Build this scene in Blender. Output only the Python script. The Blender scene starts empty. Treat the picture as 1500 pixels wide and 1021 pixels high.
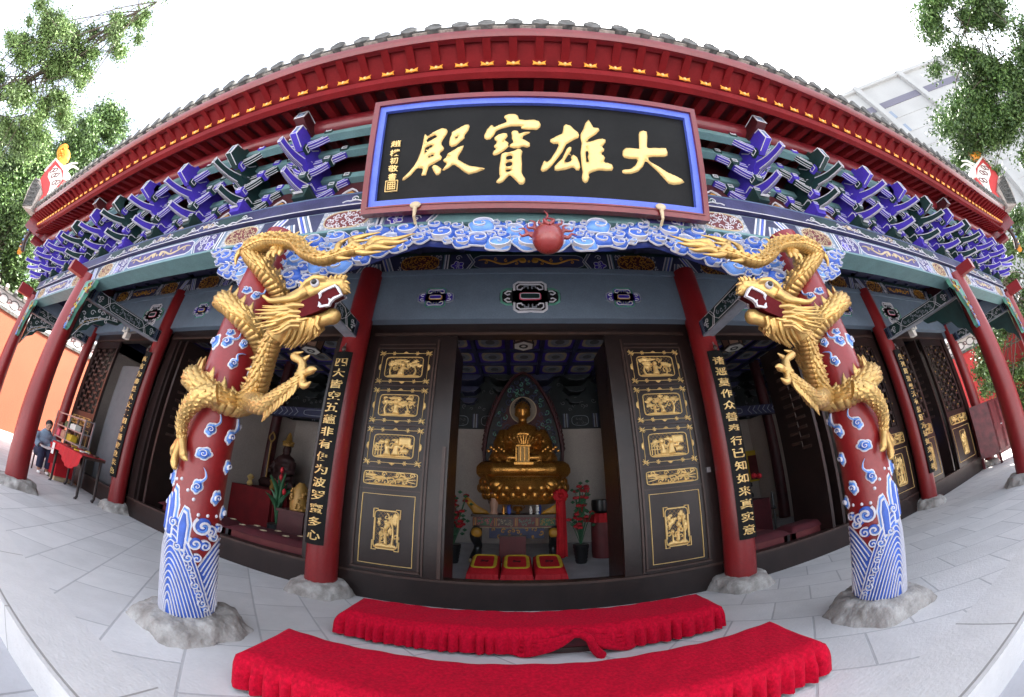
import bpy, math, random
import numpy as np
from mathutils import Matrix, Vector
S = bpy.context.scene
PI = math.pi
# ---------------------------------------------------------------- camera (full-frame fisheye), sky, sun, exposure
cd = bpy.data.cameras.new('camera'); cd.type = 'PANO'; cd.panorama_type = 'FISHEYE_LENS_POLYNOMIAL'
cd.sensor_width = 36; cd.sensor_fit = 'HORIZONTAL'; cd.fisheye_fov = 3.3; cd.clip_start = .05; cd.clip_end = 2000
for i, k in enumerate((0, .09251455, -.00043448583, -4.23951e-05, 1.12976652e-06)):
    setattr(cd, 'fisheye_polynomial_k%d' % i, -k)
cd.shift_x = 2.532/1500; cd.shift_y = -2.872/1500
cam = bpy.data.objects.new('camera', cd); S.collection.objects.link(cam); S.camera = cam
M = Matrix(((.999837, .002965, .017797), (.017337, -.430936, -.902216), (.004995, .902378, -.430917))).to_4x4()
M.translation = Vector((-.193589, -1.683253, 1.305763)); cam.matrix_world = M
W = bpy.data.worlds.new('World'); S.world = W; W.use_nodes = True
wn = W.node_tree; bg = wn.nodes['Background']; sk = wn.nodes.new('ShaderNodeTexSky')
SUN = Vector((.45, .38, .81)).normalized()
sk.sky_type = 'NISHITA'; sk.sun_disc = False; sk.sun_elevation = math.asin(SUN.z)
sk.sun_rotation = math.atan2(SUN.x, SUN.y); sk.air_density = 1.0; sk.dust_density = 4.0; sk.ozone_density = .6
hs = wn.nodes.new('ShaderNodeHueSaturation'); hs.inputs['Saturation'].default_value = .45; wn.links.new(sk.outputs[0], hs.inputs['Color']); wn.links.new(hs.outputs[0], bg.inputs[0]); bg.inputs[1].default_value = .15
sl = bpy.data.lights.new('sun', 'SUN'); sl.energy = 4.0; sl.angle = math.radians(.5); sl.color = (1, .95, .88)
so = bpy.data.objects.new('sun', sl); S.collection.objects.link(so)
so.rotation_euler = (-SUN).to_track_quat('-Z', 'Y').to_euler(); so.location = (8, 8, 25)
vs = S.view_settings; vs.view_transform = 'Standard'; vs.look = 'None'; vs.exposure = 2.5; vs.gamma = 1
S.cycles.max_bounces = 8; S.cycles.diffuse_bounces = 5; S.cycles.use_denoising = True
random.seed(7); np.random.seed(7)
# ---------------------------------------------------------------- materials
def mat(name, col, rough=.5, metal=0, var=.18, vs_=6, bump=0, bs=40, spec=.5, sheen=0, coat=0, stain=None, wear=.16):
    m = bpy.data.materials.new(name); m.use_nodes = True; nt = m.node_tree; N = nt.nodes; L = nt.links
    b = N['Principled BSDF']; b.inputs['Roughness'].default_value = rough; b.inputs['Metallic'].default_value = metal
    b.inputs['Specular IOR Level'].default_value = spec
    if sheen: b.inputs['Sheen Weight'].default_value = sheen; b.inputs['Sheen Tint'].default_value = (1, .06, .12, 1)
    if coat: b.inputs['Coat Weight'].default_value = coat; b.inputs['Coat Roughness'].default_value = .15
    tc = N.new('ShaderNodeTexCoord'); no = N.new('ShaderNodeTexNoise'); no.inputs['Scale'].default_value = vs_
    no.inputs['Detail'].default_value = 6; L.new(tc.outputs['Object'], no.inputs['Vector'])
    r = N.new('ShaderNodeValToRGB'); r.color_ramp.elements[0].position = .3; r.color_ramp.elements[1].position = .72
    c = np.array(col); lo = c*(1-var); hi = np.minimum(c*(1+var), .95)
    if stain is not None: lo = np.array(stain)
    r.color_ramp.elements[0].color = (*lo, 1); r.color_ramp.elements[1].color = (*hi, 1)
    L.new(no.outputs['Fac'], r.inputs[0])
    n3 = N.new('ShaderNodeTexNoise'); n3.inputs['Scale'].default_value = vs_*7+20; n3.inputs['Detail'].default_value = 8; n3.inputs['Roughness'].default_value = .75; L.new(tc.outputs['Object'], n3.inputs['Vector'])
    q = N.new('ShaderNodeMapRange'); q.inputs[1].default_value = .32; q.inputs[2].default_value = .68; q.inputs[3].default_value = 1-wear; q.inputs[4].default_value = 1+wear*.5; L.new(n3.outputs['Fac'], q.inputs[0])
    sc = N.new('ShaderNodeVectorMath'); sc.operation = 'SCALE'; L.new(r.outputs[0], sc.inputs[0]); L.new(q.outputs[0], sc.inputs['Scale']); L.new(sc.outputs[0], b.inputs['Base Color'])
    q2 = N.new('ShaderNodeMapRange'); q2.inputs[1].default_value = .3; q2.inputs[2].default_value = .7; q2.inputs[3].default_value = min(1, rough+.12); q2.inputs[4].default_value = max(.08, rough-.06); L.new(n3.outputs['Fac'], q2.inputs[0]); L.new(q2.outputs[0], b.inputs['Roughness'])
    if bump:
        n2 = N.new('ShaderNodeTexNoise'); n2.inputs['Scale'].default_value = bs; n2.inputs['Detail'].default_value = 5
        L.new(tc.outputs['Object'], n2.inputs['Vector']); bm_ = N.new('ShaderNodeBump'); bm_.inputs['Strength'].default_value = bump
        bm_.inputs['Distance'].default_value = .02; L.new(n2.outputs['Fac'], bm_.inputs['Height']); L.new(bm_.outputs[0], b.inputs['Normal'])
    return m
X = {}
def defm(k, *a, **kw): X[k] = mat(k, *a, **kw)
defm('red', (.215, .009, .011), .38, var=.1, vs_=3, bump=.05, bs=30, coat=.25)
defm('fred', (.145, .008, .013), .36, var=.15, vs_=3, bump=.08, coat=.35)
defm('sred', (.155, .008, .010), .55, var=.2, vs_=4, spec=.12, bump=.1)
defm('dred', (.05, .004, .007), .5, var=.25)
defm('blue', (.058, .032, .41), .45, var=.14)
defm('grn', (.007, .032, .030), .45, var=.25)
defm('wht', (.62, .62, .66), .5, var=.08, vs_=20)
defm('teal', (.125, .235, .245), .5, var=.12)
defm('slate', (.15, .20, .26), .55, var=.07)
defm('navy', (.030, .034, .085), .5, var=.25)
defm('violet', (.055, .045, .17), .5, var=.2)
defm('frz', (.030, .030, .095), .5, var=.3)
defm('pale', (.26, .29, .335), .55, var=.2, vs_=9)
defm('steel', (.13, .20, .30), .5, var=.15)
defm('gold', (.56, .36, .125), .32, metal=.68, var=.22, vs_=9, bump=.1, bs=90)
defm('goldd', (.36, .20, .05), .45, metal=.3, var=.2)
defm('leaf', (.75, .52, .20), .35, metal=.3, var=.1)
defm('ochre', (.50, .24, .025), .5, var=.25)
defm('sand', (.50, .40, .25), .55, var=.15)
defm('maroon', (.13, .022, .024), .5, var=.2)
defm('wood', (.016, .009, .008), .34, var=.3, vs_=5, bump=.08, bs=25)
defm('wood2', (.050, .028, .022), .4, var=.3)
defm('black', (.012, .012, .013), .35, var=.3)
defm('board', (.006, .006, .006), .5, var=.35, vs_=3, bump=.06, bs=8, spec=.15)
defm('cobalt', (.08, .13, .56), .45, var=.12)
defm('cloudb', (.030, .10, .44), .4, var=.2, vs_=12)
defm('cloudm', (.11, .26, .64), .4, var=.2, vs_=14)
defm('cloudd', (.014, .03, .17), .45, var=.2)
defm('mouth', (.085, .002, .005), .6, spec=.15, var=.2)
defm('pearl', (.24, .030, .028), .28, var=.2, coat=.4)
defm('stone', (.40, .385, .36), .9, var=.3, vs_=7, bump=.9, bs=22, stain=(.22, .20, .18))
defm('tile', (.12, .118, .112), .9, var=.3, vs_=13, bump=.7, bs=18, stain=(.035, .036, .034))
defm('tilep', (.30, .26, .23), .9, var=.4, vs_=25, bump=.5)
defm('velvet', (.47, .0010, .020), .85, var=.28, vs_=55, sheen=.25, spec=.15, bump=.25, bs=90)
defm('velvetd', (.30, .004, .012), .8, var=.3, sheen=.4)
defm('cloth', (.50, .006, .014), .7, var=.15)
defm('cloth_shade', (.16, .003, .006), .85)  # red cloth with the side bay's shade put into its colour
defm('stat_shade', (.035, .010, .010), .6)  # statue red, darkened in colour to carry the side bay's gloom
defm('grn_shade', (.010, .016, .018), .6, var=.4)  # shaded copy of the green paint, indoor darkness painted in
defm('maroonc', (.065, .003, .008), .8, var=.2)
defm('beige', (.42, .37, .335), .85, var=.06, vs_=2)
defm('grey', (.13, .13, .14), .7, var=.1)
defm('cream', (.70, .68, .62), .7, var=.06)
defm('floor', (.46, .46, .47), .6, var=.15, vs_=3)
defm('lattice', (.030, .018, .016), .4, var=.3)
defm('bgold', (.46, .21, .042), .26, metal=.75, var=.15, vs_=8)
defm('skin', (.45, .25, .17), .5, var=.06)
defm('robe', (.20, .26, .34), .85, var=.12, bump=.2)
defm('navyc', (.016, .02, .05), .85, var=.2)
defm('hair', (.012, .010, .010), .5)
defm('paper', (.78, .77, .73), .7, var=.05)
defm('yel', (.62, .42, .03), .6)
defm('cab', (.095, .012, .016), .5, var=.45, vs_=8, bump=.15)
defm('halo', (.24, .20, .15), .6)
defm('orangew', (.30, .080, .040), .85, var=.06, vs_=1.5)
defm('redw', (.50, .045, .045), .85, var=.08, vs_=1.5)
defm('wallw', (.62, .58, .56), .85, var=.15)
defm('conc', (.34, .34, .33), .85, var=.08, vs_=.2)
defm('concv', (.13, .125, .16), .8, var=.08)
defm('glass', (.20, .24, .30), .1, var=.1)
defm('flame', (.80, .30, .03), .5, var=.2)
defm('greenp', (.03, .11, .05), .5, var=.3)
defm('jade', (.10, .30, .22), .5, var=.3)
defm('pink', (.60, .08, .14), .5, var=.2)
defm('rose', (.40, .006, .015), .55, var=.3)
defm('bark', (.10, .08, .06), .9, var=.3, bump=.6)
defm('metal', (.35, .35, .37), .35, metal=.6)
defm('leafd', (.045, .095, .022), .5, var=.5, vs_=1.2)
defm('leaff', (.15, .235, .07), .5, var=.4, vs_=1.2)
defm('leafl', (.105, .185, .045), .5, var=.45, vs_=1.2)
for k in ('leafd', 'leafl'):
    b = X[k].node_tree.nodes['Principled BSDF']; b.inputs['Transmission Weight'].default_value = 0
    b.inputs['Subsurface Weight'].default_value = 0
def paving(name, c1, c2, joint, sx, sy, rot=0, dx=0, dy=0, jw=.012):
    m = bpy.data.materials.new(name); m.use_nodes = True; nt = m.node_tree; N = nt.nodes; L = nt.links; b = N['Principled BSDF']
    tc = N.new('ShaderNodeTexCoord'); mp = N.new('ShaderNodeMapping'); mp.inputs['Rotation'].default_value = (0, 0, rot); mp.inputs['Location'].default_value = (dx, dy, 0)
    L.new(tc.outputs['Object'], mp.inputs[0]); br = N.new('ShaderNodeTexBrick'); L.new(mp.outputs[0], br.inputs['Vector'])
    br.inputs['Scale'].default_value = 1; br.inputs['Brick Width'].default_value = sx; br.inputs['Row Height'].default_value = sy
    br.inputs['Mortar Size'].default_value = jw; br.inputs['Mortar Smooth'].default_value = .3; br.offset = .5
    br.inputs['Color1'].default_value = (*c1, 1); br.inputs['Color2'].default_value = (*c2, 1); br.inputs['Mortar'].default_value = (*joint, 1)
    no = N.new('ShaderNodeTexNoise'); no.inputs['Scale'].default_value = 2.2; no.inputs['Detail'].default_value = 9; no.inputs['Roughness'].default_value = .7; L.new(tc.outputs['Object'], no.inputs['Vector'])
    mr = N.new('ShaderNodeMapRange'); mr.inputs[1].default_value = .3; mr.inputs[2].default_value = .75; mr.inputs[3].default_value = .87; mr.inputs[4].default_value = 1.08
    L.new(no.outputs['Fac'], mr.inputs[0]); mx = N.new('ShaderNodeVectorMath'); mx.operation = 'SCALE'
    L.new(br.outputs['Color'], mx.inputs[0]); L.new(mr.outputs[0], mx.inputs['Scale']); L.new(mx.outputs[0], b.inputs['Base Color'])
    b.inputs['Roughness'].default_value = .8
    n2 = N.new('ShaderNodeTexNoise'); n2.inputs['Scale'].default_value = 60; n2.inputs['Detail'].default_value = 6
    ms = N.new('ShaderNodeMapping'); ms.inputs['Scale'].default_value = (.6, 1, 1); ms.inputs['Rotation'].default_value = (0, 0, .5)
    L.new(tc.outputs['Object'], ms.inputs[0]); L.new(ms.outputs[0], n2.inputs['Vector'])
    ad = N.new('ShaderNodeMath'); ad.operation = 'MULTIPLY_ADD'; ad.inputs[1].default_value = -1.2; L.new(br.outputs['Fac'], ad.inputs[0]); L.new(n2.outputs['Fac'], ad.inputs[2])
    bu = N.new('ShaderNodeBump'); bu.inputs['Strength'].default_value = .35; bu.inputs['Distance'].default_value = .012
    L.new(ad.outputs[0], bu.inputs['Height']); L.new(bu.outputs[0], b.inputs['Normal']); X[name] = m
paving('pave', (.70, .692, .68), (.62, .614, .605), (.47, .47, .47), .62, .46, .78, .1, .2, .009)
paving('slab', (.68, .67, .655), (.64, .63, .615), (.34, .33, .31), 1.9, .50, 0, .75, .02, .008)
paving('court', (.44, .45, .46), (.40, .40, .42), (.27, .27, .28), 1.3, .62, 0, .3, .1, .01)
# ---------------------------------------------------------------- mesh builder
def flat(o, u, v):
    o, u, v = np.array(o, float), np.array(u, float), np.array(v, float)
    u = u/np.linalg.norm(u); v = v/np.linalg.norm(v); n = np.cross(u, v)
    return lambda p, h: o+np.outer(p[:, 0], u)+np.outer(p[:, 1], v)+np.outer(h, n)
def front(x0, y, z0): return flat((x0, y, z0), (1, 0, 0), (0, 0, 1))          # faces -Y
def cylmap(cx, cy, R0, R1=None, H=3.2, mir=1):       # p=(degrees round the axis from the front, z)
    R1 = R0 if R1 is None else R1
    def f(p, h):
        a = np.radians(p[:, 0])*mir; R = R0+(R1-R0)*p[:, 1]/H+h
        return np.stack([cx+R*np.sin(a), cy-R*np.cos(a), p[:, 1]], 1)
    return f
def spiral(cx, cy, r, turns=1.6, a0=0, d=1, n=18, e=1.0):
    t = np.linspace(0, 1, n); a = a0+d*t*turns*2*PI; q = r*(1-t)**.85+.02*r
    return np.stack([cx+q*np.cos(a), cy+e*q*np.sin(a)], 1)
def ell(cx, cy, rx, ry, n=28, p=2.0):
    t = np.linspace(0, 2*PI, n, endpoint=False); c, s = np.cos(t), np.sin(t)
    return np.stack([cx+rx*np.sign(c)*abs(c)**(2/p), cy+ry*np.sign(s)*abs(s)**(2/p)], 1)
def crom(P, n=8):
    P = np.array(P, float); Q = np.vstack([2*P[0]-P[1], P, 2*P[-1]-P[-2]]); out = []
    for i in range(1, len(Q)-2):
        for t in np.arange(n)/n:
            a, b, c, d = Q[i-1], Q[i], Q[i+1], Q[i+2]
            out.append(.5*(2*b+(c-a)*t+(2*a-5*b+4*c-d)*t*t+(3*b-a-3*c+d)*t**3))
    out.append(P[-1]); return np.array(out)
class MB:
    def __init__(s): s.v = []; s.n = 0; s.f = []; s.m = []; s.k = []
    def mi(s, m):
        if m not in s.k: s.k.append(m)
        return s.k.index(m)
    def add(s, V, F, m):
        V = np.asarray(V, float); s.v.append(V); i = s.mi(m)
        for f in F: s.f.append([a+s.n for a in f])
        s.m += [i]*len(F); s.n += len(V); return s
    def box(s, x0, x1, y0, y1, z0, z1, m, R=None):
        V = np.array([(x, y, z) for x in (x0, x1) for y in (y0, y1) for z in (z0, z1)], float)
        if R is not None: V = R(V)
        return s.add(V, [(0, 1, 3, 2), (4, 6, 7, 5), (0, 4, 5, 1), (2, 3, 7, 6), (0, 2, 6, 4), (1, 5, 7, 3)], m)
    def tube(s, P, r, m, n=10, cap=True, ex=None):
        P = np.array(P, float); k = len(P); r = np.broadcast_to(np.array(r, float), (k,))
        T = np.gradient(P, axis=0); T /= np.linalg.norm(T, axis=1)[:, None]+1e-9
        u = np.cross(T[0], (0, 0, 1.)); 
        if np.linalg.norm(u) < .1: u = np.cross(T[0], (0, 1., 0))
        V = []; a = np.linspace(0, 2*PI, n, endpoint=False)
        for i in range(k):
            u = u-T[i]*(u@T[i]); u /= np.linalg.norm(u)+1e-9; w = np.cross(T[i], u)
            V.append(P[i]+r[i]*(np.outer(np.cos(a), u)+np.outer(np.sin(a), w)))
        F = [(i*n+j, i*n+(j+1) % n, (i+1)*n+(j+1) % n, (i+1)*n+j) for i in range(k-1) for j in range(n)]
        if cap: F += [tuple(range(n-1, -1, -1)), tuple(range((k-1)*n, k*n))]
        return s.add(np.vstack(V), F, m)
    def lathe(s, prof, m, c=(0, 0, 0), n=24, sq=None):
        a = np.linspace(0, 2*PI, n, endpoint=False); V = []
        for r, z in prof: V.append(np.stack([c[0]+r*np.cos(a), c[1]+r*np.sin(a), np.full(n, c[2]+z)], 1))
        k = len(prof); F = [(i*n+j, i*n+(j+1) % n, (i+1)*n+(j+1) % n, (i+1)*n+j) for i in range(k-1) for j in range(n)]
        F += [tuple(range(n-1, -1, -1)), tuple(range((k-1)*n, k*n))]
        return s.add(np.vstack(V), F, m)
    def sph(s, c, r, m, n=14, R=None):
        r = np.broadcast_to(np.array(r, float), (3,)); k = n//2+1; V = []
        for t in np.linspace(.02, PI-.02, k):
            a = np.linspace(0, 2*PI, n, endpoint=False); V.append(np.stack([np.sin(t)*np.cos(a), np.sin(t)*np.sin(a), np.full(n, -np.cos(t))], 1))
        V = np.vstack(V)*r
        if R is not None: V = V@np.array(R).T
        V = V+np.array(c)
        F = [(i*n+j, i*n+(j+1) % n, (i+1)*n+(j+1) % n, (i+1)*n+j) for i in range(k-1) for j in range(n)]
        F += [tuple(range(n-1, -1, -1)), tuple(range((k-1)*n, k*n))]
        return s.add(V, F, m)
    def prism(s, P, mp, h0, h1, m, m2=None):         # polygon extruded between two heights of a mapping
        P = np.array(P, float); n = len(P); a = .5*np.sum(P[:, 0]*np.roll(P[:, 1], -1)-np.roll(P[:, 0], -1)*P[:, 1])
        if a < 0: P = P[::-1]
        V = np.vstack([mp(P, np.full(n, h0)), mp(P, np.full(n, h1))])
        s.add(V, [tuple(range(n-1, -1, -1)), tuple(range(n, 2*n))], m)
        return s.add(V, [(i, (i+1) % n, n+(i+1) % n, n+i) for i in range(n)], m2 or m)
    def rib(s, P, w, mp, h, m, h0=0, closed=False, dn=None):   # painted or carved line with a rounded back
        P = np.array(P, float)
        if dn:
            Q = np.vstack([P, P[:1]]) if closed else P; L = np.linalg.norm(np.diff(Q, axis=0), axis=1); out = []
            for i in range(len(Q)-1):
                k = max(1, int(L[i]/dn)); out += [Q[i]+(Q[i+1]-Q[i])*t/k for t in range(k)]
            if not closed: out.append(Q[-1])
            P = np.array(out)
        n = len(P)
        if n < 2: return s
        if closed: T = np.roll(P, -1, 0)-np.roll(P, 1, 0)
        else: T = np.gradient(P, axis=0)
        T = T/(np.linalg.norm(T, axis=1)[:, None]+1e-9); Nn = np.stack([-T[:, 1], T[:, 0]], 1)
        w = np.broadcast_to(np.array(w, float), (n,))[:, None]/2; o = np.ones(n)
        if isinstance(mp, tuple): sc = np.array([mp[1], 1.0]); mp = mp[0]; Nn = Nn*sc
        V = np.vstack([mp(P+Nn*w, o*h0), mp(P+Nn*w*.6, o*h), mp(P-Nn*w*.6, o*h), mp(P-Nn*w, o*h0)])
        F = []
        for i in range(n if closed else n-1):
            j = (i+1) % n
            for k in range(3): F.append((k*n+i, k*n+n+i, k*n+n+j, k*n+j))
        if not closed: F += [(0, n, 2*n, 3*n), (4*n-1, 3*n-1, 2*n-1, n-1)]
        return s.add(V, F, m)
    def puff(s, loops, mp, st, hm, m, h0=0, rnd=None, asp=1.0):   # rounded relief filling outlines (even-odd), height by distance to the edge
        loops = [np.array(l, float) for l in loops]; A = np.vstack(loops); lo = A.min(0)-st; hi = A.max(0)+st
        nx = int((hi[0]-lo[0])/(st*asp))+2; ny = int((hi[1]-lo[1])/st)+2
        gx, gy = np.meshgrid(lo[0]+np.arange(nx)*st*asp, lo[1]+np.arange(ny)*st, indexing='ij'); G = np.stack([gx.ravel(), gy.ravel()], 1)
        ins = np.zeros(len(G), bool); D = np.full(len(G), 1e9); NP = G.copy(); sc = np.array([1/asp, 1.0])
        for l in loops:
            a, b = l, np.roll(l, -1, 0)
            for p, q in zip(a, b):
                c = (p[1] > G[:, 1]) != (q[1] > G[:, 1])
                if p[1] != q[1]: ins ^= c & (G[:, 0] < (q[0]-p[0])*(G[:, 1]-p[1])/(q[1]-p[1])+p[0])
                ps, qs, Gs = p*sc, q*sc, G*sc; d = qs-ps; L2 = d@d+1e-12
                t = np.clip((Gs-ps)@d/L2, 0, 1); C = ps+np.outer(t, d); dd = np.linalg.norm(Gs-C, axis=1)
                k = dd < D; D[k] = dd[k]; NP[k] = (C/sc)[k]
        I = ins.reshape(nx, ny); 
        q = I[:-1, :-1].astype(int)+I[1:, :-1]+I[1:, 1:]+I[:-1, 1:]
        P = np.where(ins[:, None], G, NP); rnd = rnd or hm
        h = np.where(ins, h0+hm*np.sqrt(np.clip(1-(1-np.clip(D/rnd, 0, 1))**2, 0, 1)), h0)
        F = []; idx = np.arange(nx*ny).reshape(nx, ny)
        for i, j in zip(*np.where(q >= 1)): F.append((idx[i, j], idx[i+1, j], idx[i+1, j+1], idx[i, j+1]))
        if not F: return s
        F = np.array(F); us = np.unique(F); re = np.zeros(nx*ny, int); re[us] = np.arange(len(us))
        return s.add(mp(P[us], h[us]), re[F].tolist(), m)
    def mir(s):                                            # mirrored copy across X = 0
        o = MB(); o.k = list(s.k); o.m = list(s.m); o.n = s.n; o.v = [v*np.array([-1, 1, 1]) for v in s.v]; o.f = [f[::-1] for f in s.f]; return o
    def build(s, name, parent=None, ang=40, smooth=True, **props):
        V = np.vstack(s.v) if s.v else np.zeros((0, 3)); L = wloc(parent)
        if 'loc' in props: L = np.array(props.pop('loc'), float)
        me = bpy.data.meshes.new(name); me.from_pydata((V-L).tolist(), [], [list(map(int, f)) for f in s.f])
        for k in s.k: me.materials.append(X[k])
        me.polygons.foreach_set('material_index', s.m)
        if smooth:
            me.polygons.foreach_set('use_smooth', [True]*len(s.f)); me.set_sharp_from_angle(angle=math.radians(ang))
        me.update(); return link(name, me, parent, L, **props)
def link(name, me, parent, L, **props):
    o = bpy.data.objects.new(name, me); S.collection.objects.link(o)
    if parent is not None: o.parent = parent
    else: o.location = L
    for k, v in props.items(): o[k] = v
    return o
def wloc(p):
    if p is None: return np.zeros(3)
    L = np.array(p.location, float)
    while p.parent: p = p.parent; L = L+np.array(p.location, float)
    return L
def thing(name, label, cat, loc=(0, 0, 0), group=None):
    o = bpy.data.objects.new(name, None); S.collection.objects.link(o); o.location = loc; o.empty_display_size = .2
    o['label'] = label; o['category'] = cat
    if group: o['group'] = group
    return o
def dup(root, off=None, rotz=None, parent=None, label=None):     # a thing or part with its own children
    c = root.copy(); S.collection.objects.link(c)
    if parent is not None: c.parent = parent
    if off is not None: c.location = Vector(off)
    if rotz is not None: c.rotation_euler = (0, 0, rotz)
    if label: c['label'] = label
    for ch in list(root.children):
        d = ch.copy(); S.collection.objects.link(d); d.parent = c
        for g in list(ch.children):
            e = g.copy(); S.collection.objects.link(e); e.parent = d
    return c
def blend(shape, name, vox, m, parent=None, smooth=4, **props):     # closed shapes melted into one continuous skin
    me = bpy.data.meshes.new(name); V = np.vstack(shape.v); me.from_pydata(V.tolist(), [], [list(map(int, f)) for f in shape.f])
    t = bpy.data.objects.new('tmp', me); S.collection.objects.link(t)
    r = t.modifiers.new('r', 'REMESH'); r.mode = 'VOXEL'; r.voxel_size = vox; r.use_smooth_shade = True
    if smooth: q = t.modifiers.new('s', 'SMOOTH'); q.iterations = smooth; q.factor = .5
    e = t.evaluated_get(bpy.context.evaluated_depsgraph_get()); nm = bpy.data.meshes.new_from_object(e); bpy.data.objects.remove(t); nm.name = name
    nm.materials.clear(); nm.materials.append(X[m]); L = wloc(parent) if parent is not None else np.zeros(3); nm.transform(Matrix.Translation(Vector(-L)))
    nm.polygons.foreach_set('material_index', [0]*len(nm.polygons)); nm.polygons.foreach_set('use_smooth', [True]*len(nm.polygons))
    return link(name, nm, parent, L, **props)
def text(mb, ch, mp, cx, cy, hx, hy, m, h=.012, bold=0.0, h0=0.0):
    cu = bpy.data.curves.new('t', 'FONT'); cu.body = ch; cu.size = 1; cu.offset = bold; cu.resolution_u = 2; cu.align_x = 'CENTER'
    o = bpy.data.objects.new('tmp', cu); S.collection.objects.link(o)
    e = o.evaluated_get(bpy.context.evaluated_depsgraph_get()); me = bpy.data.meshes.new_from_object(e); bpy.data.objects.remove(o)
    n = len(me.vertices); V = np.zeros(n*3); me.vertices.foreach_get('co', V); V = V.reshape(-1, 3)[:, :2]
    if n:
        lo, hi = V.min(0), V.max(0); P = (V-(lo+hi)/2)/np.maximum(hi-lo, 1e-6)*np.array([hx, hy])+np.array([cx, cy])
        F = [list(p.vertices) for p in me.polygons]; ec = {}
        for f in F:
            for a, b in zip(f, f[1:]+f[:1]): ec[(a, b)] = 1
        sd = [(a, b) for (a, b) in ec if (b, a) not in ec]
        T = mp(P, np.full(n, h)); B = mp(P, np.full(n, h0))
        fl = False
        if len(F) and len(V):
            p = V[F[0]]; ar = np.sum(p[:, 0]*np.roll(p[:, 1], -1)-np.roll(p[:, 0], -1)*p[:, 1]); fl = ar < 0
        mb.add(np.vstack([T, B]), [f[::-1] if fl else f for f in F]+[(b, a, a+n, b+n) if not fl else (a, b, b+n, a+n) for a, b in sd], m)
    bpy.data.meshes.remove(me); bpy.data.curves.remove(cu)
# ---------------------------------------------------------------- ground
def zf(y): return .15-.075*y if y < 2 else 0.0
A, AF, B, C, D = 2.29, 2.28, 6.65, 10.3, 1.72
def sheet(name, x0, x1, y0, y1, m, nx=1, ny=1, z=None, drop=0.0):
    xs, ys = np.linspace(x0, x1, nx+1), np.linspace(y0, y1, ny+1); mb = MB()
    V = [(x, y, (zf(y) if z is None else z)) for x in xs for y in ys]
    F = [(i*(ny+1)+j, (i+1)*(ny+1)+j, (i+1)*(ny+1)+j+1, i*(ny+1)+j+1) for i in range(nx) for j in range(ny)]
    mb.add(V, F, m)
    if drop: mb.add([(x0, y0, zf(y0)), (x1, y0, zf(y0)), (x1, y0, zf(y0)-drop), (x0, y0, zf(y0)-drop)], [(0, 1, 2, 3)], m)
    return mb.build(name, None, kind='structure')
sheet('courtyard_ground', -300, 300, -300, 300, 'court', z=-.02)
sheet('porch_floor', -16, 16, -.66, 1.99, 'pave')
sheet('porch_kerb', -16, 16, -1.05, -.66, 'slab', drop=.3)
sheet('hall_floor', -10.2, 10.2, 1.99, 6.4, 'floor', z=.004)
# ---------------------------------------------------------------- the hall
hall = thing('temple_hall', 'red and blue painted temple hall with dragon columns, bracketed eaves and grey tiled roof', 'temple', (0, 1.7, 0))
def stone_base(cx, cy, hw, r, zb, zt, par, seed):
    rs = np.random.RandomState(seed); n = 40; a = np.linspace(0, 2*PI, n, endpoint=False)+.02; V = []
    prof = [(0, 0, .0), (.3, .02, .25), (.62, .10, .45), (.86, .35, .7), (1, .75, .95), (1, 1.25, 1)]
    ph = rs.rand(6)*6
    for t, q, cir in prof:
        z = zb-.02+(zt-zb+.02)*t; c, s = np.cos(a), np.sin(a); sq = hw/np.maximum(abs(c), abs(s))*(.93-.10*np.maximum(0, abs(c*s)*2-.75)/.25)
        R = sq*(1-q*.45) if q < .9 else np.full(n, 1.0)
        Rc = r*1.28 if t >= .99 and q < 1 else (r*.7 if q > 1 else r*1.45)
        R = sq*(1-cir)+Rc*cir if cir < 1 else np.full(n, Rc)
        w = .018*(1-cir*.6)*(np.sin(3*a+ph[0])+np.sin(5*a+ph[1]+t*3)+.8*np.sin(9*a+ph[2]-t*4)+1.5*(rs.rand(n)-.5)); R = R+w*(q < 1)
        zz = z+(.012*np.sin(4*a+ph[3])*(t > 0)*(1-cir)); V.append(np.stack([cx+R*c, cy+R*s, zz*np.ones(n)], 1))
    k = len(prof); mb = MB(); F = [(i*n+j, i*n+(j+1) % n, (i+1)*n+(j+1) % n, (i+1)*n+j) for i in range(k-1) for j in range(n)]; F.append(tuple(range((k-1)*n, k*n)))
    mb.add(np.vstack(V), F, 'stone'); o = mb.build('stone_base', par, ang=70)
    md = o.modifiers.new('s', 'SUBSURF'); md.levels = md.render_levels = 2
    tx = bpy.data.textures.new('rock', 'CLOUDS'); tx.noise_scale = .07; dm = o.modifiers.new('d', 'DISPLACE'); dm.texture = tx; dm.strength = .03; dm.mid_level = .5
    return o
COLS = {}
def column(x, y, r0, r1, z0, z1, hw, m='red', lab=None):
    mb = MB(); mb.lathe([(r0, z0-.03), (r0, z0), (r0*.985, z0+(z1-z0)*.3), ((r0+r1)/2, z0+(z1-z0)*.65), (r1, z1)], m, (x, y, 0), 40)
    o = mb.build('column', hall, ang=60, **({'label': lab} if lab else {}))
    stone_base(x, y, hw, r0, zf(y), z0, o, int(abs(x*37+y*11))+3); COLS[(round(x), round(y))] = o; return o
for sx in (-1, 1):
    column(sx*AF, 0, .18, .155, .275, 3.2, .40, lab='red column with blue and white waves and clouds in relief')
    column(sx*A, D, .182, .165, .175, 4.13, .37)
    column(sx*B, 0, .165, .125, .275, 3.34, .37); column(sx*B, D, .145, .13, .175, 4.13, .31)
    column(sx*C, 0, .15, .11, .275, 3.34, .28); column(sx*C, D, .125, .115, .175, 4.13, .25)
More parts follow.
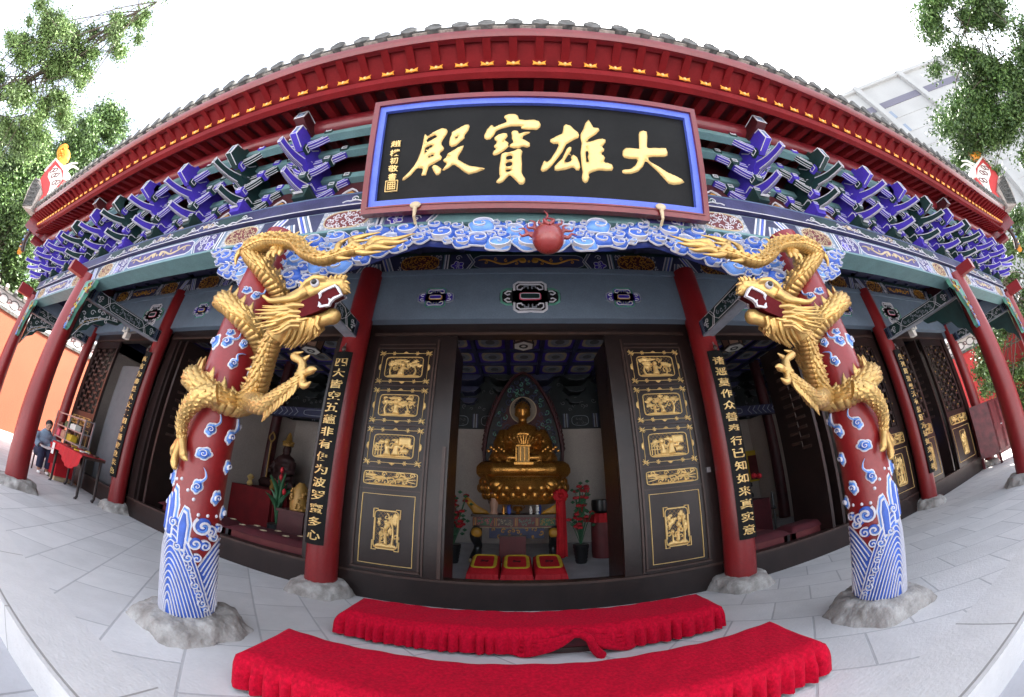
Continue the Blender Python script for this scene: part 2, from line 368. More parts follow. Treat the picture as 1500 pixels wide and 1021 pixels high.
# ---------------------------------------------------------------- ornament vocabulary
def curls(mb, mp, inside, n, r0, r1, w, m, h=.004, seed=0, turns=1.3, e=1.0, x0=0, x1=1, y0=0, y1=1, gap=.92, asp=1.0):
    rs = np.random.RandomState(seed); pts = []; tries = 0
    while len(pts) < n and tries < n*30:
        tries += 1; x, y, r = rs.uniform(x0, x1), rs.uniform(y0, y1), rs.uniform(r0, r1)
        if not inside(x, y) or any(math.hypot(x-a, y-b) < (r+c)*gap for a, b, c in pts): continue
        pts.append((x, y, r)); d = rs.choice([-1, 1]); a0 = rs.uniform(0, 6.28); P = spiral(x, y, r, turns, a0, d, 16, e)
        mb.rib(P, np.linspace(w, w*.7, len(P)), mp, h, m)
    return pts
def ruyi(mb, mp, cx, cy, s, m, mo, mw=.010, flip=1, h=.003):
    t = np.linspace(-PI*.93, PI*.93, 40); R = s*(1+.18*np.cos(5*t)); P = np.stack([cx+flip*R*np.cos(t), cy+R*np.sin(t)*.92], 1)
    mb.prism(P, mp, 0, h, m); mb.rib(P, mw, mp, h+.004, mo, closed=True)
    for d in (-1, 1): mb.rib(spiral(cx-flip*s*.12, cy+d*s*.42, s*.36, 1.2, PI/2*d, -d*flip, 16), mw*.8, mp, h+.004, mo)
    mb.rib([(cx-flip*s*.9, cy), (cx+flip*s*.5, cy)], mw*.7, mp, h+.003, mo)
def cartouche(mb, mp, x0, x1, y0, y1, base, ring, fig, seed, mw=.012, dens=1.0, fw=None):
    cy, hh = (y0+y1)/2, (y1-y0)/2; P = [(x0, cy), (x0+hh*.35, y1-hh*.3), (x0+hh, y1), (x1-hh, y1), (x1-hh*.35, y1-hh*.3), (x1, cy), (x1-hh*.35, y0+hh*.3), (x1-hh, y0), (x0+hh, y0), (x0+hh*.35, y0+hh*.3)]
    mb.prism(P, mp, 0, .003, base); mb.rib(P, mw, mp, .008, ring, closed=True)
    w = fw or hh*.30; n = max(3, int((x1-x0-hh*1.2)/(hh*1.25)*dens)); mid = (x0+x1)/2   # two facing dragons as thick gold wavy lines
    for sg in (-1, 1):
        L = (x1-x0)/2-hh*.75; t = np.linspace(.08, 1, 40); Q = np.stack([mid+sg*(L*t), cy+hh*.42*np.sin(t*PI*2.6+.6)*(1-.2*t)], 1)
        mb.rib(Q, np.interp(t, [0, .25, .8, 1], [w*.9, w*1.15, w*.8, w*.3]), mp, .011, fig)
        mb.puff([ell(mid+sg*L*.12, cy+hh*.1, hh*.42, hh*.36)], mp, hh*.14, .012, fig, .003)
        for k in range(4):
            t0 = .25+.2*k; xx, yy = mid+sg*L*t0, cy+hh*.42*np.sin(t0*PI*2.6+.6); d = -1 if yy > cy else 1
            mb.rib(spiral(xx, yy+d*hh*.52, hh*.26, 1.0, PI/2, d, 10), w*.42, mp, .010, fig)
    mb.puff([ell(mid, cy, hh*.16, hh*.18)], mp, hh*.07, .014, fig, .003)
def medal(mb, mp, cx, cy, rx, ry, base, fig, ring, seed, cr=.03, w=.012, n=60, p=2.6):
    mb.prism(ell(cx, cy, rx, ry, p=p), mp, 0, .003, base); mb.rib(ell(cx, cy, rx, ry, p=p), .014, mp, .008, ring, closed=True)
    curls(mb, mp, lambda x, y: ((x-cx)/rx)**2+((y-cy)/ry)**2 < .78, n, cr*.6, cr*1.2, w, fig, .009, seed, .9, x0=cx-rx, x1=cx+rx, y0=cy-ry, y1=cy+ry, gap=.75)
def vstripes(mb, mp, x, y0, y1, cols, w, slant=0.0):
    for i, c in enumerate(cols):
        a = x+i*w; mb.prism([(a, y0), (a+w, y0), (a+w+slant, y1), (a+slant, y1)], mp, 0, .003+.0005*(i % 2), c)
def chevron(mb, mp, x, y0, y1, d, cols, w):
    cy = (y0+y1)/2; q = (y1-y0)*.55*d
    for i, c in enumerate(cols): mb.rib([(x+i*w*d, y0), (x+i*w*d+q, cy), (x+i*w*d, y1)], w*.8, mp, .007, c)
def painted_band(mb, mp, L, H, seed, dark=False, mid=False):
    """one bay of a painted beam: end stripes, medallions, ruyi clouds and a long dragon cartouche"""
    e = .012; y0, y1 = e, H-e; cy = H/2; pale = 'navy' if dark else 'pale'; m2 = 'violet'; fig = 'ochre' if dark else 'sand'
    wl = 'wht'; cart = L*.37
    for sg in (1, -1):
        f = (lambda p, h, g=mp, s=sg: g(np.stack([p[:, 0] if s > 0 else L-p[:, 0], p[:, 1]], 1), h))
        mb.prism([(.0, y0), (.36, y0), (.36, y1), (.0, y1)], f, 0, .001, 'navy')
        for q, c in ((0, wl), (.028, 'cobalt'), (.056, wl), (.084, 'steel'), (.112, wl)): mb.rib([(.06+q, y1), (.20+q, y0)], .022, f, .006, c)
        for q, c in ((0, wl), (.028, 'steel'), (.056, wl)): mb.rib([(.06+q, y0), (.0+q, y1*.6)], .022, f, .006, c)
        mw = H*.92; x1 = .36
        mb.prism([(x1, y0), (x1+2*mw+.06, y0), (x1+2*mw+.06, y1), (x1, y1)], f, 0, .0015, pale)
        curls(mb, f, lambda x, y: ((x-x1-mw-.03)/mw)**2+((y-cy)/(H*.42))**2 > 1.12, 26, .012, .022, .006, wl, .006, seed+3, 1.1, x0=x1+.02, x1=x1+2*mw+.04, y0=y0+.015, y1=y1-.015)
        medal(mb, f, x1+mw+.03, cy, mw*.94, H*.42, 'dred' if dark else 'maroon', 'wht' if mid else fig, fig, seed+(sg > 0), H*.125, H*.036, 60)
        xx = x1+2*mw+.08; vstripes(mb, f, xx, y0, y1, ['steel', wl, 'navy', wl], .02); xx += .10
        room = L/2-cart/2-xx-.06
        mb.prism([(xx, y0), (xx+room, y0), (xx+room+H*.25, cy), (xx+room, y1), (xx, y1)], f, 0, .0015, m2 if not dark else 'navy')
        k = max(1, int(round(room/(H*.62))))
        for i in range(k):
            cx = xx+(i+.5)*room/k; s = min(H*.25, room/k*.42)
            ruyi(mb, f, cx, cy+H*.20*(1 if i % 2 else -1), s, 'blue' if i % 2 == 0 else m2, wl, .010, 1 if i % 2 else -1, .004)
            mb.rib(spiral(cx, cy-H*.26*(1 if i % 2 else -1), H*.15, 1.3, 0, 1), .008, f, .008, wl)
        for q, c in ((0, wl), (.02, 'steel'), (.04, wl)): mb.rib([(xx+room+q, y0), (xx+room+H*.27+q, cy), (xx+room+q, y1)], .011, f, .008, c)
    mb.prism([(L/2-cart/2, y0), (L/2+cart/2, y0), (L/2+cart/2, y1), (L/2-cart/2, y1)], mp, 0, .001, 'teal' if mid else ('steel' if not dark else 'grn'))
    if mid: return
    cartouche(mb, mp, L/2-cart/2+.03, L/2+cart/2-.03, H*.14, H*.86, 'navy' if dark else 'violet', wl if not dark else 'pale', fig, seed)
# ---------------------------------------------------------------- front beams, frieze board
ZB, ZT, FZ = 3.2, 3.47, 3.66
bays = [(-C, -B), (-B, -AF), (-AF, AF), (AF, B), (B, C)]
for i, (x0, x1) in enumerate(bays):
    mb = MB(); mb.box(x0, x1, .002, .22, ZB+.002, ZT, 'slate'); mb.box(x0, x1, -.012, .235, ZB-.012, ZB+.012, 'teal')
    painted_band(mb, front(x0, .002, ZB+.014), x1-x0, ZT-ZB-.014, 11+i*7, False, i == 2)
    mb.build('painted_beam', hall)
    mb = MB(); mb.box(x0, x1, -.045, .25, ZT+.012, FZ, 'frz'); L = x1-x0; mp = front(x0, -.045, ZT); n = int(L/.42); H = FZ-ZT
    rs = np.random.RandomState(i+50); bx_ = [x for x in (-10.25, -9.38, -8.47, -7.56, -6.65, -5.77, -4.9, -4.03, -3.16, -2.28, -1.38, -.47) for x in (x, -x) if x0+.1 < x < x1-.1]
    for c in bx_:                                       # a green hanging cloud under every bracket set
        c -= x0; s = .27; t = np.linspace(-1, 1, 41); P = np.stack([c+s*t, .050-.034*np.cos(t*PI*.5)+.022*abs(np.sin(t*PI*2))-.012*(abs(t) < .25)], 1)
        mb.prism(np.vstack([P, [(c+s*.8, H*.75), (c-s*.8, H*.75)]]), mp, 0, .010, 'grn'); mb.rib(P, .0085, mp, .017, 'wht', .006)
        for q in (-1, 1): mb.rib(spiral(c+q*s*.86, H*.42, .036, 1.2, PI*(q > 0), -q), .008, mp, .016, 'wht', .002); mb.rib(crom([(c+q*s*.95, H*.30), (c+q*s*1.15, H*.36), (c+q*s*1.3, H*.26)], 5), .008, mp, .008, 'wht')
    mb.rib([(0, .012), (L, .012)], .008, mp, .006, 'wht'); mb.rib([(0, H-.018), (L, H-.018)], .008, mp, .006, 'steel')
    for c in [(p+q)/2-x0 for p, q in zip(sorted(bx_), sorted(bx_)[1:])]:
        for k in range(9): g = rs.uniform(-.17, .14); mb.rib(crom([(c+g, H*rs.uniform(.25, .6)), (c+g+.04, H*rs.uniform(.4, .8)), (c+g+.09, H*rs.uniform(.3, .6))], 5), .008, mp, .006, 'wht' if k % 2 else 'sand')
        mb.puff([ell(c, H*.5, .03, .022)], mp, .008, .008, 'sand')
    mb.build('frieze_board', hall)
for sx in (-1, 1):                                        # side beams of the porch, beam ends through the columns
    for y0, y1 in ((.22, D),):
        mb = MB(); x = sx*C; mb.box(x-.1, x+.1, y0, 6.2, ZB, ZT, 'slate'); mb.box(x-.14, x+.14, y0, 6.2, ZT, FZ, 'navy')
        painted_band(mb, flat((x+.1, .22, ZB), (0, 1, 0), (0, 0, 1)) if sx > 0 else flat((x-.1, 1.5, ZB), (0, -1, 0), (0, 0, 1)), 1.3, ZT-ZB, 5); mb.build('painted_beam', hall)
    mb = MB(); mb.box(sx*B-.07, sx*B+.07, -.36, -.1, ZB+.03, ZB+.19, 'red'); mb.build('beam_end', hall)
    mb = MB(); x0, x1 = sorted((sx*(C+.1), sx*(C+.42))); mb.box(x0, x1, -.07, .07, ZB+.03, ZB+.25, 'red'); mb.box(sx*C-.07, sx*C+.07, -.4, -.1, ZB+.03, ZB+.25, 'red'); mb.build('beam_end', hall)
# tie beams from the porch columns back to the wall columns, with painted sides
def tie(x, z0, z1, w=.075):
    mb = MB(); mb.box(x-w, x+w, .12, D-.1, z0, z1, 'pale'); L = D-.22; H = z1-z0-.03
    for mp in (flat((x+w, .12, z0+.02), (0, 1, 0), (0, 0, 1)), flat((x-w, D-.1, z0+.02), (0, -1, 0), (0, 0, 1))):
        mb.prism([(0, 0), (L, 0), (L, H), (0, H)], mp, 0, .003, 'grn'); 
        for sg in (1, -1):
            f = (lambda p, h, g=mp, s=sg: g(np.stack([p[:, 0] if s > 0 else L-p[:, 0], p[:, 1]], 1), h))
            vstripes(mb, f, .02, 0, H, ['wht', 'navy', 'wht', 'steel', 'wht', 'navy'], .022)
            for q in (0, .035): mb.rib([(.2+q, .0), (.30+q, .0), (.36+q, H/2), (.30+q, H), (.2+q, H)], .011, f, .008, 'wht')
            curls(mb, f, lambda a, b: True, 5, .03, .05, .012, 'wht', .008, 3, 1.2, x0=.15, x1=.28, y0=.05, y1=H-.05)
        mb.rib([(.45, H*.1), (L-.45, H*.1), (L-.36, H/2), (L-.45, H*.9), (.45, H*.9), (.36, H/2)], .012, mp, .009, 'wht', closed=True)
        curls(mb, mp, lambda a, b: True, 16, .025, .045, .014, 'pale', .009, 9, .9, x0=.47, x1=L-.47, y0=.045, y1=H-.045, gap=.8)
    return mb.build('tie_beam', hall)
for x in (-B, -AF, AF, B): tie(x, 3.0, 3.22)
for x in (-C, C): tie(x, 3.0, 3.2, .06)
for x in (-C, -B, -AF, AF, B, C):                           # carved brackets under the tie beams and beside the columns
    mb = MB()
    for mp in (flat((x+.04, 0, 0), (0, 1, 0), (0, 0, 1)),):
        P = [(.14, 2.98), (.85, 2.98), (.80, 2.90), (.62, 2.86), (.56, 2.76), (.40, 2.72), (.34, 2.58), (.22, 2.5), (.14, 2.3)]
        mb.prism(P, mp, -.08, 0, 'grn')
        for k, c in enumerate(('wht', 'gold', 'wht')): mb.rib([(.16+.02*k, 2.4+.1*k), (.25, 2.62+.05*k), (.42, 2.78+.03*k), (.58, 2.9), (.78, 2.95)], .014, mp, .006, c)
        curls(mb, mp, lambda a, b: b > 2.62+(a-.2)*.5, 14, .03, .05, .014, 'wht', .007, 4, 1.1, x0=.18, x1=.75, y0=2.6, y1=2.96)
    if abs(x) > 3: mb.build('carved_bracket', hall)
for sx in (-1, 1):
    for x, d in ((B, -1), (C, -1)):                           # colourful pierced bracket hanging against the column
        mb = MB(); x *= sx; d *= sx; mp = flat((x, -.03, 0), (d, 0, 0), (0, 0, 1)) if d > 0 else front(x, -.03, 0)
        f = (lambda p, h, x=x, d=d: np.stack([x+d*p[:, 0], -.03-h, p[:, 1]], 1))
        P = [(.12, 3.19), (.52, 3.19), (.50, 3.08), (.34, 3.04), (.30, 2.86), (.22, 2.74), (.21, 2.45), (.12, 2.40)]
        mb.prism(P, f, -.06, .0, 'jade'); mb.rib(P, .022, f, .014, 'pale', closed=True)
        curls(mb, f, lambda a, b: b > 3.0 or a < .25, 9, .03, .05, .020, 'maroon', .014, 5, 1, x0=.15, x1=.46, y0=2.5, y1=3.15)
        curls(mb, f, lambda a, b: b > 3.0 or a < .25, 12, .02, .03, .016, 'yel', .016, 8, .8, x0=.15, x1=.46, y0=2.5, y1=3.15)
        curls(mb, f, lambda a, b: True, 8, .02, .035, .018, 'cloudm', .016, 9, 1, x0=.14, x1=.2, y0=2.42, y1=2.75); mb.build('carved_bracket', hall)
# ---------------------------------------------------------------- bracket sets
def edge_lines(mb, P, x, m='wht', w=.012, sides=(-1, 1), ht=.036):
    for sg in sides:
        mp = (lambda p, h, s=sg: np.stack([x+s*(ht+h), p[:, 0], p[:, 1]], 1)); mb.rib(P, w, mp, .005, m)
def yz(x, t): return lambda p, h: np.stack([x+h, p[:, 0], p[:, 1]], 1)
def nose(par, y0, z0, y1, z1, main, hgt):
    """long beak with double white lines under it"""
    w = .034; un = np.array([(y0, z0), (y0-.06, z0-.004), (y0-.12, z0-.006), (y0+(y1-y0)*.55, z0+(z1-z0)*.60), (y0+(y1-y0)*.8, z0+(z1-z0)*.86), (y1, z1)])
    t = np.linspace(0, 1, 9); up = np.stack([y0+.02+(y1-y0-.02)*t, z0+hgt+(z1+.075-z0-hgt)*(1-(1-t)**1.9)], 1)
    P = np.vstack([un, up[::-1]]); mb = MB(); mb.prism(P, yz(0, 0), -w, w, main)
    edge_lines(mb, up[1:], 0, w=.012, ht=w); edge_lines(mb, un[2:], 0, w=.012, ht=w)
    tt = np.linspace(0, 1, 6); f = lambda p, h: np.stack([p[:, 0], np.interp(p[:, 1], tt, un[:, 0]), np.interp(p[:, 1], tt, un[:, 1])-h], 1)
    for q in (-.012, .012): mb.rib(np.stack([np.full(6, q), tt*.985], 1), .006, f, .005, 'wht')
    tip = un[-1]; g = lambda p, h: np.stack([p[:, 0], np.full(len(p), tip[0])-h-.001, tip[1]+p[:, 1]], 1)
    mb.prism([(-.034, .0), (.034, .0), (.030, .06), (0, .09), (-.030, .06)], g, -.03, .004, main); mb.rib([(-.032, .002), (.032, .002), (.028, .06), (0, .086), (-.028, .06)], .010, g, .010, 'wht', closed=True)
    mb.v = [v*np.c_[np.interp(v[:, 1], [y1, y0], [.45, 1.0]), np.ones(len(v)), np.ones(len(v))] for v in mb.v]; return mb
def dou(mb, x, y, z, s, m, h=None):
    h = h or s*.85; mb.box(x-s/2, x+s/2, y-s/2, y+s/2, z+h*.4, z+h, m)
    V = [(x+a*s/2, y+b*s/2, z+h*.4) for a, b in ((-1, -1), (1, -1), (1, 1), (-1, 1))]+[(x+a*s*.36, y+b*s*.36, z) for a, b in ((-1, -1), (1, -1), (1, 1), (-1, 1))]
    mb.add(V, [(0, 1, 5, 4), (1, 2, 6, 5), (2, 3, 7, 6), (3, 0, 4, 7), (4, 5, 6, 7)], m)
    mb.rib([(-s*.28, h*.50), (s*.28, h*.50), (s*.28, h*.92), (-s*.28, h*.92)], s*.13, front(x, y-s/2, z), .006, 'wht', closed=True)
    for sg in (-1, 1): mb.rib([(-s*.3, h*.95), (-s*.3, h*.45), (s*.3, h*.45), (s*.3, h*.95)], s*.10, (lambda p, q, s_=sg: np.stack([x+s_*(s/2+q), y+p[:, 0], z+p[:, 1]], 1)), .005, 'wht')
def arm(y, z, hl, main, blk, d=.030, hh=.085):
    mb = MB(); t = np.linspace(0, 1, 9)
    un = np.stack([hl*t, hh*1.5*t**2.0], 1); M2 = np.vstack([np.stack([-un[::-1, 0], un[::-1, 1]], 1), un[1:]])
    P = np.vstack([M2, np.stack([M2[::-1, 0], np.maximum(hh*1.05, M2[::-1, 1]+hh*.60)], 1)]); mp = front(0, y-d, z); mb.prism(P, mp, -2*d, 0, main)
    for off in (.006, .046): mb.rib(M2*np.array([1-off*.5, 1])+np.array([0, off]), .007, mp, .005, 'wht')
    g = lambda p, h: np.stack([p[:, 0], y+p[:, 1], z+np.interp(abs(p[:, 0]), un[:, 0], un[:, 1])-h], 1)
    for q in (-.006, .018): mb.rib(np.stack([M2[:, 0]*.97, np.full(len(M2), q)], 1), .006, g, .005, 'wht')
    for sg in (-1, 1): dou(mb, sg*(hl-.03), y, z+hh*1.75, .10, blk)
    return mb
def bracket(main, blk, special=False, short=False):
    x0 = wloc(hall); mb = MB()
    P = [(.16, 3.68), (-.02, 3.70), (-.05, 3.86), (-.16, 3.92), (-.22, 4.02), (-.34, 4.06), (-.38, 4.16), (-.42, 4.20), (-.42, 4.34), (.16, 4.34)]
    mb.prism(P, yz(0, 0), -.036, .036, main)
    for sg in (-1, 1): edge_lines(mb, [(-.02, 3.72), (-.06, 3.88), (-.05, 3.92), (.04, 3.92)], 0, sides=(sg,)); edge_lines(mb, [(-.16, 3.94), (-.17, 4.0), (-.08, 4.04), (-.06, 4.12)], 0, sides=(sg,)); edge_lines(mb, [(-.34, 4.08), (-.35, 4.15), (-.26, 4.2), (-.2, 4.3)], 0, sides=(sg,))
    if short: mb = MB(); mb.box(-.036, .036, -.02, .16, 3.68, 4.3, main)
    hy, hz = (-.54, 4.25); Q = [(-.36, 4.05), (-.40, 4.06), (hy, hz-.16), (hy, hz), (hy+.06, hz+.02), (-.3, 4.34)]
    if not short:
     mb.prism(Q, yz(0, 0), -.036, .036, main); edge_lines(mb, Q[1:5], 0, ht=.036); g = front(0, hy, 0); mb.rib([(-.03, hz-.15), (.03, hz-.15), (.03, hz-.01), (-.03, hz-.01)], .010, g, .007, 'wht', closed=True)
     mb.rib([(-.010, hz-.09), (.010, hz-.09), (.010, hz-.03), (-.010, hz-.03)], .016, g, .006, 'steel', closed=True)
    if special:
        Q2 = [(hy, hz+.02), (hy-.07, hz+.04), (hy-.07, hz+.16), (-.25, hz+.2), (-.25, hz+.04)]
        mb.prism(Q2, yz(0, 0), -.058, .058, 'dred'); edge_lines(mb, Q2[1:4], 0, ht=.058, w=.010)
        g = front(0, hy-.07, 0); mb.rib([(-.052, hz+.045), (.052, hz+.045), (.052, hz+.155), (-.052, hz+.155)], .010, g, .007, 'wht', closed=True); mb.rib([(-.03, hz+.08), (.03, hz+.08), (.03, hz+.12), (-.03, hz+.12)], .03, g, .006, 'steel', closed=True)
    # base block with its painted face
    mb.box(-.07, .07, -.085, .16, 3.665, 3.70, blk); V = [(-.105, -.12, 3.76), (.105, -.12, 3.76), (.105, .16, 3.76), (-.105, .16, 3.76), (-.07, -.085, 3.70), (.07, -.085, 3.70), (.07, .16, 3.70), (-.07, .16, 3.70)]
    mb.add(V, [(0, 1, 5, 4), (1, 2, 6, 5), (3, 0, 4, 7), (4, 5, 6, 7), (0, 1, 2, 3)], blk); mb.box(-.105, .105, -.12, .16, 3.76, 3.80, blk)
    g = front(0, -.12, 0); mb.rib([(-.1, 3.765), (.1, 3.765), (.1, 3.795), (-.1, 3.795)], .009, g, .006, 'wht', closed=True)
    mb.rib([(-.05, 3.71), (.06, 3.71), (.02, 3.75)], .012, front(0, -.105, 0), .02, 'wht', .0)
    if not short: dou(mb, 0, -.13, 3.875, .10, blk, .08); dou(mb, 0, -.335, 4.065, .10, blk, .08)
    o = mb.build('bracket_set', hall, loc=x0)
    if not short: nose(0, .0, 3.74, -.385, 3.68, main, .22).build('beak', o, loc=x0); nose(0, -.14, 3.95, -.60, 3.85, main, .22).build('beak', o, loc=x0)
    for y, z, hl in ((.0, 4.14, .26), (.06, 3.95, .30), (.085, 3.78, .22)) if short else ((-.335, 4.14, .26), (-.13, 3.95, .22), (-.13, 4.10, .37), (.085, 3.78, .24), (.085, 3.92, .37)): arm(y, z, hl, main, blk).build('cross_arm', o, loc=x0)
    o.location = (0, 0, 0); return o
# place the bracket sets
HL = Vector((0, 1.7, 0))
pb = bracket('blue', 'grn'); pg = bracket('grn', 'blue'); ps = bracket('blue', 'grn', True); pq = bracket('grn', 'blue', short=True)
def put(o, x, y=0, rz=0):
    c = dup(o, (x, y, 0), rz, hall); R = Matrix.Rotation(rz, 3, 'Z'); c.location = Vector((x, y-1.7, 0))+R@Vector((0, 1.7, 0)); return c
for sx in (-1, 1):
    for x, o in ((AF, ps), (B, ps), (.47, pq), (1.38, pq), (3.16, pg), (4.03, pb), (4.9, pb), (5.77, pg), (7.56, pg), (8.47, pb), (9.38, pb), (10.25, pb)): put(o, sx*x)
    put(ps, sx*C, 0, sx*PI/4)
    for y, o in ((.8, pb), (1.7, pg)): put(o, sx*C, y, sx*PI/2)
for o in (pb, pg, ps, pq):
    for c in list(o.children): bpy.data.objects.remove(c)
    bpy.data.objects.remove(o)
mb = MB(); E = 11.0                                             # longitudinal rails between the sets
for x0, x1 in ((-10.6, 10.6),):
    for y, z0, z1 in ((-.335, 4.255, 4.33), (-.13, 4.245, 4.33), (.085, 4.07, 4.16)): mb.box(x0, x1, y-.04, y+.04, z0, z1, 'teal')
mb.build('eave_rail', hall)
mb = MB(); mb.box(-10.3, 10.3, .12, .16, FZ, 4.6, 'dred')
for sx in (-1, 1): x0, x1 = sorted((sx*10.26, sx*10.30)); mb.box(x0, x1, .16, 6.2, FZ, 4.6, 'dred')
cx = [s*x for s in (-1, 1) for x in (.01, .92, 1.84, 2.73, 3.6, 4.47, 5.34, 6.2, 7.1, 8.0, 8.9, 9.8)]
mp = front(0, .118, 0)
for x in cx:                                                 # ochre flame boards between the sets
    if abs(x) < .1 and x < 0: continue
    mb.puff([[(x-.30, 3.67), (x+.30, 3.67), (x+.22, 3.74), (x+.12, 3.80), (x+.06, 3.88), (x, 3.92), (x-.06, 3.88), (x-.12, 3.80), (x-.22, 3.74)]], mp, .025, .012, 'ochre', .001)
    for s in (-1, 1): mb.rib([(x+s*.31, 3.68), (x+s*.22, 3.76), (x+s*.13, 3.82), (x+s*.06, 3.91), (x, 3.95)], .014, mp, .018, 'wht')
    mb.rib(ell(x, 3.77, .07, .05), .014, mp, .02, 'wht', closed=True); mb.puff([ell(x, 3.77, .05, .035)], mp, .015, .02, 'jade', .004)
mb.build('bracket_board', hall)
# ---------------------------------------------------------------- eaves
def lift(x): return .5*max(0, (abs(x)-6)/5.4)**2
def lipy(x): return -float(np.interp(abs(x), [0, .8, 1.4, 2.1, 2.8, 4, 7, 11.4], [1.015, 1.012, 1.005, 1.0, .985, .972, .985, 1.02]))
LX = 11.4; xs = np.linspace(-LX, LX, 97); ys = np.linspace(-1.03, 7.5, 24)
def path(yo, zo, ins):       # left side, front edge, right side; ins = how far inside the lip
    P = []
    for y in ys[::-1]: P.append((-LX+ins, max(y, -1.03+ins), 4.55+zo+.5*max(0, 1-(y+1.03)/5.4)**2))
    for x in xs:
        P.append((x*(LX-ins)/LX, (lipy(x) if yo is None else yo), 4.55+zo+lift(x)))
    for y in ys: P.append((LX-ins, max(y, -1.03+ins), 4.55+zo+.5*max(0, 1-(y+1.03)/5.4)**2))
    return np.array(P)
def strip(mb, paths, m):
    n = len(paths[0]); V = np.vstack(paths); F = [(k*n+i, k*n+i+1, (k+1)*n+i+1, (k+1)*n+i) for k in range(len(paths)-1) for i in range(n-1)]; mb.add(V, F, m)
mb = MB(); a0 = path(None, 0, 0); up = np.array([0, 0, .03]); 
inn = path(None, 0, .0).copy(); 
for P in (inn,): P[:, 1] += .05; 
strip(mb, [inn+(0, 0, .02), a0+(0, 0, .0), a0+(0, -.035, .028), a0+(0, -.052, .062), a0+(0, -.045, .088), a0+(0, .03, .095)], 'fred'); mb.build('eave_fascia', hall, ang=25)
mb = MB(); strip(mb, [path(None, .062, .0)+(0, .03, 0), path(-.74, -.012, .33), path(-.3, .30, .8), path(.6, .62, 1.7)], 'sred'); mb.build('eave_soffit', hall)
mb = MB(); b0 = path(-.70, -.225, .37); b1 = path(-.70, -.225, .37)
strip(mb, [path(-.66, -.15, .41), path(-.70, -.225, .37), path(-.755, -.215, .32), path(-.775, -.145, .31), path(-.74, -.135, .33), path(-.735, -.09, .34)], 'sred'); mb.build('eave_board', hall, ang=25)
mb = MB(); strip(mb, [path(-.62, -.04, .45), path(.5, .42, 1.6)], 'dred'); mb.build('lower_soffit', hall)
def flower(mb, x, y, z):
    f = flat((x, y, z), (1, 0, 0), (0, -.7, .7))
    for s in (-1, 1):
        mb.puff([[(0, -.005), (s*.03, .012), (s*.062, .030), (s*.052, .002), (s*.062, -.026), (s*.03, -.026), (0, -.032)][::s]], f, .008, .016, 'flame'); 
    mb.puff([ell(0, -.004, .018, .024)], f, .008, .024, 'leaf')
    return mb
o1 = HL; RN = 47
mb = MB(); mb.box(-.036, .036, -1.09+.76, .30, -.0, .058, 'sred'); fr = mb.build('flying_rafter', None, kind='structure', loc=(0, 0, 0)); del fr['kind']
cp = flower(MB(), 0, -.028, -.045).build('gold_cap', fr, loc=(0, 0, 0))
mb = MB(); mb.add([(a, b, c+.42*(b+.0)) for a in (-.045, .045) for b in (0, 1.2) for c in (-.02, .07)], [(0, 1, 3, 2), (4, 6, 7, 5), (0, 4, 5, 1), (2, 3, 7, 6), (0, 2, 6, 4), (1, 5, 7, 3)], 'sred'); lr = mb.build('rafter', None, loc=(0, 0, 0))
for k in range(-RN, RN+1):
    x = k*.229+.03
    c = dup(fr, None, None, hall); c.location = Vector((x, -.76, 4.555+lift(x)*.8))-HL
    c.scale = (1, (abs(lipy(x))-.762)/.33, 1)
    c2 = dup(lr, None, None, hall); c2.location = Vector((x, -.71, 4.405+lift(x)*.6))-HL
for o in (cp, fr, lr): bpy.data.objects.remove(o)
mb = MB(); mb.tube([(x, -.36+.0*x, 4.445+lift(x)*.35) for x in np.linspace(-11.0, 11.0, 45)], .10, 'fred', 16)
for sx in (-1, 1): mb.tube([(sx*10.66, y, 4.445) for y in np.linspace(-.7, 6, 8)], .10, 'fred', 14)
mb.build('eave_purlin', hall)
for sx in (-1, 1):                                           # hip rafter under each roof corner
    mb = MB(); mb.add([(sx*(a+q), b-q*0+q, c) for q in (-.07, .07) for a, b, c in ((10.0, .3, 4.25), (11.25, -.92, 4.72), (11.25, -.92, 4.98), (10.0, .3, 4.9))], [(0, 1, 2, 3), (7, 6, 5, 4), (0, 4, 5, 1), (1, 5, 6, 2), (2, 6, 7, 3)], 'fred')
    mb.build('hip_rafter', hall)
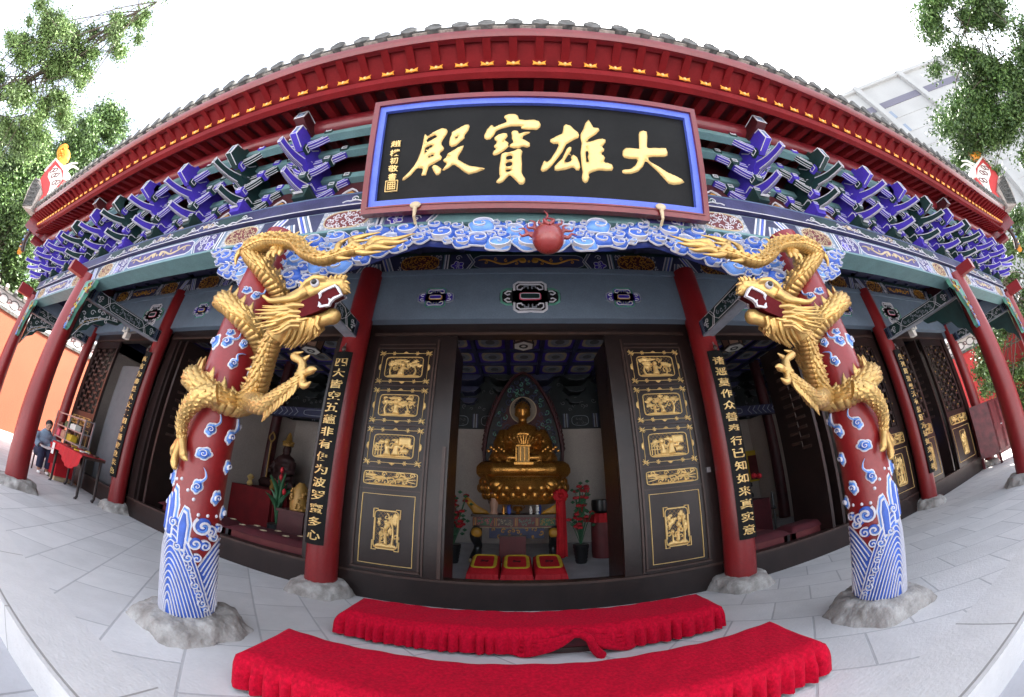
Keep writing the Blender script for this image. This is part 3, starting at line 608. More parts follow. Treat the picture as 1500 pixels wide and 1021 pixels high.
# ---------------------------------------------------------------- roof: tile rows, ridges and ornaments
mb = MB(); top = np.array([(x*.35, 4.4, 8.2) for x in np.linspace(-LX, LX, len(a0))])
n = len(a0); top[:24] = (-4.2, 4.4, 8.2); top[-24:] = (4.2, 4.4, 8.2); top[24:-24, 0] = np.clip(a0[24:-24, 0], -4.2, 4.2)
mid = a0*.55+top*.45-np.array([0, 0, .42]); strip(mb, [a0+(0, 0, .095), a0*.8+top*.2-np.array([0, 0, .22]), mid, top], 'tile'); 
bk = [(-LX, 10, 4.6), (-4.2, 4.4, 8.2), (4.2, 4.4, 8.2), (LX, 10, 4.6)]; mb.add(bk, [(0, 1, 2, 3)], 'tile')
rs = np.random.RandomState(4)
for k in range(-48, 49):                                      # rows of half-round tiles with their end pieces, pan tiles drooping between
    x = k*.234+.04
    if abs(x) > 11.3: continue
    y0, z0 = lipy(x)-.085, 4.715+lift(x); j = rs.uniform(-.012, .012, 3); Q = []; R = []
    for i in range(5):
        t = i/4*1.9; dz = .40*t-.045*t; Q += [(x+j[0]*.5, y0+t+.0, z0+dz+j[1]), (x+j[0]*.5, y0+t+.42, z0+dz+.17+j[1])]; R += [.074+j[2]*.4, .062]
    mb.tube(Q, R, 'tile', 12); mb.tube([(x+j[0], y0-.012, z0-.004+j[1]), (x+j[0], y0+.03, z0+j[1])], [.079, .079], 'tile', 14)
    f = front(x+.117, y0+.015, z0-.085); mb.prism([(-.10, .06), (-.07, .02), (0, -.0), (.07, .02), (.10, .06), (.05, .045), (0, .04), (-.05, .045)], f, -.03, 0, 'tilep'); mb.box(x+.02, x+.21, y0, y0+.5, z0-.055, z0-.035, 'tile')
mb.build('roof', hall)
def ridge_end(sx):
    q = math.hypot(1, .32); f = lambda p, h: np.stack([sx*(11.3-p[:, 0]/q-h*.32/q), -1.2+p[:, 0]*.32/q-h/q, p[:, 1]], 1)
    def both(mb, fn):
        for s in (1, -1): fn(lambda p, h, s=s: f(p, s*h))
    red = [(.75, 5.2), (1.2, 5.3), (1.12, 5.5), (1.08, 5.84), (.75, 6.15), (.2, 6.42), (-.36, 6.68), (-.38, 6.24), (-.27, 5.93), (.1, 5.7), (.3, 5.3)]
    mb = MB(); mb.prism(red, f, -.11, .11, 'redw'); wh = [(1.04, 5.0), (1.0, 5.84), (.5, 6.2), (-.05, 6.42), (-.1, 6.2), (.09, 6.0), (.55, 5.75), (.8, 5.49)]
    both(mb, lambda g: (mb.prism(wh, g, .11, .125, 'cream'), mb.rib(red[3:8], .09, g, .15, 'cream'), mb.rib([(.30, 5.3), (.1, 5.7), (-.27, 5.93)], .07, g, .15, 'cream'), [mb.rib(ell(x+dx, z, .09, .07, 14), .025, g, .14, 'maroon', .12, closed=True) for x, z in ((.82, 5.75), (.45, 6.02), (.12, 6.22)) for dx in (-.08, .08)]))
    mb.build('hip_ridge', hall)
    fan = [(.11, 5.0), (-.12, 5.25), (-.36, 5.56), (-.50, 5.85), (-.50, 6.0), (-.1, 5.85), (.3, 5.6), (.6, 5.4), (.7, 4.9)]; mb = MB(); mb.prism(fan, f, -.16, .16, 'tilep')
    def net(g):
        for t in np.linspace(0, 1, 7): mb.rib([(.11-.58*t, 5.04+.90*t), (.62-.72*t, 5.02+.8*t)], .03, g, .19, 'tile', .16); mb.rib([(.13+.45*t, 5.02), (-.48+.75*t, 5.95-.35*t)], .025, g, .185, 'tile', .16)
    both(mb, net); mb.build('corner_tiles', hall)
    fl = [(-.40, 6.60), (-.55, 6.80), (-.97, 7.1), (-1.14, 7.38), (-.94, 7.5), (-.75, 7.42), (-.86, 7.3), (-.67, 7.25), (-.45, 7.2), (-.28, 7.09), (-.10, 6.95), (-.02, 6.78), (-.15, 6.6)]; mb = MB()
    both(mb, lambda g: mb.puff([fl[::-1]], g, .045, .10, 'flame', 0, .14)); both(mb, lambda g: [mb.rib(spiral(x, z, .10, 1, 1, 1, 12), .035, g, .14, 'ochre', .05) for x, z in ((-.4, 6.85), (-.55, 7.05), (-.25, 6.75))])
    mb.build('ridge_fish', hall); mb = MB()
    for P in ([(-.05, 6.35), (.27, 6.49), (.44, 6.58), (.71, 6.57)], [(.6, 6.1), (.48, 6.37), (.68, 6.45), (1.04, 6.32)]): Q = crom(P, 7); Q3 = f(Q, np.zeros(len(Q))); mb.tube(Q3, np.linspace(.045, .018, len(Q)), 'cream', 8)
    mb.build('ridge_scroll', hall)
    mb = MB(); e = (sx*11.0, -.75, 4.35)                        # little flame finial below the corner
    for k in range(6):
        w = crom([(e[0]+sx*.1*k*.3, e[1], e[2]-.25+.06*k), (e[0]+sx*(.2+.05*k), e[1], e[2]-.2+.09*k), (e[0]+sx*(.25+.04*k), e[1]-.05, e[2]-.02+.09*k)], 5); mb.tube(w, np.linspace(.06, .015, len(w)), ('flame', 'gold', 'jade')[k % 3], 8)
    mb.build('corner_finial', hall)
    mb = MB(); Q = [(sx*11.2, -.85, 4.95), (sx*11.12, -.8, 4.7), (sx*11.08, -.78, 4.4), (sx*11.0, -.7, 4.15)]; mb.tube(crom(Q, 6), .05, 'wood2', 8)
    for k in range(9): mb.sph((sx*(11.2-.02*k), -.9+.012*k, 4.95-.09*k), .03, ('cloudm', 'wood2', 'pale')[k % 3], 8)
    mb.build('corner_drop', hall)
for sx in (-1, 1): ridge_end(sx)
# ---------------------------------------------------------------- wall line: blue lintel wall, painted band, porch ceiling
def motif(mb, mp, cx, cy, s, big):
    o = ('wht', 'jade', 'black') if big else ('wht', 'grn', 'blue')
    for hx, hy, c, k in ((1.28, .45, 'black' if big else 'blue', 0), (.72, .78, 'black' if big else 'blue', 0)): mb.prism(ell(cx, cy, s*hx, s*hy, 32, 3.2), mp, 0, .004, c)
    def ln(P, c, w=.10): mb.rib(np.array(P)*s+np.array([cx, cy]), w*s*1.15, mp, .012, c)
    for sy in (-1, 1):
        for sxx in (-1, 1):
            q = lambda P: [(a*sxx, b*sy) for a, b in P]
            ln(q([(0, .72), (.5, .74), (.66, .62), (.66, .30)]), 'wht' if big else 'jade'); ln(q([(0, .60), (.42, .62), (.54, .52), (.54, .36), (.38, .34), (.30, .44)]), o[0], .07)
            ln(q([(.08, .38), (.08, .52), (.24, .52), (.24, .42)]), 'pale', .07)
            ln(q([(.74, .38), (.98, .38), (1.18, .26), (1.22, 0)]), 'jade' if big else 'pale'); ln(q([(.78, .26), (.94, .27), (1.06, .16), (.94, .08), (.84, .12)]), o[0], .07)
    mb.prism(ell(cx, cy, s*.46, s*.19, 24, 5), mp, .004, .012, 'pink' if big else 'ochre'); mb.prism(ell(cx, cy, s*.39, s*.12, 24, 6), mp, .008, .018, 'grn' if big else 'blue')
    mb.rib(ell(cx, cy, s*.40, s*.13, 24, 6), .04*s, mp, .022, 'wht', closed=True)
YW = D
for i, (x0, x1) in enumerate([(-C, -B), (-B, -A), (-A, A), (A, B), (B, C)]):
    mb = MB(); mb.box(x0, x1, YW, 1.98, 3.34, 4.13, 'slate'); mb.box(x0, x1, YW-.03, YW, 4.06, 4.14, 'slate'); mp = front(0, YW, 0)
    xc = (x0+x1)/2
    if abs(xc) < 1: L = [(0, .32, True), (-1.27, .20, False), (1.27, .20, False)]
    elif abs(xc) < 5: L = [(xc, .32, True), (xc-1.25, .20, False), (xc+1.25, .20, False)]
    else: L = [(math.copysign(7.45, xc), .32, True), (math.copysign(8.75, xc), .20, False)]
    for a, s, bgm in L: motif(mb, mp, a, 3.675, s, bgm)
    mb.build('lintel_wall', hall)
    mb = MB(); mb.box(x0, x1, YW+.03, 1.98, 4.14, 4.52, 'grn'); painted_band(mb, front(x0, YW+.03, 4.145), x1-x0, .33, 31+i, True); mb.build('painted_beam', hall)
    mb = MB(); z = 4.56; mb.box(x0, x1, .2, 1.98, z, z+.04, 'navy'); nx = int(round((x1-x0)/.62)); dx = (x1-x0)/nx   # porch coffers
    for k in range(nx):
        for j in range(2):
            cx, cy = x0+(k+.5)*dx, .55+j*.72; mp = (lambda p, h, cx=cx, cy=cy: np.stack([cx+p[:, 0], cy+p[:, 1], z-h], 1))
            q = dx*.42; mb.prism([(-q, -.3), (q, -.3), (q, .3), (-q, .3)], mp, 0, .003, 'blue'); mb.prism([(-q*.78, -.22), (q*.78, -.22), (q*.78, .22), (-q*.78, .22)], mp, .003, .006, 'sand'); mb.prism(ell(0, 0, q*.7, .2), mp, .006, .009, 'pale')
            curls(mb, mp, lambda a, b: a*a+b*b < .03, 8, .03, .05, .014, 'maroon' if (k+j) % 2 else 'steel', .013, k, 1, x0=-.15, x1=.15, y0=-.15, y1=.15)
    for k in range(nx+1): mb.box(x0+k*dx-.03, x0+k*dx+.03, .2, 1.75, z-.06, z, 'navy')
    for y in (.2, .91, 1.62): mb.box(x0, x1, y-.03, y+.03, z-.055, z-.003, 'navy')
    mb.build('porch_ceiling', hall)
# ---------------------------------------------------------------- doors and plinth
YD = 1.86
mb = MB()
for x0, x1 in ((-C, -B-.1), (-B+.1, -A-.13), (-A+.13, A-.13), (A+.13, B-.1), (B+.1, C)):
    mb.box(x0, x1, YD, 2.02, -.05, .30, 'wood'); mb.box(x0, x1, YD-.012, YD+.05, .285, .312, 'wood2')
for x0, x1 in ((-C, -B), (-B, -A), (-A, A), (A, B), (B, C)):
    mb.box(x0+.1, x1-.1, YD-.004, 2.0, 3.17, 3.345, 'wood'); mb.box(x0+.2, x1-.2, YD-.03, YD-.004, 3.165, 3.20, 'wood2')
for x in (-A, A, -B, B, -C, C):
    for s in (-1, 1):
        a, b = sorted((x+s*.12, x+s*.34)); 
        if abs(a) < C: mb.box(a, b, YD-.002, 1.99, .30, 3.17, 'wood')
mb.build('door_frame', hall)
mb = MB(); mb.box(-C, C, 1.99, 2.06, 3.2, 4.5, 'wood'); mb.build('inner_lintel', hall)
def star_frame(mb, mp, x0, x1, z0, z1, arch=True):
    mb.rib([(x0, z0), (x1, z0), (x1, z1), (x0, z1)], .007, mp, .010, 'leaf', closed=True)
    for x, z in ((x0, z0), (x1, z0), (x1, z1), (x0, z1)):
        for a in (.6, .6+PI/2, -.4): mb.rib([(x-.045*math.cos(a), z-.045*math.sin(a)), (x, z), (x+.045*math.cos(a), z+.045*math.sin(a))], [.004, .02, .004], mp, .016, 'leaf')
    for t in (.25, .75):
        for z in (z0, z1): x = x0+(x1-x0)*t; [mb.rib([(x-.025*math.cos(a), z-.025*math.sin(a)), (x+.025*math.cos(a), z+.025*math.sin(a))], .010, mp, .014, 'leaf') for a in (.2, 1.3, 2.3)]
    xm, zm = (x0+x1)/2, (z0+z1)/2
    for z, s in ((z0, -1), (z1, 1)): mb.puff([[(xm-.04, z), (xm+.04, z), (xm+.02, z+s*.02), (xm, z+s*.03), (xm-.02, z+s*.02)]], mp, .008, .012, 'leaf')
    for x, s in ((x0, -1), (x1, 1)): mb.puff([[(x, zm-.05), (x, zm+.05), (x+s*.025, zm+.03), (x+s*.032, zm), (x+s*.025, zm-.03)]], mp, .008, .012, 'leaf')
def relief(mb, mp, x0, x1, z0, z1, seed, kind=0):
    """pierced gold carving over a dark lattice: trees, figures, rocks"""
    w, h = x1-x0, z1-z0; rs = np.random.RandomState(seed); mb.prism([(x0, z0), (x1, z0), (x1, z1), (x0, z1)], mp, 0, .002, 'black')
    for k in range(int((w+h)/.05)):
        for s in (-1, 1):
            a = np.array([x0+k*.05-(0 if s > 0 else 0), z0]); P = []
            for t in np.linspace(0, h, 8): 
                x = (x0+k*.05-h+t) if s > 0 else (x0+k*.05-t); 
                if x0 <= x <= x1: P.append((x, z0+t))
            if len(P) > 1: mb.rib(P, .004, mp, .004, 'goldd')
    mb.rib(ell((x0+x1)/2, (z0+z1)/2, w/2, h/2, 32, 9), .010, mp, .016, 'leaf', closed=True)
    st = .009; ux = lambda t: x0+w*t; uz = lambda t: z0+h*t; m = 'leaf'
    def blob(P, hm=.022): mb.puff([np.array([(ux(a), uz(b)) for a, b in P])], mp, st, hm, m, .002, .03)
    def tree(x, y, s, d):
        P = crom([(ux(x), uz(.04)), (ux(x+d*.05), uz(y*.5)), (ux(x-d*.02), uz(y))], 6); mb.rib(P, np.linspace(.03, .015, len(P)), mp, .02, m)
        for k in range(9): a = rs.uniform(-1, 1); b = rs.uniform(-.6, .8); blob([(x+a*s+q*.06*math.cos(t), y+b*s*.6+q*.075*math.sin(t)) for t in np.linspace(0, 6.0, 9) for q in (1+.3*math.sin(3*t),)], .016)
    def figure(x, y, s, lean=0):
        blob([(x-.10*s, y), (x+.12*s, y), (x+.07*s+lean*.5, y+.28*s), (x+.08*s+lean, y+.50*s), (x+.0+lean, y+.56*s), (x-.07*s+lean, y+.48*s), (x-.06*s, y+.25*s)], .03)
        mb.puff([ell(ux(x+lean), uz(y+.64*s), .022*s+.010, .03*s+.010, 12)], mp, st, .03, m, .004); P = [(ux(x+lean), uz(y+.42*s)), (ux(x+lean+.16*s), uz(y+.36*s)), (ux(x+lean+.2*s), uz(y+.5*s))]; mb.rib(P, .022*s+.006, mp, .026, m)
    blob([(.02, .02), (.98, .02), (.9, .10), (.7, .14), (.55, .09), (.3, .15), (.1, .09)], .018)
    for k in range(9): t, q = rs.uniform(.08, .92), rs.uniform(.2, .88); mb.rib(spiral(ux(t), uz(q), .028+.012*rs.rand(), 1.0, rs.uniform(0, 6), rs.choice([-1, 1]), 10), .013, mp, .014, m)
    for k in range(7):
        t, q, r_ = rs.uniform(.1, .9), rs.uniform(.45, .9), rs.uniform(.05, .10); blob([(t+r_*(1+.35*math.sin(3*a+k))*math.cos(a), q+r_*1.1*(1+.35*math.cos(4*a+k))*math.sin(a)) for a in np.linspace(0, 5.9, 11)], .015)
    if kind == 0:
        figure(rs.uniform(.35, .5), .1, rs.uniform(.75, .95), rs.uniform(-.08, .08)); tree(rs.uniform(.7, .85), .6, .17, 1); tree(rs.uniform(.12, .22), .65, .12, -1)
        blob([(.3, .75), (.5, .82), (.55, .9), (.35, .92), (.2, .85)], .014)
    elif kind == 1:
        figure(.35, .1, .9, -.03); figure(.55, .1, .95, .03); blob([(.62, .55), (.92, .55), (.92, .85), (.88, .9), (.62, .9)], .015); blob([(.68, .2), (.85, .2), (.9, .35), (.8, .45), (.7, .4)], .025)
        for t in (.06, .13, .2): mb.rib([(ux(t), uz(.1)), (ux(t), uz(.6))], .012, mp, .012, m); mb.rib([(ux(.04), uz(.2+2*t)), (ux(.24), uz(.2+2*t))], .012, mp, .012, m)
    elif kind == 2:
        for s in (-1, 1):
            c = .5+s*.2; blob([(c, .35), (c+s*.1, .5), (c+s*.16, .75), (c+s*.05, .62), (c-s*.06, .6), (c-s*.12, .42)], .02)
            for k in range(3): P = crom([(ux(c+s*.06), uz(.45)), (ux(c+s*.2), uz(.3+.2*k)), (ux(c+s*.27), uz(.25+.28*k))], 5); mb.rib(P, np.linspace(.016, .006, len(P)), mp, .014, m)
        for k in range(7): mb.rib(spiral(ux(.12+.13*k), uz(.2 if k % 2 else .8), .03, 1.1), .012, mp, .014, m)
    else:
        figure(.5, .1, .72, rs.uniform(-.05, .05)); figure(.28, .06, .5); tree(.75, .75, .18, 1)
        for k in range(5): t = rs.uniform(.1, .9); blob([(t, .55+.05*k), (t+.12, .6+.05*k), (t+.08, .66+.05*k), (t-.06, .64+.05*k)], .016)
def notched(mb, mp, x0, x1, z0, z1, n=.05):
    P = [(x0+n, z0), (x0+n, z0+n*.3), (x1-n, z0+n*.3), (x1-n, z0), (x1, z0), (x1, z0+2*n), (x1-n*.5, z0+2*n), (x1-n*.5, z1-2*n), (x1, z1-2*n), (x1, z1), (x1-n, z1), (x1-n, z1-n*.3), (x0+n, z1-n*.3), (x0+n, z1), (x0, z1), (x0, z1-2*n), (x0+n*.5, z1-2*n), (x0+n*.5, z0+2*n), (x0, z0+2*n), (x0, z0)]
    mb.rib(P, .012, mp, .016, 'leaf', closed=True)
def leaf_base(x0, x1, y, name='door_leaf', parent=None, z0=.315, z1=3.16, lab=None):
    mb = MB(); mb.box(x0, x1, y, y+.06, z0, z1, 'wood'); o = mb.build(name, parent or hall, **({'label': lab} if lab else {})); return o
for sx in (-1, 1):                                          # the two carved door leaves of the middle bay
    x0, x1 = (-2.08, -.95) if sx < 0 else (.96, 2.16); f0 = -1.92 if sx < 0 else 1.28; f1 = f0+.625
    d = leaf_base(x0, x1, YD-.0, lab='dark door leaf with gold relief panels'); mp = front(0, YD, 0)
    mb = MB(); g0, g1 = f0-.07, f1+.07
    for z in (3.04, 2.985, 2.475, 1.98, 1.485, 1.235): mb.box(g0, g1, YD-.014, YD, z-.006, z+.006, 'wood2')
    for x in (g0, g1): mb.box(x-.012, x+.012, YD-.016, YD, .36, 2.985, 'wood2')
    mb.rib([(g0-.02, .36), (g1+.02, .36)], .03, mp, .03, 'wood2'); mb.box(g1+.03 if sx < 0 else g0-.05, g1+.05 if sx < 0 else g0-.03, YD-.02, YD, .33, 3.1, 'wood2'); mb.build('moulding', d)
    for k, (z0, z1, kd) in enumerate(((2.53, 2.91, 0), (2.035, 2.41, 0 if sx < 0 else 3), (1.54, 1.92, 1))):
        mb = MB(); star_frame(mb, mp, f0, f1, z0, z1); relief(mb, mp, f0+.065, f1-.065, z0+.055, z1-.055, 3+k*5+(sx > 0)*17, kd); mb.build('gold_panel', d)
    mb = MB(); relief(mb, mp, f0-.01, f1+.01, 1.285, 1.435, 40, 2); mb.build('gold_panel', d)
    mb = MB(); mb.rib([(f0, .41), (f1, .41), (f1, 1.18), (f0, 1.18)], .010, mp, .012, 'leaf', closed=True)
    relief(mb, mp, f0+.17, f1-.17, .59, 1.0, 50+sx, 3); notched(mb, mp, f0+.155, f1-.155, .57, 1.02); mb.build('gold_panel', d)
    mb = MB(); xs_ = -1.0 if sx < 0 else 1.0
    mb.box(xs_-.02, xs_+.02, YD-.02, YD+.0, .32, 1.75, 'wood2') if sx < 0 else mb.box(2.05, 2.10, YD-.02, YD, 1.36, 1.42, 'metal'); mb.build('handle' if sx > 0 else 'door_stop', d)
    mb = MB(); ex = -.93 if sx < 0 else .93; a, b = sorted((ex+sx*.06, ex+sx*.10)); mb.box(a, b, 2.03, 2.6, .06, 3.15, 'wood'); mb.build('folded_leaf', hall)   # second leaf folded back inside
def lattice_leaf(x0, x1, seed, gold=True, ang=0):
    d = leaf_base(x0, x1, YD+.0, z1=1.42); mp = front(0, YD, 0); w = .09; mb = MB()
    for a, b, c, e in ((x0, x0+w, 1.42, 3.16), (x1-w, x1, 1.42, 3.16), (x0+w, x1-w, 1.42, 1.50), (x0+w, x1-w, 3.0, 3.16)): mb.box(a, b, YD+.001, YD+.06, c, e, 'wood')
    mb.build('leaf_frame', d); mb = MB(); L, H = x1-x0-2*w, 1.5; nx, nz = 6, 15        # interlocking lattice
    for i in range(nx+1):
        x = x0+w+L*i/nx; mb.box(x-.011, x+.011, YD+.012, YD+.035, 1.5, 3.0, 'lattice')
    for j in range(nz):
        z = 1.5+H*(j+.5)/nz
        for i in range(nx):
            if (i+j) % 2: continue
            xa, xb = x0+w+L*i/nx, x0+w+L*(i+1)/nx; mb.box(xa, xb, YD+.010, YD+.036, z-.011, z+.011, 'lattice'); mb.box(xa+L/nx*.3, xb-L/nx*.3, YD+.009, YD+.037, z-.03, z+.03, 'lattice')
            if gold and (i*7+j*3) % 4 == 0: mb.sph(((xa+xb)/2, YD+.005, z+.045), (.02, .012, .018), 'goldd', 8)
    mb.build('lattice', d); mb = MB(); relief(mb, mp, x0+.09, x1-.09, 1.20, 1.38, seed, 2); mb.build('gold_panel', d)
    mb = MB(); mb.rib([(x0+.08, .42), (x1-.08, .42), (x1-.08, 1.12), (x0+.08, 1.12)], .012, mp, .010, 'leaf', closed=True); c = (x0+x1)/2; relief(mb, mp, c-.16, c+.16, .52, 1.04, seed+1, 3); mb.build('gold_panel', d); return d
lattice_leaf(5.60, 6.50, 61); lattice_leaf(4.66, 5.56, 71); lattice_leaf(6.86, 7.75, 81); lattice_leaf(8.62, 9.85, 91); lattice_leaf(-10.1, -8.75, 95, False)
for x, yaw in ((4.12, 0), (4.36, 0), (-6.27, 0), (-6.05, 0), (8.42, 0), (-2.66, 0)):     # leaves folded edge-on into the hall, carved edges
    mb = MB(); mb.box(x-.03, x+.03, 1.90, 2.65, .06, 3.16, 'wood')
    if abs(x) > 4.2 or x > 0:
        mp = flat((x-.03*np.sign(x), 1.92, 0), (0, 1 if x < 0 else 1, 0), (0, 0, 1))
        for j in range(10): mb.rib([(.12, 1.5+j*.15), (.3, 1.5+j*.15), (.3, 1.58+j*.15), (.5, 1.58+j*.15)], .05, (lambda p, h, x=x: np.stack([np.full(len(p), x-np.sign(x)*(.03+.0)-np.sign(x)*h), 1.92+p[:, 0], p[:, 1]], 1)), .012, 'wood2')
    mb.build('folded_leaf', hall)
# ---------------------------------------------------------------- inside of the hall
YB = 6.3
mb = MB(); mb.box(-C, C, YB, YB+.15, 0, 2.78, 'beige'); 
mb.build('back_wall', hall)
for sx in (-1, 1):
    mb = MB(); x0, x1 = sorted((sx*10.2, sx*10.35)); mb.box(x0, x1, 1.99, YB, 0, 4.6, 'beige'); mb.build('side_wall', hall)
for x in (-6.6, 6.6):
    mb = MB(); mb.box(x-.05, x+.05, 3.2, YB, 0, 2.75, 'beige'); mb.build('inner_wall', hall)
for x in (-A, A, -B, B):
    mb = MB(); mb.lathe([(.16, 0), (.15, 2), (.14, 4.3)], 'dred', (x*.98, 5.4, 0), 24); mb.build('inner_column', hall)
mb = MB(); mb.box(-C, C, YB-.05, YB, 2.78, 3.2, 'grn_shade'); mp = front(-C, YB-.05, 2.78)
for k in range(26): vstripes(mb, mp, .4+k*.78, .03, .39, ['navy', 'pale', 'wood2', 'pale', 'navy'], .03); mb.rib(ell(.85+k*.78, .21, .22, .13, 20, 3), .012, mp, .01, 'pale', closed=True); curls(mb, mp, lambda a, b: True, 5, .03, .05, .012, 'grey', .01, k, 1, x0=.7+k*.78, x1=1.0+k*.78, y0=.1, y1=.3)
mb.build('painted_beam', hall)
mb = MB(); mb.box(-C, C, YB-.04, YB, 3.2, 4.3, 'grn_shade')
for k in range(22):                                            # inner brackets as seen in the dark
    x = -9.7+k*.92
    for j in range(3): mb.add(*[(lambda z, q, w: ([(x-w, YB-.04-q, z), (x+w, YB-.04-q, z), (x+w*.5, YB-.04-q, z-.14), (x-w*.5, YB-.04-q, z-.14), (x-w, YB-.04, z), (x+w, YB-.04, z), (x+w*.5, YB-.04, z-.14), (x-w*.5, YB-.04, z-.14)], [(0, 1, 2, 3), (0, 4, 5, 1), (2, 6, 7, 3), (1, 5, 6, 2), (0, 3, 7, 4)]))(3.55+.25*j, .2+.18*j, .22+.08*j)][0], 'navy' if k % 2 else 'grn_shade'); mb.rib([(x-.2, 3.44+.25*j), (x, 3.40+.25*j), (x+.2, 3.44+.25*j)], .012, front(0, YB-.25-.18*j, 0), .01, 'grey')
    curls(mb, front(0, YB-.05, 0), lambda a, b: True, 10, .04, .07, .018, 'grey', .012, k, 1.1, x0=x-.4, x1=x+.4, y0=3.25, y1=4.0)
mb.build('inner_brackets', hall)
zc = 4.22; px = .74; mb = MB(); mb.box(-C, C, 2.05, YB, zc, zc+.05, 'navy')
nx = 27; xs0 = -nx*px/2
for i in range(nx):
    for j in range(5):
        cx, cy = xs0+(i+.5)*px, 2.6+j*.78; mp = (lambda p, h, cx=cx, cy=cy: np.stack([cx+p[:, 0], cy+p[:, 1], zc-.001-h], 1))
        mb.prism([(-.31, -.33), (.31, -.33), (.31, .33), (-.31, .33)], mp, 0, .003, 'blue'); mb.prism(ell(0, 0, .25, .25, 24, 4), mp, .003, .006, 'sand'); mb.prism(ell(0, 0, .20, .20), mp, .006, .009, 'pale'); mb.prism(ell(0, 0, .10, .10), mp, .009, .012, 'grey')
for i in range(nx+1): mb.box(xs0+i*px-.04, xs0+i*px+.04, 2.05, YB, zc-.07, zc-.002, 'navy')
for j in range(6): mb.box(-C, C, 2.21+j*.78-.04, 2.21+j*.78+.04, zc-.06, zc-.003, 'navy')
mb.build('coffered_ceiling', hall)
for x0, x1 in ((-B, -A), (A, B)):                              # cross beam with strut seen through the side bays
    mb = MB(); y = 4.9; mb.box(x0, x1, y, y+.2, 2.62, 2.85, 'navy'); mb.box((x0+x1)/2+.3, (x0+x1)/2+.42, y, y+.12, 2.85, 4.2, 'pale'); mp = front(x0, y, 2.62)
    for sg in (0, 1):
        for k in range(6): a = .3+k*.16; a = a if sg == 0 else (x1-x0)-a; d = 1 if sg == 0 else -1; mb.rib([(a, .02), (a+.1*d, .115), (a, .21)], .02, mp, .01, 'pale')
    mb.rib(ell((x1-x0)/2, .115, .8, .07, 24, 5), .015, mp, .012, 'pale', closed=True); mb.build('inner_beam', hall)
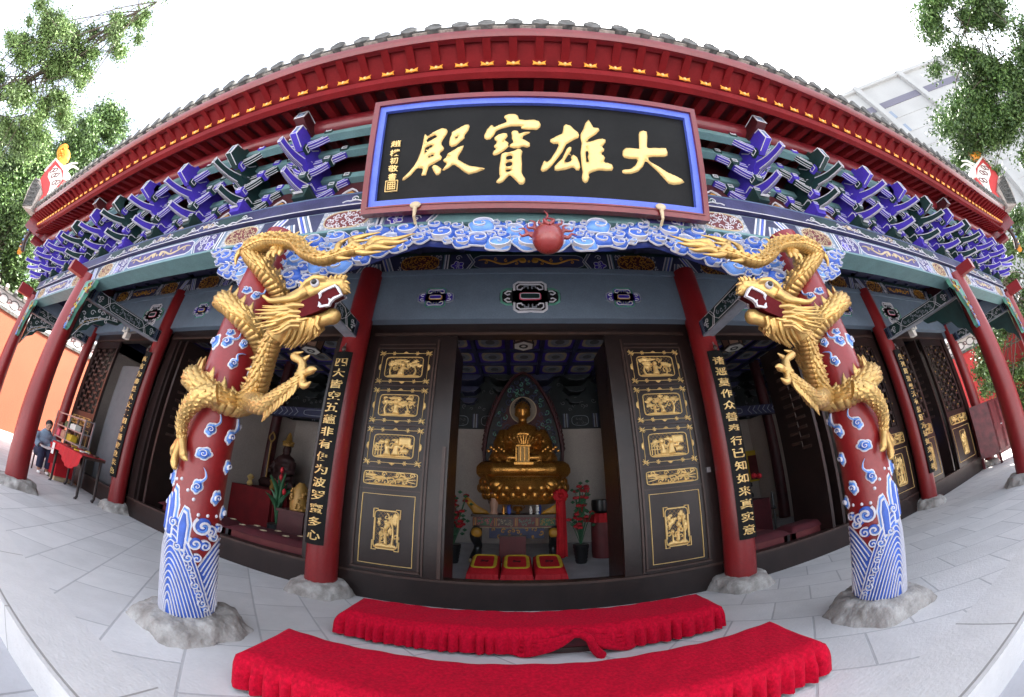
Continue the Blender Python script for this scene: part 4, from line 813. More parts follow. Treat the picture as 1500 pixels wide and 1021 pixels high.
# ---------------------------------------------------------------- name board over the middle bay
GL = [[[[-934,718],[-918,705],[-918,681],[-862,730],[-792,764],[-755,755],[-740,732],[-748,699],[-773,650],[-791,609],[-759,564],[-764,543],[-799,513],[-772,480],[-780,452],[-833,422],[-877,398],[-896,316],[-926,313],[-934,325],[-921,384],[-959,388],[-959,410],[-1024,326],[-1077,285],[-1096,291],[-1090,308],[-1047,351],[-1001,414],[-975,474],[-959,536],[-949,594],[-944,653],[-941,707]],[[-869,505],[-839,508],[-828,499],[-863,485],[-893,478],[-892,495]],[[-913,668],[-839,704],[-823,696],[-836,673],[-905,631],[-920,615]],[[-922,579],[-872,604],[-845,590],[-890,565],[-907,531],[-924,510]]],[[[-851,390],[-832,411],[-801,398],[-769,368],[-772,335],[-790,311],[-811,316],[-833,350]]],[[[-707,717],[-677,734],[-599,784],[-569,788],[-558,769],[-566,727],[-598,674],[-594,650],[-620,622],[-663,577],[-697,568],[-716,586],[-722,616],[-718,658],[-705,695]],[[-673,673],[-644,691],[-639,682],[-662,642],[-673,637]]],[[[-598,579],[-606,539],[-637,478],[-641,450],[-590,413],[-540,384],[-462,368],[-418,358],[-423,347],[-479,321],[-541,305],[-576,325],[-621,365],[-673,407],[-705,375],[-743,352],[-765,353],[-736,394],[-722,413],[-753,430],[-762,451],[-741,467],[-702,481],[-732,489],[-728,506],[-685,532],[-642,564]]],[[[-271,866],[-236,884],[-186,884],[-161,871],[-148,827],[-101,821],[-21,825],[14,811],[28,781],[23,750],[-7,722],[-61,723],[-130,732],[-132,744],[-110,759],[-219,756],[-288,735],[-337,712],[-350,676],[-383,629],[-413,624],[-431,642],[-434,672],[-411,732],[-378,774],[-363,767],[-357,746],[-313,772],[-259,796],[-250,815],[-275,849]]],[[[-350,646],[-321,673],[-277,689],[-247,684],[-242,656],[-261,627],[-285,604],[-246,606],[-234,592],[-238,568],[-231,557],[-269,517],[-321,478],[-350,473],[-360,490],[-351,518],[-322,535],[-347,547],[-352,564],[-333,587],[-324,610],[-344,616]]],[[[-213,698],[-194,716],[-159,710],[-149,680],[-110,698],[-56,702],[-66,687],[-110,662],[-135,639],[-91,615],[-62,592],[-62,558],[-86,546],[-120,559],[-144,543],[-192,541],[-224,551],[-224,574],[-197,597],[-183,609],[-207,627],[-208,662]]],[[[-287,489],[-264,500],[-235,502],[-187,516],[-163,534],[-137,534],[-121,511],[-129,466],[-124,399],[-126,312],[-99,265],[-99,233],[-113,212],[-141,211],[-184,259],[-208,285],[-203,301],[-231,285],[-273,232],[-301,219],[-324,228],[-323,243],[-293,280],[-302,302],[-304,356],[-296,422],[-292,466]],[[-251,464],[-198,479],[-203,441],[-249,428]],[[-254,408],[-199,415],[-204,379],[-252,366]],[[-256,342],[-194,350],[-213,331],[-251,315]]],[[[217,773],[236,791],[275,777],[305,740],[334,716],[343,685],[334,659],[296,638],[232,590],[199,516],[151,442],[115,388],[69,335],[39,325],[24,339],[27,368],[50,427],[60,429],[64,404],[100,440],[142,513],[180,594],[129,588],[101,609],[104,631],[156,667],[204,695],[211,740]]],[[[236,548],[257,570],[273,566],[271,532],[233,470],[201,409],[247,423],[274,442],[266,471],[286,496],[316,474],[333,428],[339,382],[328,352],[306,351],[284,379],[220,352],[159,338],[134,343],[132,377],[150,401],[197,456],[222,517]]],[[[429,855],[450,817],[465,775],[510,774],[517,751],[485,709],[418,653],[390,632],[386,613],[449,637],[493,659],[536,670],[562,660],[561,635],[543,608],[520,587],[546,571],[541,546],[506,519],[532,509],[548,486],[534,455],[512,436],[565,440],[601,426],[612,398],[597,369],[550,363],[487,364],[434,342],[402,323],[410,295],[395,255],[374,239],[354,258],[348,291],[357,337],[351,383],[348,453],[347,524],[360,611],[352,654],[354,698],[380,752],[399,812]],[[393,574],[414,584],[406,547],[413,511],[403,480],[411,445],[405,421],[391,426],[389,503]]],[[[858,753],[872,784],[902,796],[936,791],[936,739],[918,621],[1000,635],[1095,647],[1105,610],[1101,575],[1073,556],[968,543],[898,525],[939,488],[1015,450],[1081,411],[1160,386],[1211,363],[1234,337],[1188,313],[1127,299],[1082,305],[1045,347],[989,410],[937,457],[893,500],[868,437],[819,384],[762,358],[708,349],[685,358],[684,381],[700,391],[755,400],[802,441],[835,505],[751,495],[708,502],[697,525],[702,569],[726,596],[760,603],[849,605]]]]
PO = np.array([-.02, -.1, 3.225]); PU = np.array([.9998, 0, -.02]); PV = np.array([.01777, -.45825, .88865]); PN = np.cross(PU, PV)
pm = lambda p, h: PO+np.outer(p[:, 0], PU)+np.outer(p[:, 1], PV)+np.outer(h, PN)
sign = thing('name_board', 'large black signboard with four gold characters in a blue and red frame', 'signboard', tuple(PO))
def frame(mb, x0, x1, y0, y1, w, h0, h1, m):
    for P in ([(x0, y0), (x1, y0), (x1-w, y0+w), (x0+w, y0+w)], [(x1, y0), (x1, y1), (x1-w, y1-w), (x1-w, y0+w)], [(x1, y1), (x0, y1), (x0+w, y1-w), (x1-w, y1-w)], [(x0, y1), (x0, y0), (x0+w, y0+w), (x0+w, y1-w)]): mb.prism(P, pm, h0, h1, m)
mb = MB(); frame(mb, -1.415, 1.412, -.008, 1.09, .045, -.06, .03, 'fred'); frame(mb, -1.372, 1.37, .035, 1.047, .012, -.05, .038, 'fred'); mb.build('outer_frame', sign, ang=20)
mb = MB(); frame(mb, -1.362, 1.36, .045, 1.037, .058, -.05, .014, 'cobalt'); mb.build('inner_frame', sign, ang=20)
mb = MB(); mb.prism([(-1.31, .10), (1.31, .10), (1.31, .985), (-1.31, .985)], pm, -.05, -.022, 'board'); mb.build('panel', sign)
for k, (name, a, b) in enumerate((('dian', 0, 4), ('bao', 4, 8), ('xiong', 8, 11), ('da', 11, 12))):
    mb = MB()
    for L in GL[a:b]: mb.puff([np.array(l)/1000 for l in L], pm, .011, .020, 'leaf', -.022, .035)
    mb.build('gold_character', sign)
mb = MB()
for c, t in zip('趙樸初敬書', (.643, .553, .477, .403, .325)): text(mb, c, pm, -1.182, t, .088 if c in '趙樸敬' else .07, .062, 'leaf', -.012, .012, -.022)
mb.rib([(-1.235, .195), (-1.13, .195), (-1.13, .29), (-1.235, .29)], .010, pm, -.012, 'leaf', -.022, closed=True)
for k in range(4): mb.rib([(-1.215, .215+.02*k), (-1.15, .215+.02*k)], .008, pm, -.012, 'leaf', -.022)
for k in range(4): mb.rib([(-1.215+.021*k, .21), (-1.215+.021*k, .28)], .008, pm, -.012, 'leaf', -.022)
mb.build('signature', sign)
for x, t in ((-.943, .035), (.965, .06)):
    mb = MB(); c = pm(np.array([[x, t]]), np.array([.04]))[0]; mb.sph(c, (.045, .02, .035), 'sand', 12); mb.tube([c, c+(0.0, .03, -.10), c+(0, .09, -.12)], [.02, .012, .012], 'sand', 8); mb.build('hook', sign)
# ---------------------------------------------------------------- couplet boards hung on the wall columns
def couplet(cx, words, label):
    t = thing('couplet_board', label, 'signboard', (cx, D-.2, 1.7), 'couplet boards hung on the wall columns')
    R = .215; z0, z1 = (.58, 2.78); aw = 33 if abs(cx) < 3 else 36; R = R if abs(cx) < 3 else .185
    a = np.linspace(-aw, aw, 11); mb = MB(); mp = cylmap(cx, D, R, R)
    for r, n in ((0, 0), ):
        V = np.vstack([mp(np.stack([a, np.full(11, z)], 1), np.full(11, h)) for h in (0, -.03) for z in (z0, z1)])
        F = [(i, i+1, 12+i, 11+i) for i in range(10)]+[(22+i, 33+i, 34+i, 23+i) for i in range(10)]+[(i, 22+i, 23+i, i+1) for i in range(10)]+[(11+i, 12+i, 34+i, 33+i) for i in range(10)]+[(0, 11, 33, 22), (10, 32, 43, 21)]
        mb.add(V, F, 'board')
    mb.build('board', t, ang=60); mb = MB(); k = 57.3/R
    mm = lambda p, h: mp(np.stack([p[:, 0]*k, p[:, 1]], 1), h)
    n = len(words); st = (z1-z0-.10)/n; hw = R*aw/57.3*1.30
    for i, c in enumerate(words): text(mb, c, mm, 0, z1-.07-(i+.5)*st, hw, st*.72, 'leaf', .008, .010)
    mb.build('characters', t); mb = MB(); mb.sph((cx, D-R-.005, z1+.035), (.035, .02, .04), 'wood2', 10); mb.tube([(cx, D-R, z1+.05), (cx, D-R+.02, z1+.12)], .008, 'metal', 6); mb.build('hanger', t)
couplet(-A, '四大皆空五蘊非有便为波罗蜜多心', 'black couplet board on the column left of the middle door, its last character 心')
couplet(A, '诸恶莫作众善奉行已知如来真实意', 'black couplet board on the column right of the middle door, its last character 意')
couplet(-B, '真言为谛是从文二相才通彼迎来色', 'narrow black couplet board on the column beside the red covered table')
couplet(B, '生死即涅槃无有差别方证如来实相', 'narrow black couplet board on the column beside the lattice doors, its last character 相')
# ---------------------------------------------------------------- relief on the dragon columns (built on the left, mirrored to the right)
def rc(z): return .18-.025*(z-.275)/2.925
def colmap(p, h):                     # metres round the column from 50 degrees, height
    R = rc(p[:, 1])+h; a = np.radians(50)+p[:, 0]/.172
    return np.stack([-AF+R*np.sin(a), -R*np.cos(a), p[:, 1]], 1)
def deg(a): return (math.radians(a)-math.radians(50))*.172
def cloudlet(mb, x, z, s, rot, e=1.5, tail=0):
    c, r_ = math.cos(rot), math.sin(rot); T = lambda P: np.stack([x+P[:, 0]*c-P[:, 1]*r_, z+P[:, 0]*r_+P[:, 1]*c], 1)
    t = np.linspace(0, 2*PI, 36, endpoint=False); R = s*(.88+.20*abs(np.cos(2.5*t+rot*3))); P = np.stack([R*e*np.cos(t), R*np.sin(t)], 1)
    mb.puff([T(P)], colmap, s*.16, .014, 'wht', -.004, .012); mb.puff([T(P*.74)], colmap, s*.14, .013, 'cloudm', .008, .02)
    mb.puff([T(P*.45+np.array([s*.1, -s*.1]))], colmap, s*.12, .010, 'cloudb', .019, .02)
    S_ = spiral(0, 0, s*.55, 1.3, PI*.8, -1, 16); mb.rib(T(S_), s*.16, colmap, .034, 'wht', .01)
    if tail:
        Q = crom([(s*e*.6, -s*.2), (s*e*1.3, -s*.6*tail), (s*e*1.9, -s*.2*tail), (s*e*2.3, s*.4*tail)], 6); mb.rib(T(Q), np.linspace(s*.7, s*.1, len(Q)), colmap, .016, 'wht', -.004); mb.rib(T(Q), np.linspace(s*.4, s*.05, len(Q)), colmap, .022, 'cloudm')
pieces = []
for (a, z, s, rot, tl) in [(25.8, 2.157, .030, .3, 0), (26, 2.085, .042, .9, 1), (66, 2.11, .033, 1.2, 0), (57, 1.947, .036, 1.1, -1), (-12, 2.08, .05, 1.5, 0), (49, 1.475, .040, 1.2, 1), (46, 1.315, .046, .2, 0), (100, 1.46, .045, 1.2, 1), (112, 1.26, .042, 1.4, 0), (46, 1.105, .040, 1.3, 1),
                           (92, 1.05, .042, 1.3, 0), (-30, 1.12, .045, 1.5, 1), (120, 1.95, .05, 1.2, 0), (22, 2.52, .036, .2, 0), (50, 2.50, .034, 1.0, 1), (150, 1.55, .05, .6, 0), (-60, 1.5, .05, .8, 0), (125, .95, .04, 1.3, 0), (-50, .95, .04, 1.0, 0), (200, 1.2, .05, .4, 0), (-120, 1.3, .05, .4, 0), (-120, 2.2, .05, .4, 0), (170, 2.2, .05, .4, 0)]:
    mb = MB(); cloudlet(mb, deg(a), z, s, rot, 1.35, tl); pieces.append(('cloud_relief', mb))
wv = MB()
def outA(P): q = P[:, 0]-deg(8); w = np.where(q < 0, .22, .27); return P[:, 1] > .272+.575*(1-np.clip(abs(q)/w, 0, 1)**1.75)+.012
def hill(c, wl, wr, H, n, h0, zb=.272, p=1.75, base='cloudb', clip=True):
    t = np.linspace(-1, 1, 41); f = lambda s_: np.stack([np.where(t < 0, t*wl, t*wr)*s_+c, zb+H*s_**.8*(1-abs(t)**p)], 1)
    P = f(1.0); wv.puff([P], colmap, .016, .004, base, h0-.002, .012)
    for k in range(n):
        s_ = 1-k/(n+.3); Q = f(s_)+np.array([0, .004]); k_ = outA(Q) if clip else Q[:, 1] < 3; runs = np.split(np.arange(len(Q)), np.where(np.diff(k_.astype(int)) != 0)[0]+1); [wv.rib(Q[r_], .0080, colmap, h0+.010, 'wht', h0) for r_ in runs if k_[r_[0]] and len(r_) > 1]
hill(deg(128), .34, .34, .50, 10, .003); hill(deg(-95), .30, .28, .42, 10, .003); hill(deg(215), .30, .28, .42, 8, .002)
hill(deg(8), .22, .27, .575, 13, .010, clip=False)
for c, z0, z1, w, sl in ((deg(-2), .72, 1.10, .055, .01), (deg(30), .66, .98, .055, .012), (deg(-24), .75, 1.04, .05, .0)):     # crystal rocks
    for k, (q, m) in enumerate(((1, 'wht'), (.8, 'cloudm'), (.62, 'wht'), (.42, 'cloudb'))):
        P = np.array([(-.8, 0), (-1, .65), (-.25, 1), (.45, .95), (1, .66), (.75, 0)]); zm_ = (z0+z1)/2; H = z1-z0
        P = np.stack([c+P[:, 0]*w*q, zm_+(P[:, 1]-.5)*H*(q*.5+.5)], 1); wv.puff([P], colmap, .009, .006, m, .001+.006*k, .01)
for (x, z, r, d) in [(69, .86, .058, 1), (86, .83, .04, -1), (57, .75, .040, 1), (76, .74, .035, -1), (95, .80, .035, 1), (46, .66, .030, 1), (62, .66, .028, -1), (50, .60, .02, 1), (56, .55, .022, -1), (62, .49, .024, 1), (69, .43, .026, -1), (76, .37, .026, 1), (83, .33, .024, -1), (10, .86, .03, 1), (25, .72, .025, 1), (106, .85, .03, -1)]:
    wv.puff([ell(deg(x), z, r*.95, r*.95, 20)], colmap, r*.2, .010, 'cloudb', .010, .01); wv.rib(spiral(deg(x), z, r, 1.4, 2.2, d, 20), r*.34, colmap, .03, 'wht', .006); wv.rib(spiral(deg(x), z, r*.62, .8, 3.6, d, 10), r*.25, colmap, .026, 'cloudm', .006)
for a, z in ((8, 1.13), (28, 1.07), (43, 1.02), (57, .93), (77, .93), (100, .93), (-8, 1.12), (-20, 1.08)): wv.sph(colmap(np.array([[deg(a), z]]), np.array([.003]))[0], .012, 'wht', 10)
pieces.append(('wave_relief', wv))
for sx in (-1, 1):
    c = COLS[(sx*2, 0)]
    for nm, mb in pieces: (mb if sx < 0 else mb.mir()).build(nm, c)
# ---------------------------------------------------------------- the two dragons
def pol(a, z, R=.212): return (-AF+R*math.sin(math.radians(a)), -R*math.cos(math.radians(a)), z)
UP = (0, 0, 1)
body = [((-1.13, -.27, 2.70), .026, UP), ((-1.28, -.29, 2.665), .040, UP), ((-1.45, -.30, 2.612), .052, UP), ((-1.62, -.30, 2.685), .060, UP), ((-1.765, -.29, 2.805), .068, UP), ((-1.95, -.28, 2.868), .074, UP), ((-2.13, -.275, 2.885), .080, UP),
        (pol(-3, 2.84, .24), .088, UP), (pol(35, 2.72), .094, UP), (pol(73, 2.645), .096, UP), (pol(120, 2.59), .096, UP), (pol(180, 2.54), .096, UP), (pol(240, 2.49), .096, UP), (pol(300, 2.44), .097, UP), (pol(345, 2.39), .098, UP), (pol(387, 2.30), .10, UP), (pol(417, 2.245), .10, UP), (pol(447, 2.19), .10, UP), (pol(490, 2.12), .10, UP), (pol(540, 2.04), .10, UP), (pol(600, 1.93), .10, UP), (pol(660, 1.83), .102, UP), (pol(695, 1.785), .104, UP), (pol(728, 1.735), .106, UP), (pol(757, 1.69), .106, (-.1, 0, 1)), (pol(786, 1.668), .104, (-.25, 0, 1)), (pol(812, 1.685, .24), .100, (-.5, -.1, .9)),
        ((-1.90, -.06, 1.735), .092, (-.75, -.2, .6)), ((-1.78, -.15, 1.835), .084, (-.9, -.2, .2)), ((-1.705, -.22, 1.94), .076, (-.9, -.2, .1)), ((-1.63, -.285, 2.02), .070, (-.8, -.2, .5)), ((-1.535, -.34, 2.085), .066, (-.6, -.2, .9))]
def sweep_body(body, fins=True, st=.0052, m=104, sl=.054, sw=.052, amp=.026, k_=.77):
    P = crom([b[0] for b in body], 26); r = crom([(b[1], 0, 0) for b in body], 26)[:, 0]; Sp = crom([b[2] for b in body], 26)
    L = np.concatenate([[0], np.cumsum(np.linalg.norm(np.diff(P, axis=0), axis=1))]); n = int(L[-1]/st); s = np.linspace(0, L[-1], n)
    P = np.stack([np.interp(s, L, P[:, k]) for k in range(3)], 1); r = np.interp(s, L, r)*k_; Sp = np.stack([np.interp(s, L, Sp[:, k]) for k in range(3)], 1)
    T = np.gradient(P, axis=0); T /= np.linalg.norm(T, axis=1)[:, None]; U = Sp-T*np.sum(Sp*T, 1)[:, None]; U /= np.linalg.norm(U, axis=1)[:, None]; Bn = np.cross(T, U)
    th = np.linspace(-PI, PI, m, endpoint=False); V = np.zeros((n, m, 3))
    H = np.zeros((n, m))
    for side_a in range(m):
        a = th[side_a]; ab = abs(a); u = -s/sl      # scales point towards the tail (s grows towards the head)
        if ab < (2.05 if fins else 9):
            v = a*np.maximum(r, .04)/ (sw*np.maximum(r, .04)/.1)
            h = np.full(n, -1.0)
            for q in (0, 1):
                i = np.floor(u)-q; fu = u-i; vv = v+.5*(i % 2); fv = vv-np.floor(vv)-.5; mx = 1.5*np.sqrt(np.clip(1-(2*fv)**2*.96, 0, 1)); ok = fu < mx
                hh = np.where(ok, .08+.92*fu/1.5-.30*(2*fv)**2, -1.0); h = np.where(h < 0, hh, np.maximum(h, hh*(h < 0)+h*(h >= 0)))
            H[:, side_a] = np.clip(h, 0, 1)**1.4*amp
        else: H[:, side_a] = .013*abs(np.sin(s/.036*PI))**.7+(.010 if ab < 2.25 else 0)
    sq = np.where(fins & (abs(th) > 2.05), 1-.10*(abs(th)-2.05), 1.0)
    R = r[:, None]*sq[None, :]+H*(r[:, None]/.1)**.5
    V = P[:, None, :]+R[..., None]*(np.cos(th)[None, :, None]*U[:, None, :]+np.sin(th)[None, :, None]*Bn[:, None, :])
    I = np.arange(n*m).reshape(n, m); J = np.roll(I, -1, 1); F = np.stack([I[:-1], J[:-1], J[1:], I[1:]], -1).reshape(-1, 4).tolist()
    mb = MB(); mb.add(V.reshape(-1, 3), F+[tuple(range(m)), tuple(range((n-1)*m, n*m))][::1], 'gold')
    cr = MB(); k = 0; d = .10
    if not fins: return mb
    while d < L[-1]-.12:                                      # flame-shaped fins along the spine
        i = int(d/L[-1]*(n-1)); hgt = r[i]*.95; o = P[i]+U[i]*r[i]*.94; Tt = -T[i]
        f = lambda p, h, o=o, Tt=Tt, U_=U[i], B_=Bn[i]: o+np.outer(p[:, 0], Tt)+np.outer(p[:, 1], U_)+np.outer(h, B_)
        g = hgt; Q = [(-.75*g, -.1*g), (-.2*g, .25*g), (.1*g, .7*g), (.55*g, 1.1*g), (.45*g, .65*g), (.5*g, .3*g), (.85*g, -.1*g)]
        for sg in (1, -1): cr.puff([np.array(Q) if True else 0], (lambda p, h, f=f, s_=sg: f(p, s_*h)), g*.13, g*.16, 'gold', .0, g*.25)
        d += .135 if r[i] > .08 else .10
    mb.v += cr.v; mb.f += [[a+mb.n for a in f] for f in cr.f]; mb.m += cr.m; mb.n += cr.n; return mb, cr
HO, HF, HU, HN = np.array([-1.347, -.38, 2.337]), np.array([.9534, .2705, .1336]), np.array([0, -.443, .8965]), np.array([.3017, -.8548, -.4224])
hm = lambda p, h: HO+np.outer(p[:, 0], HF)+np.outer(p[:, 1], HU)+np.outer(h, HN)
def h3(L, hs): return hm(np.array(L, float), np.broadcast_to(np.array(hs, float), (len(L),)))
def claw(mb, palm, tips, r0=.024):
    for t in tips:
        Q = crom([palm, *t], 5); k = len(Q); r = np.interp(np.linspace(0, 1, k), [0, .3, .55, .7, .8, 1], [r0*1.1, r0*.8, r0*.95, r0*.7, r0*.6, .003]); mb.tube(Q, r, 'gold', 10)
def leg(P, r, palm, tips, spikes=0, sd=(0, 0, -1), r0=.024):
    mb = MB(); Q = crom(P, 8); R = crom([(a, 0, 0) for a in r], 8)[:, 0]; R = R*1.0; w = sweep_body([(p, q, (0, -.4, 1)) for p, q in zip(P, [v*.86 for v in r])], False, .0050, 60, .036, .055, .016, 1.0); mb.v += w.v; mb.f += [[a+mb.n for a in f] for f in w.f]; mb.m += w.m; mb.k = list(w.k); mb.n += w.n; claw(mb, palm, tips, r0)
    for k in range(spikes):
        i = int(len(Q)*(.35+.55*k/spikes)); a = np.array(sd, float); mb.tube([Q[i]+a*R[i]*.6, Q[i]+a*(R[i]+.025)+(Q[i]-Q[i-1])*.2, Q[i]+a*(R[i]+.045)+(Q[i]-Q[i-1])*-1.2], [.012, .008, .002], 'gold', 6)
    return mb
bm_, cr_ = sweep_body(body)
hd = MB()
hd.tube(h3([(-.20, -.20), (-.139, -.105), (-.056, -.052), (.018, -.024), (.091, .0), (.151, .002), (.172, -.03)], 0), [.05, .066, .056, .047, .040, .040, .026], 'gold', 20)
hd.sph(h3([(.150, -.022)], 0)[0], (.036, .036, .036), 'gold'); hd.tube(h3([(.165, -.0), (.168, -.06)], 0), [.03, .020], 'gold')
hd.tube(h3([(-.22, -.26), (-.145, -.235), (-.055, -.236), (.023, -.212), (.087, -.190), (.122, -.182)], 0), [.07, .062, .045, .040, .044, .030], 'gold', 20); hd.sph(h3([(.098, -.188)], 0)[0], .050, 'gold')
hd.sph(h3([(-.18, -.17)], 0)[0], .078, 'gold'); hd.tube(h3([(-.14, -.16), (-.20, -.24), (-.25, -.31)], 0), [.085, .08, .07], 'gold', 18)
for s in (-1, 1):
    hd.tube(h3([(-.09, -.03), (-.05, .006), (-.005, .034), (.05, .030), (.075, .01)], [.04*s, .046*s, .046*s, .044*s, .03*s]), [.012, .020, .020, .017, .008], 'gold', 10)
    hd.sph(h3([(.15, .012)], .026*s)[0], .017, 'gold')
    hd.tube(h3([(-.125, -.17), (-.085, -.215), (-.03, -.20)], .055*s), [.018, .018, .010], 'gold', 8)
mo = MB(); mo.prism([(-.088, -.139), (-.070, -.105), (-.008, -.077), (.038, -.055), (.10, -.030), (.135, -.030), (.155, -.073), (.097, -.105), (.088, -.129), (.031, -.160), (-.024, -.180), (-.064, -.195), (-.105, -.178)], hm, -.060, .060, 'mouth')
te = MB()
for s in (-1, 1):
    f = lambda p, h, s=s: hm(p, s*h)
    te.rib([(.034, -.072), (.045, -.055), (.07, -.041), (.124, -.017), (.139, -.032), (.161, -.070), (.118, -.089), (.097, -.110), (.092, -.128), (.036, -.137)], .018, f, .072, 'wht', .045)
    for a, b in (((.036, -.058), (.034, -.092)), ((.036, -.137), (.030, -.108)), ((.10, -.11), (.085, -.09))): te.tube(h3([a, ((a[0]+b[0])/2+.004, (a[1]+b[1])/2), b], .060*s), [.012, .009, .002], 'wht', 8)
ey = []
for s in (-1, 1):
    e = MB(); e.sph(h3([(.0, .0)], .050*s)[0], .026, 'wht', 14); e.sph(h3([(.0, .004)], .064*s)[0], .018, 'black', 12); ey.append(e)
ho = []
for s in (-1, 1):
    e = MB(); Q = crom([tuple(x) for x in h3([(-.05, -.045), (-.115, -.085), (-.178, -.094), (-.256, -.10), (-.305, -.072)], [.045*s, .055*s, .06*s, .065*s, .07*s])], 6); e.tube(Q, np.linspace(.033, .009, len(Q))*(1+.05*np.sin(np.arange(len(Q))*1.4)), 'gold', 12); ho.append(e)
ma = MB(); rs = np.random.RandomState(3)
MA = [((-.138, -.139), (-.304, -.129)), ((-.147, -.152), (-.338, -.154)), ((-.152, -.166), (-.348, -.174)), ((-.152, -.179), (-.362, -.203)), ((-.156, -.192), (-.351, -.235)), ((-.156, -.206), (-.331, -.255)), ((-.151, -.219), (-.301, -.267)), ((-.146, -.233), (-.267, -.281)), ((-.136, -.246), (-.242, -.295)), ((-.11, -.13), (-.294, -.141)), ((-.128, -.166), (-.302, -.191)), ((-.132, -.193), (-.302, -.227)), ((-.12, -.22), (-.27, -.25))]
BE = [((-.136, -.255), (-.213, -.358)), ((-.108, -.256), (-.184, -.371)), ((-.089, -.265), (-.16, -.38)), ((-.07, -.265), (-.136, -.372)), ((-.051, -.265), (-.108, -.358)), ((-.032, -.261), (-.075, -.345)), ((-.014, -.256), (-.051, -.336)), ((0, -.252), (-.023, -.323)), ((.01, -.248), (0, -.306)), ((.014, -.239), (.019, -.283)), ((-.12, -.25), (-.20, -.33)), ((-.075, -.26), (-.15, -.35)), ((-.03, -.25), (-.09, -.33))]
for s in (-1, 1):
    for k, (a, b) in enumerate(MA): m_ = ((a[0]+b[0])/2+.02, (a[1]+b[1])/2-.008); ma.tube(h3([(a[0]+.05, a[1]), a, m_, b], [.05*s, (.075+.008*(k % 2))*s, (.085+.01*(k % 3))*s, (.075+.02*(k % 2))*s]), [.012, .017, .012, .002], 'gold', 7)
    for k, (a, b) in enumerate(BE): ma.tube(h3([(a[0]+.01, a[1]+.05), a, ((a[0]+b[0])/2+.012, (a[1]+b[1])/2), b], [.045*s, (.05-.02*(k % 3))*s, (.045-.015*(k % 3))*s, (.03-.01*(k % 4))*s]), [.016, .016, .011, .002], 'gold', 7)
for a, b in [((.165, .012), (.192, .009)), ((.170, -.01), (.194, -.027)), ((.155, .03), (.175, .055)), ((.132, .034), (.152, .060)), ((.108, .03), (.121, .058)), ((.081, .024), (.087, .052)), ((.053, .02), (.057, .048)), ((.172, -.03), (.196, -.05)), ((-.075, -.02), (-.105, .02)), ((-.05, .0), (-.07, .03))]:
    for s in (-.6, .6): ma.tube(h3([a, ((a[0]+b[0])/2, (a[1]+b[1])/2+.004), b], [.025*s, .028*s, .03*s]), [.012, .009, .002], 'gold', 7)
tl = MB()
for P, r in (([(-1.20, -.28, 2.69), (-1.30, -.27, 2.78), (-1.223, -.26, 2.831), (-1.109, -.26, 2.853)], .03), ([(-1.15, -.28, 2.70), (-1.12, -.27, 2.77), (-1.0, -.26, 2.775), (-.859, -.25, 2.83)], .034), ([(-1.14, -.28, 2.69), (-1.06, -.27, 2.74), (-.959, -.26, 2.745), (-.90, -.25, 2.77)], .028),
             ([(-1.16, -.28, 2.68), (-1.10, -.28, 2.70), (-1.02, -.26, 2.70), (-.97, -.25, 2.72)], .026), ([(-1.22, -.29, 2.66), (-1.15, -.28, 2.65), (-1.05, -.27, 2.66)], .024), ([(-1.36, -.30, 2.62), (-1.30, -.30, 2.60), (-1.24, -.29, 2.605)], .022), ([(-1.38, -.29, 2.68), (-1.38, -.28, 2.76), (-1.33, -.27, 2.82)], .024), ([(-1.30, -.29, 2.70), (-1.26, -.28, 2.76), (-1.16, -.26, 2.79)], .022)):
    Q = crom(P, 7); tl.tube(Q, np.interp(np.linspace(0, 1, len(Q)), [0, .35, 1], [r*.8, r, .003]), 'gold', 9)
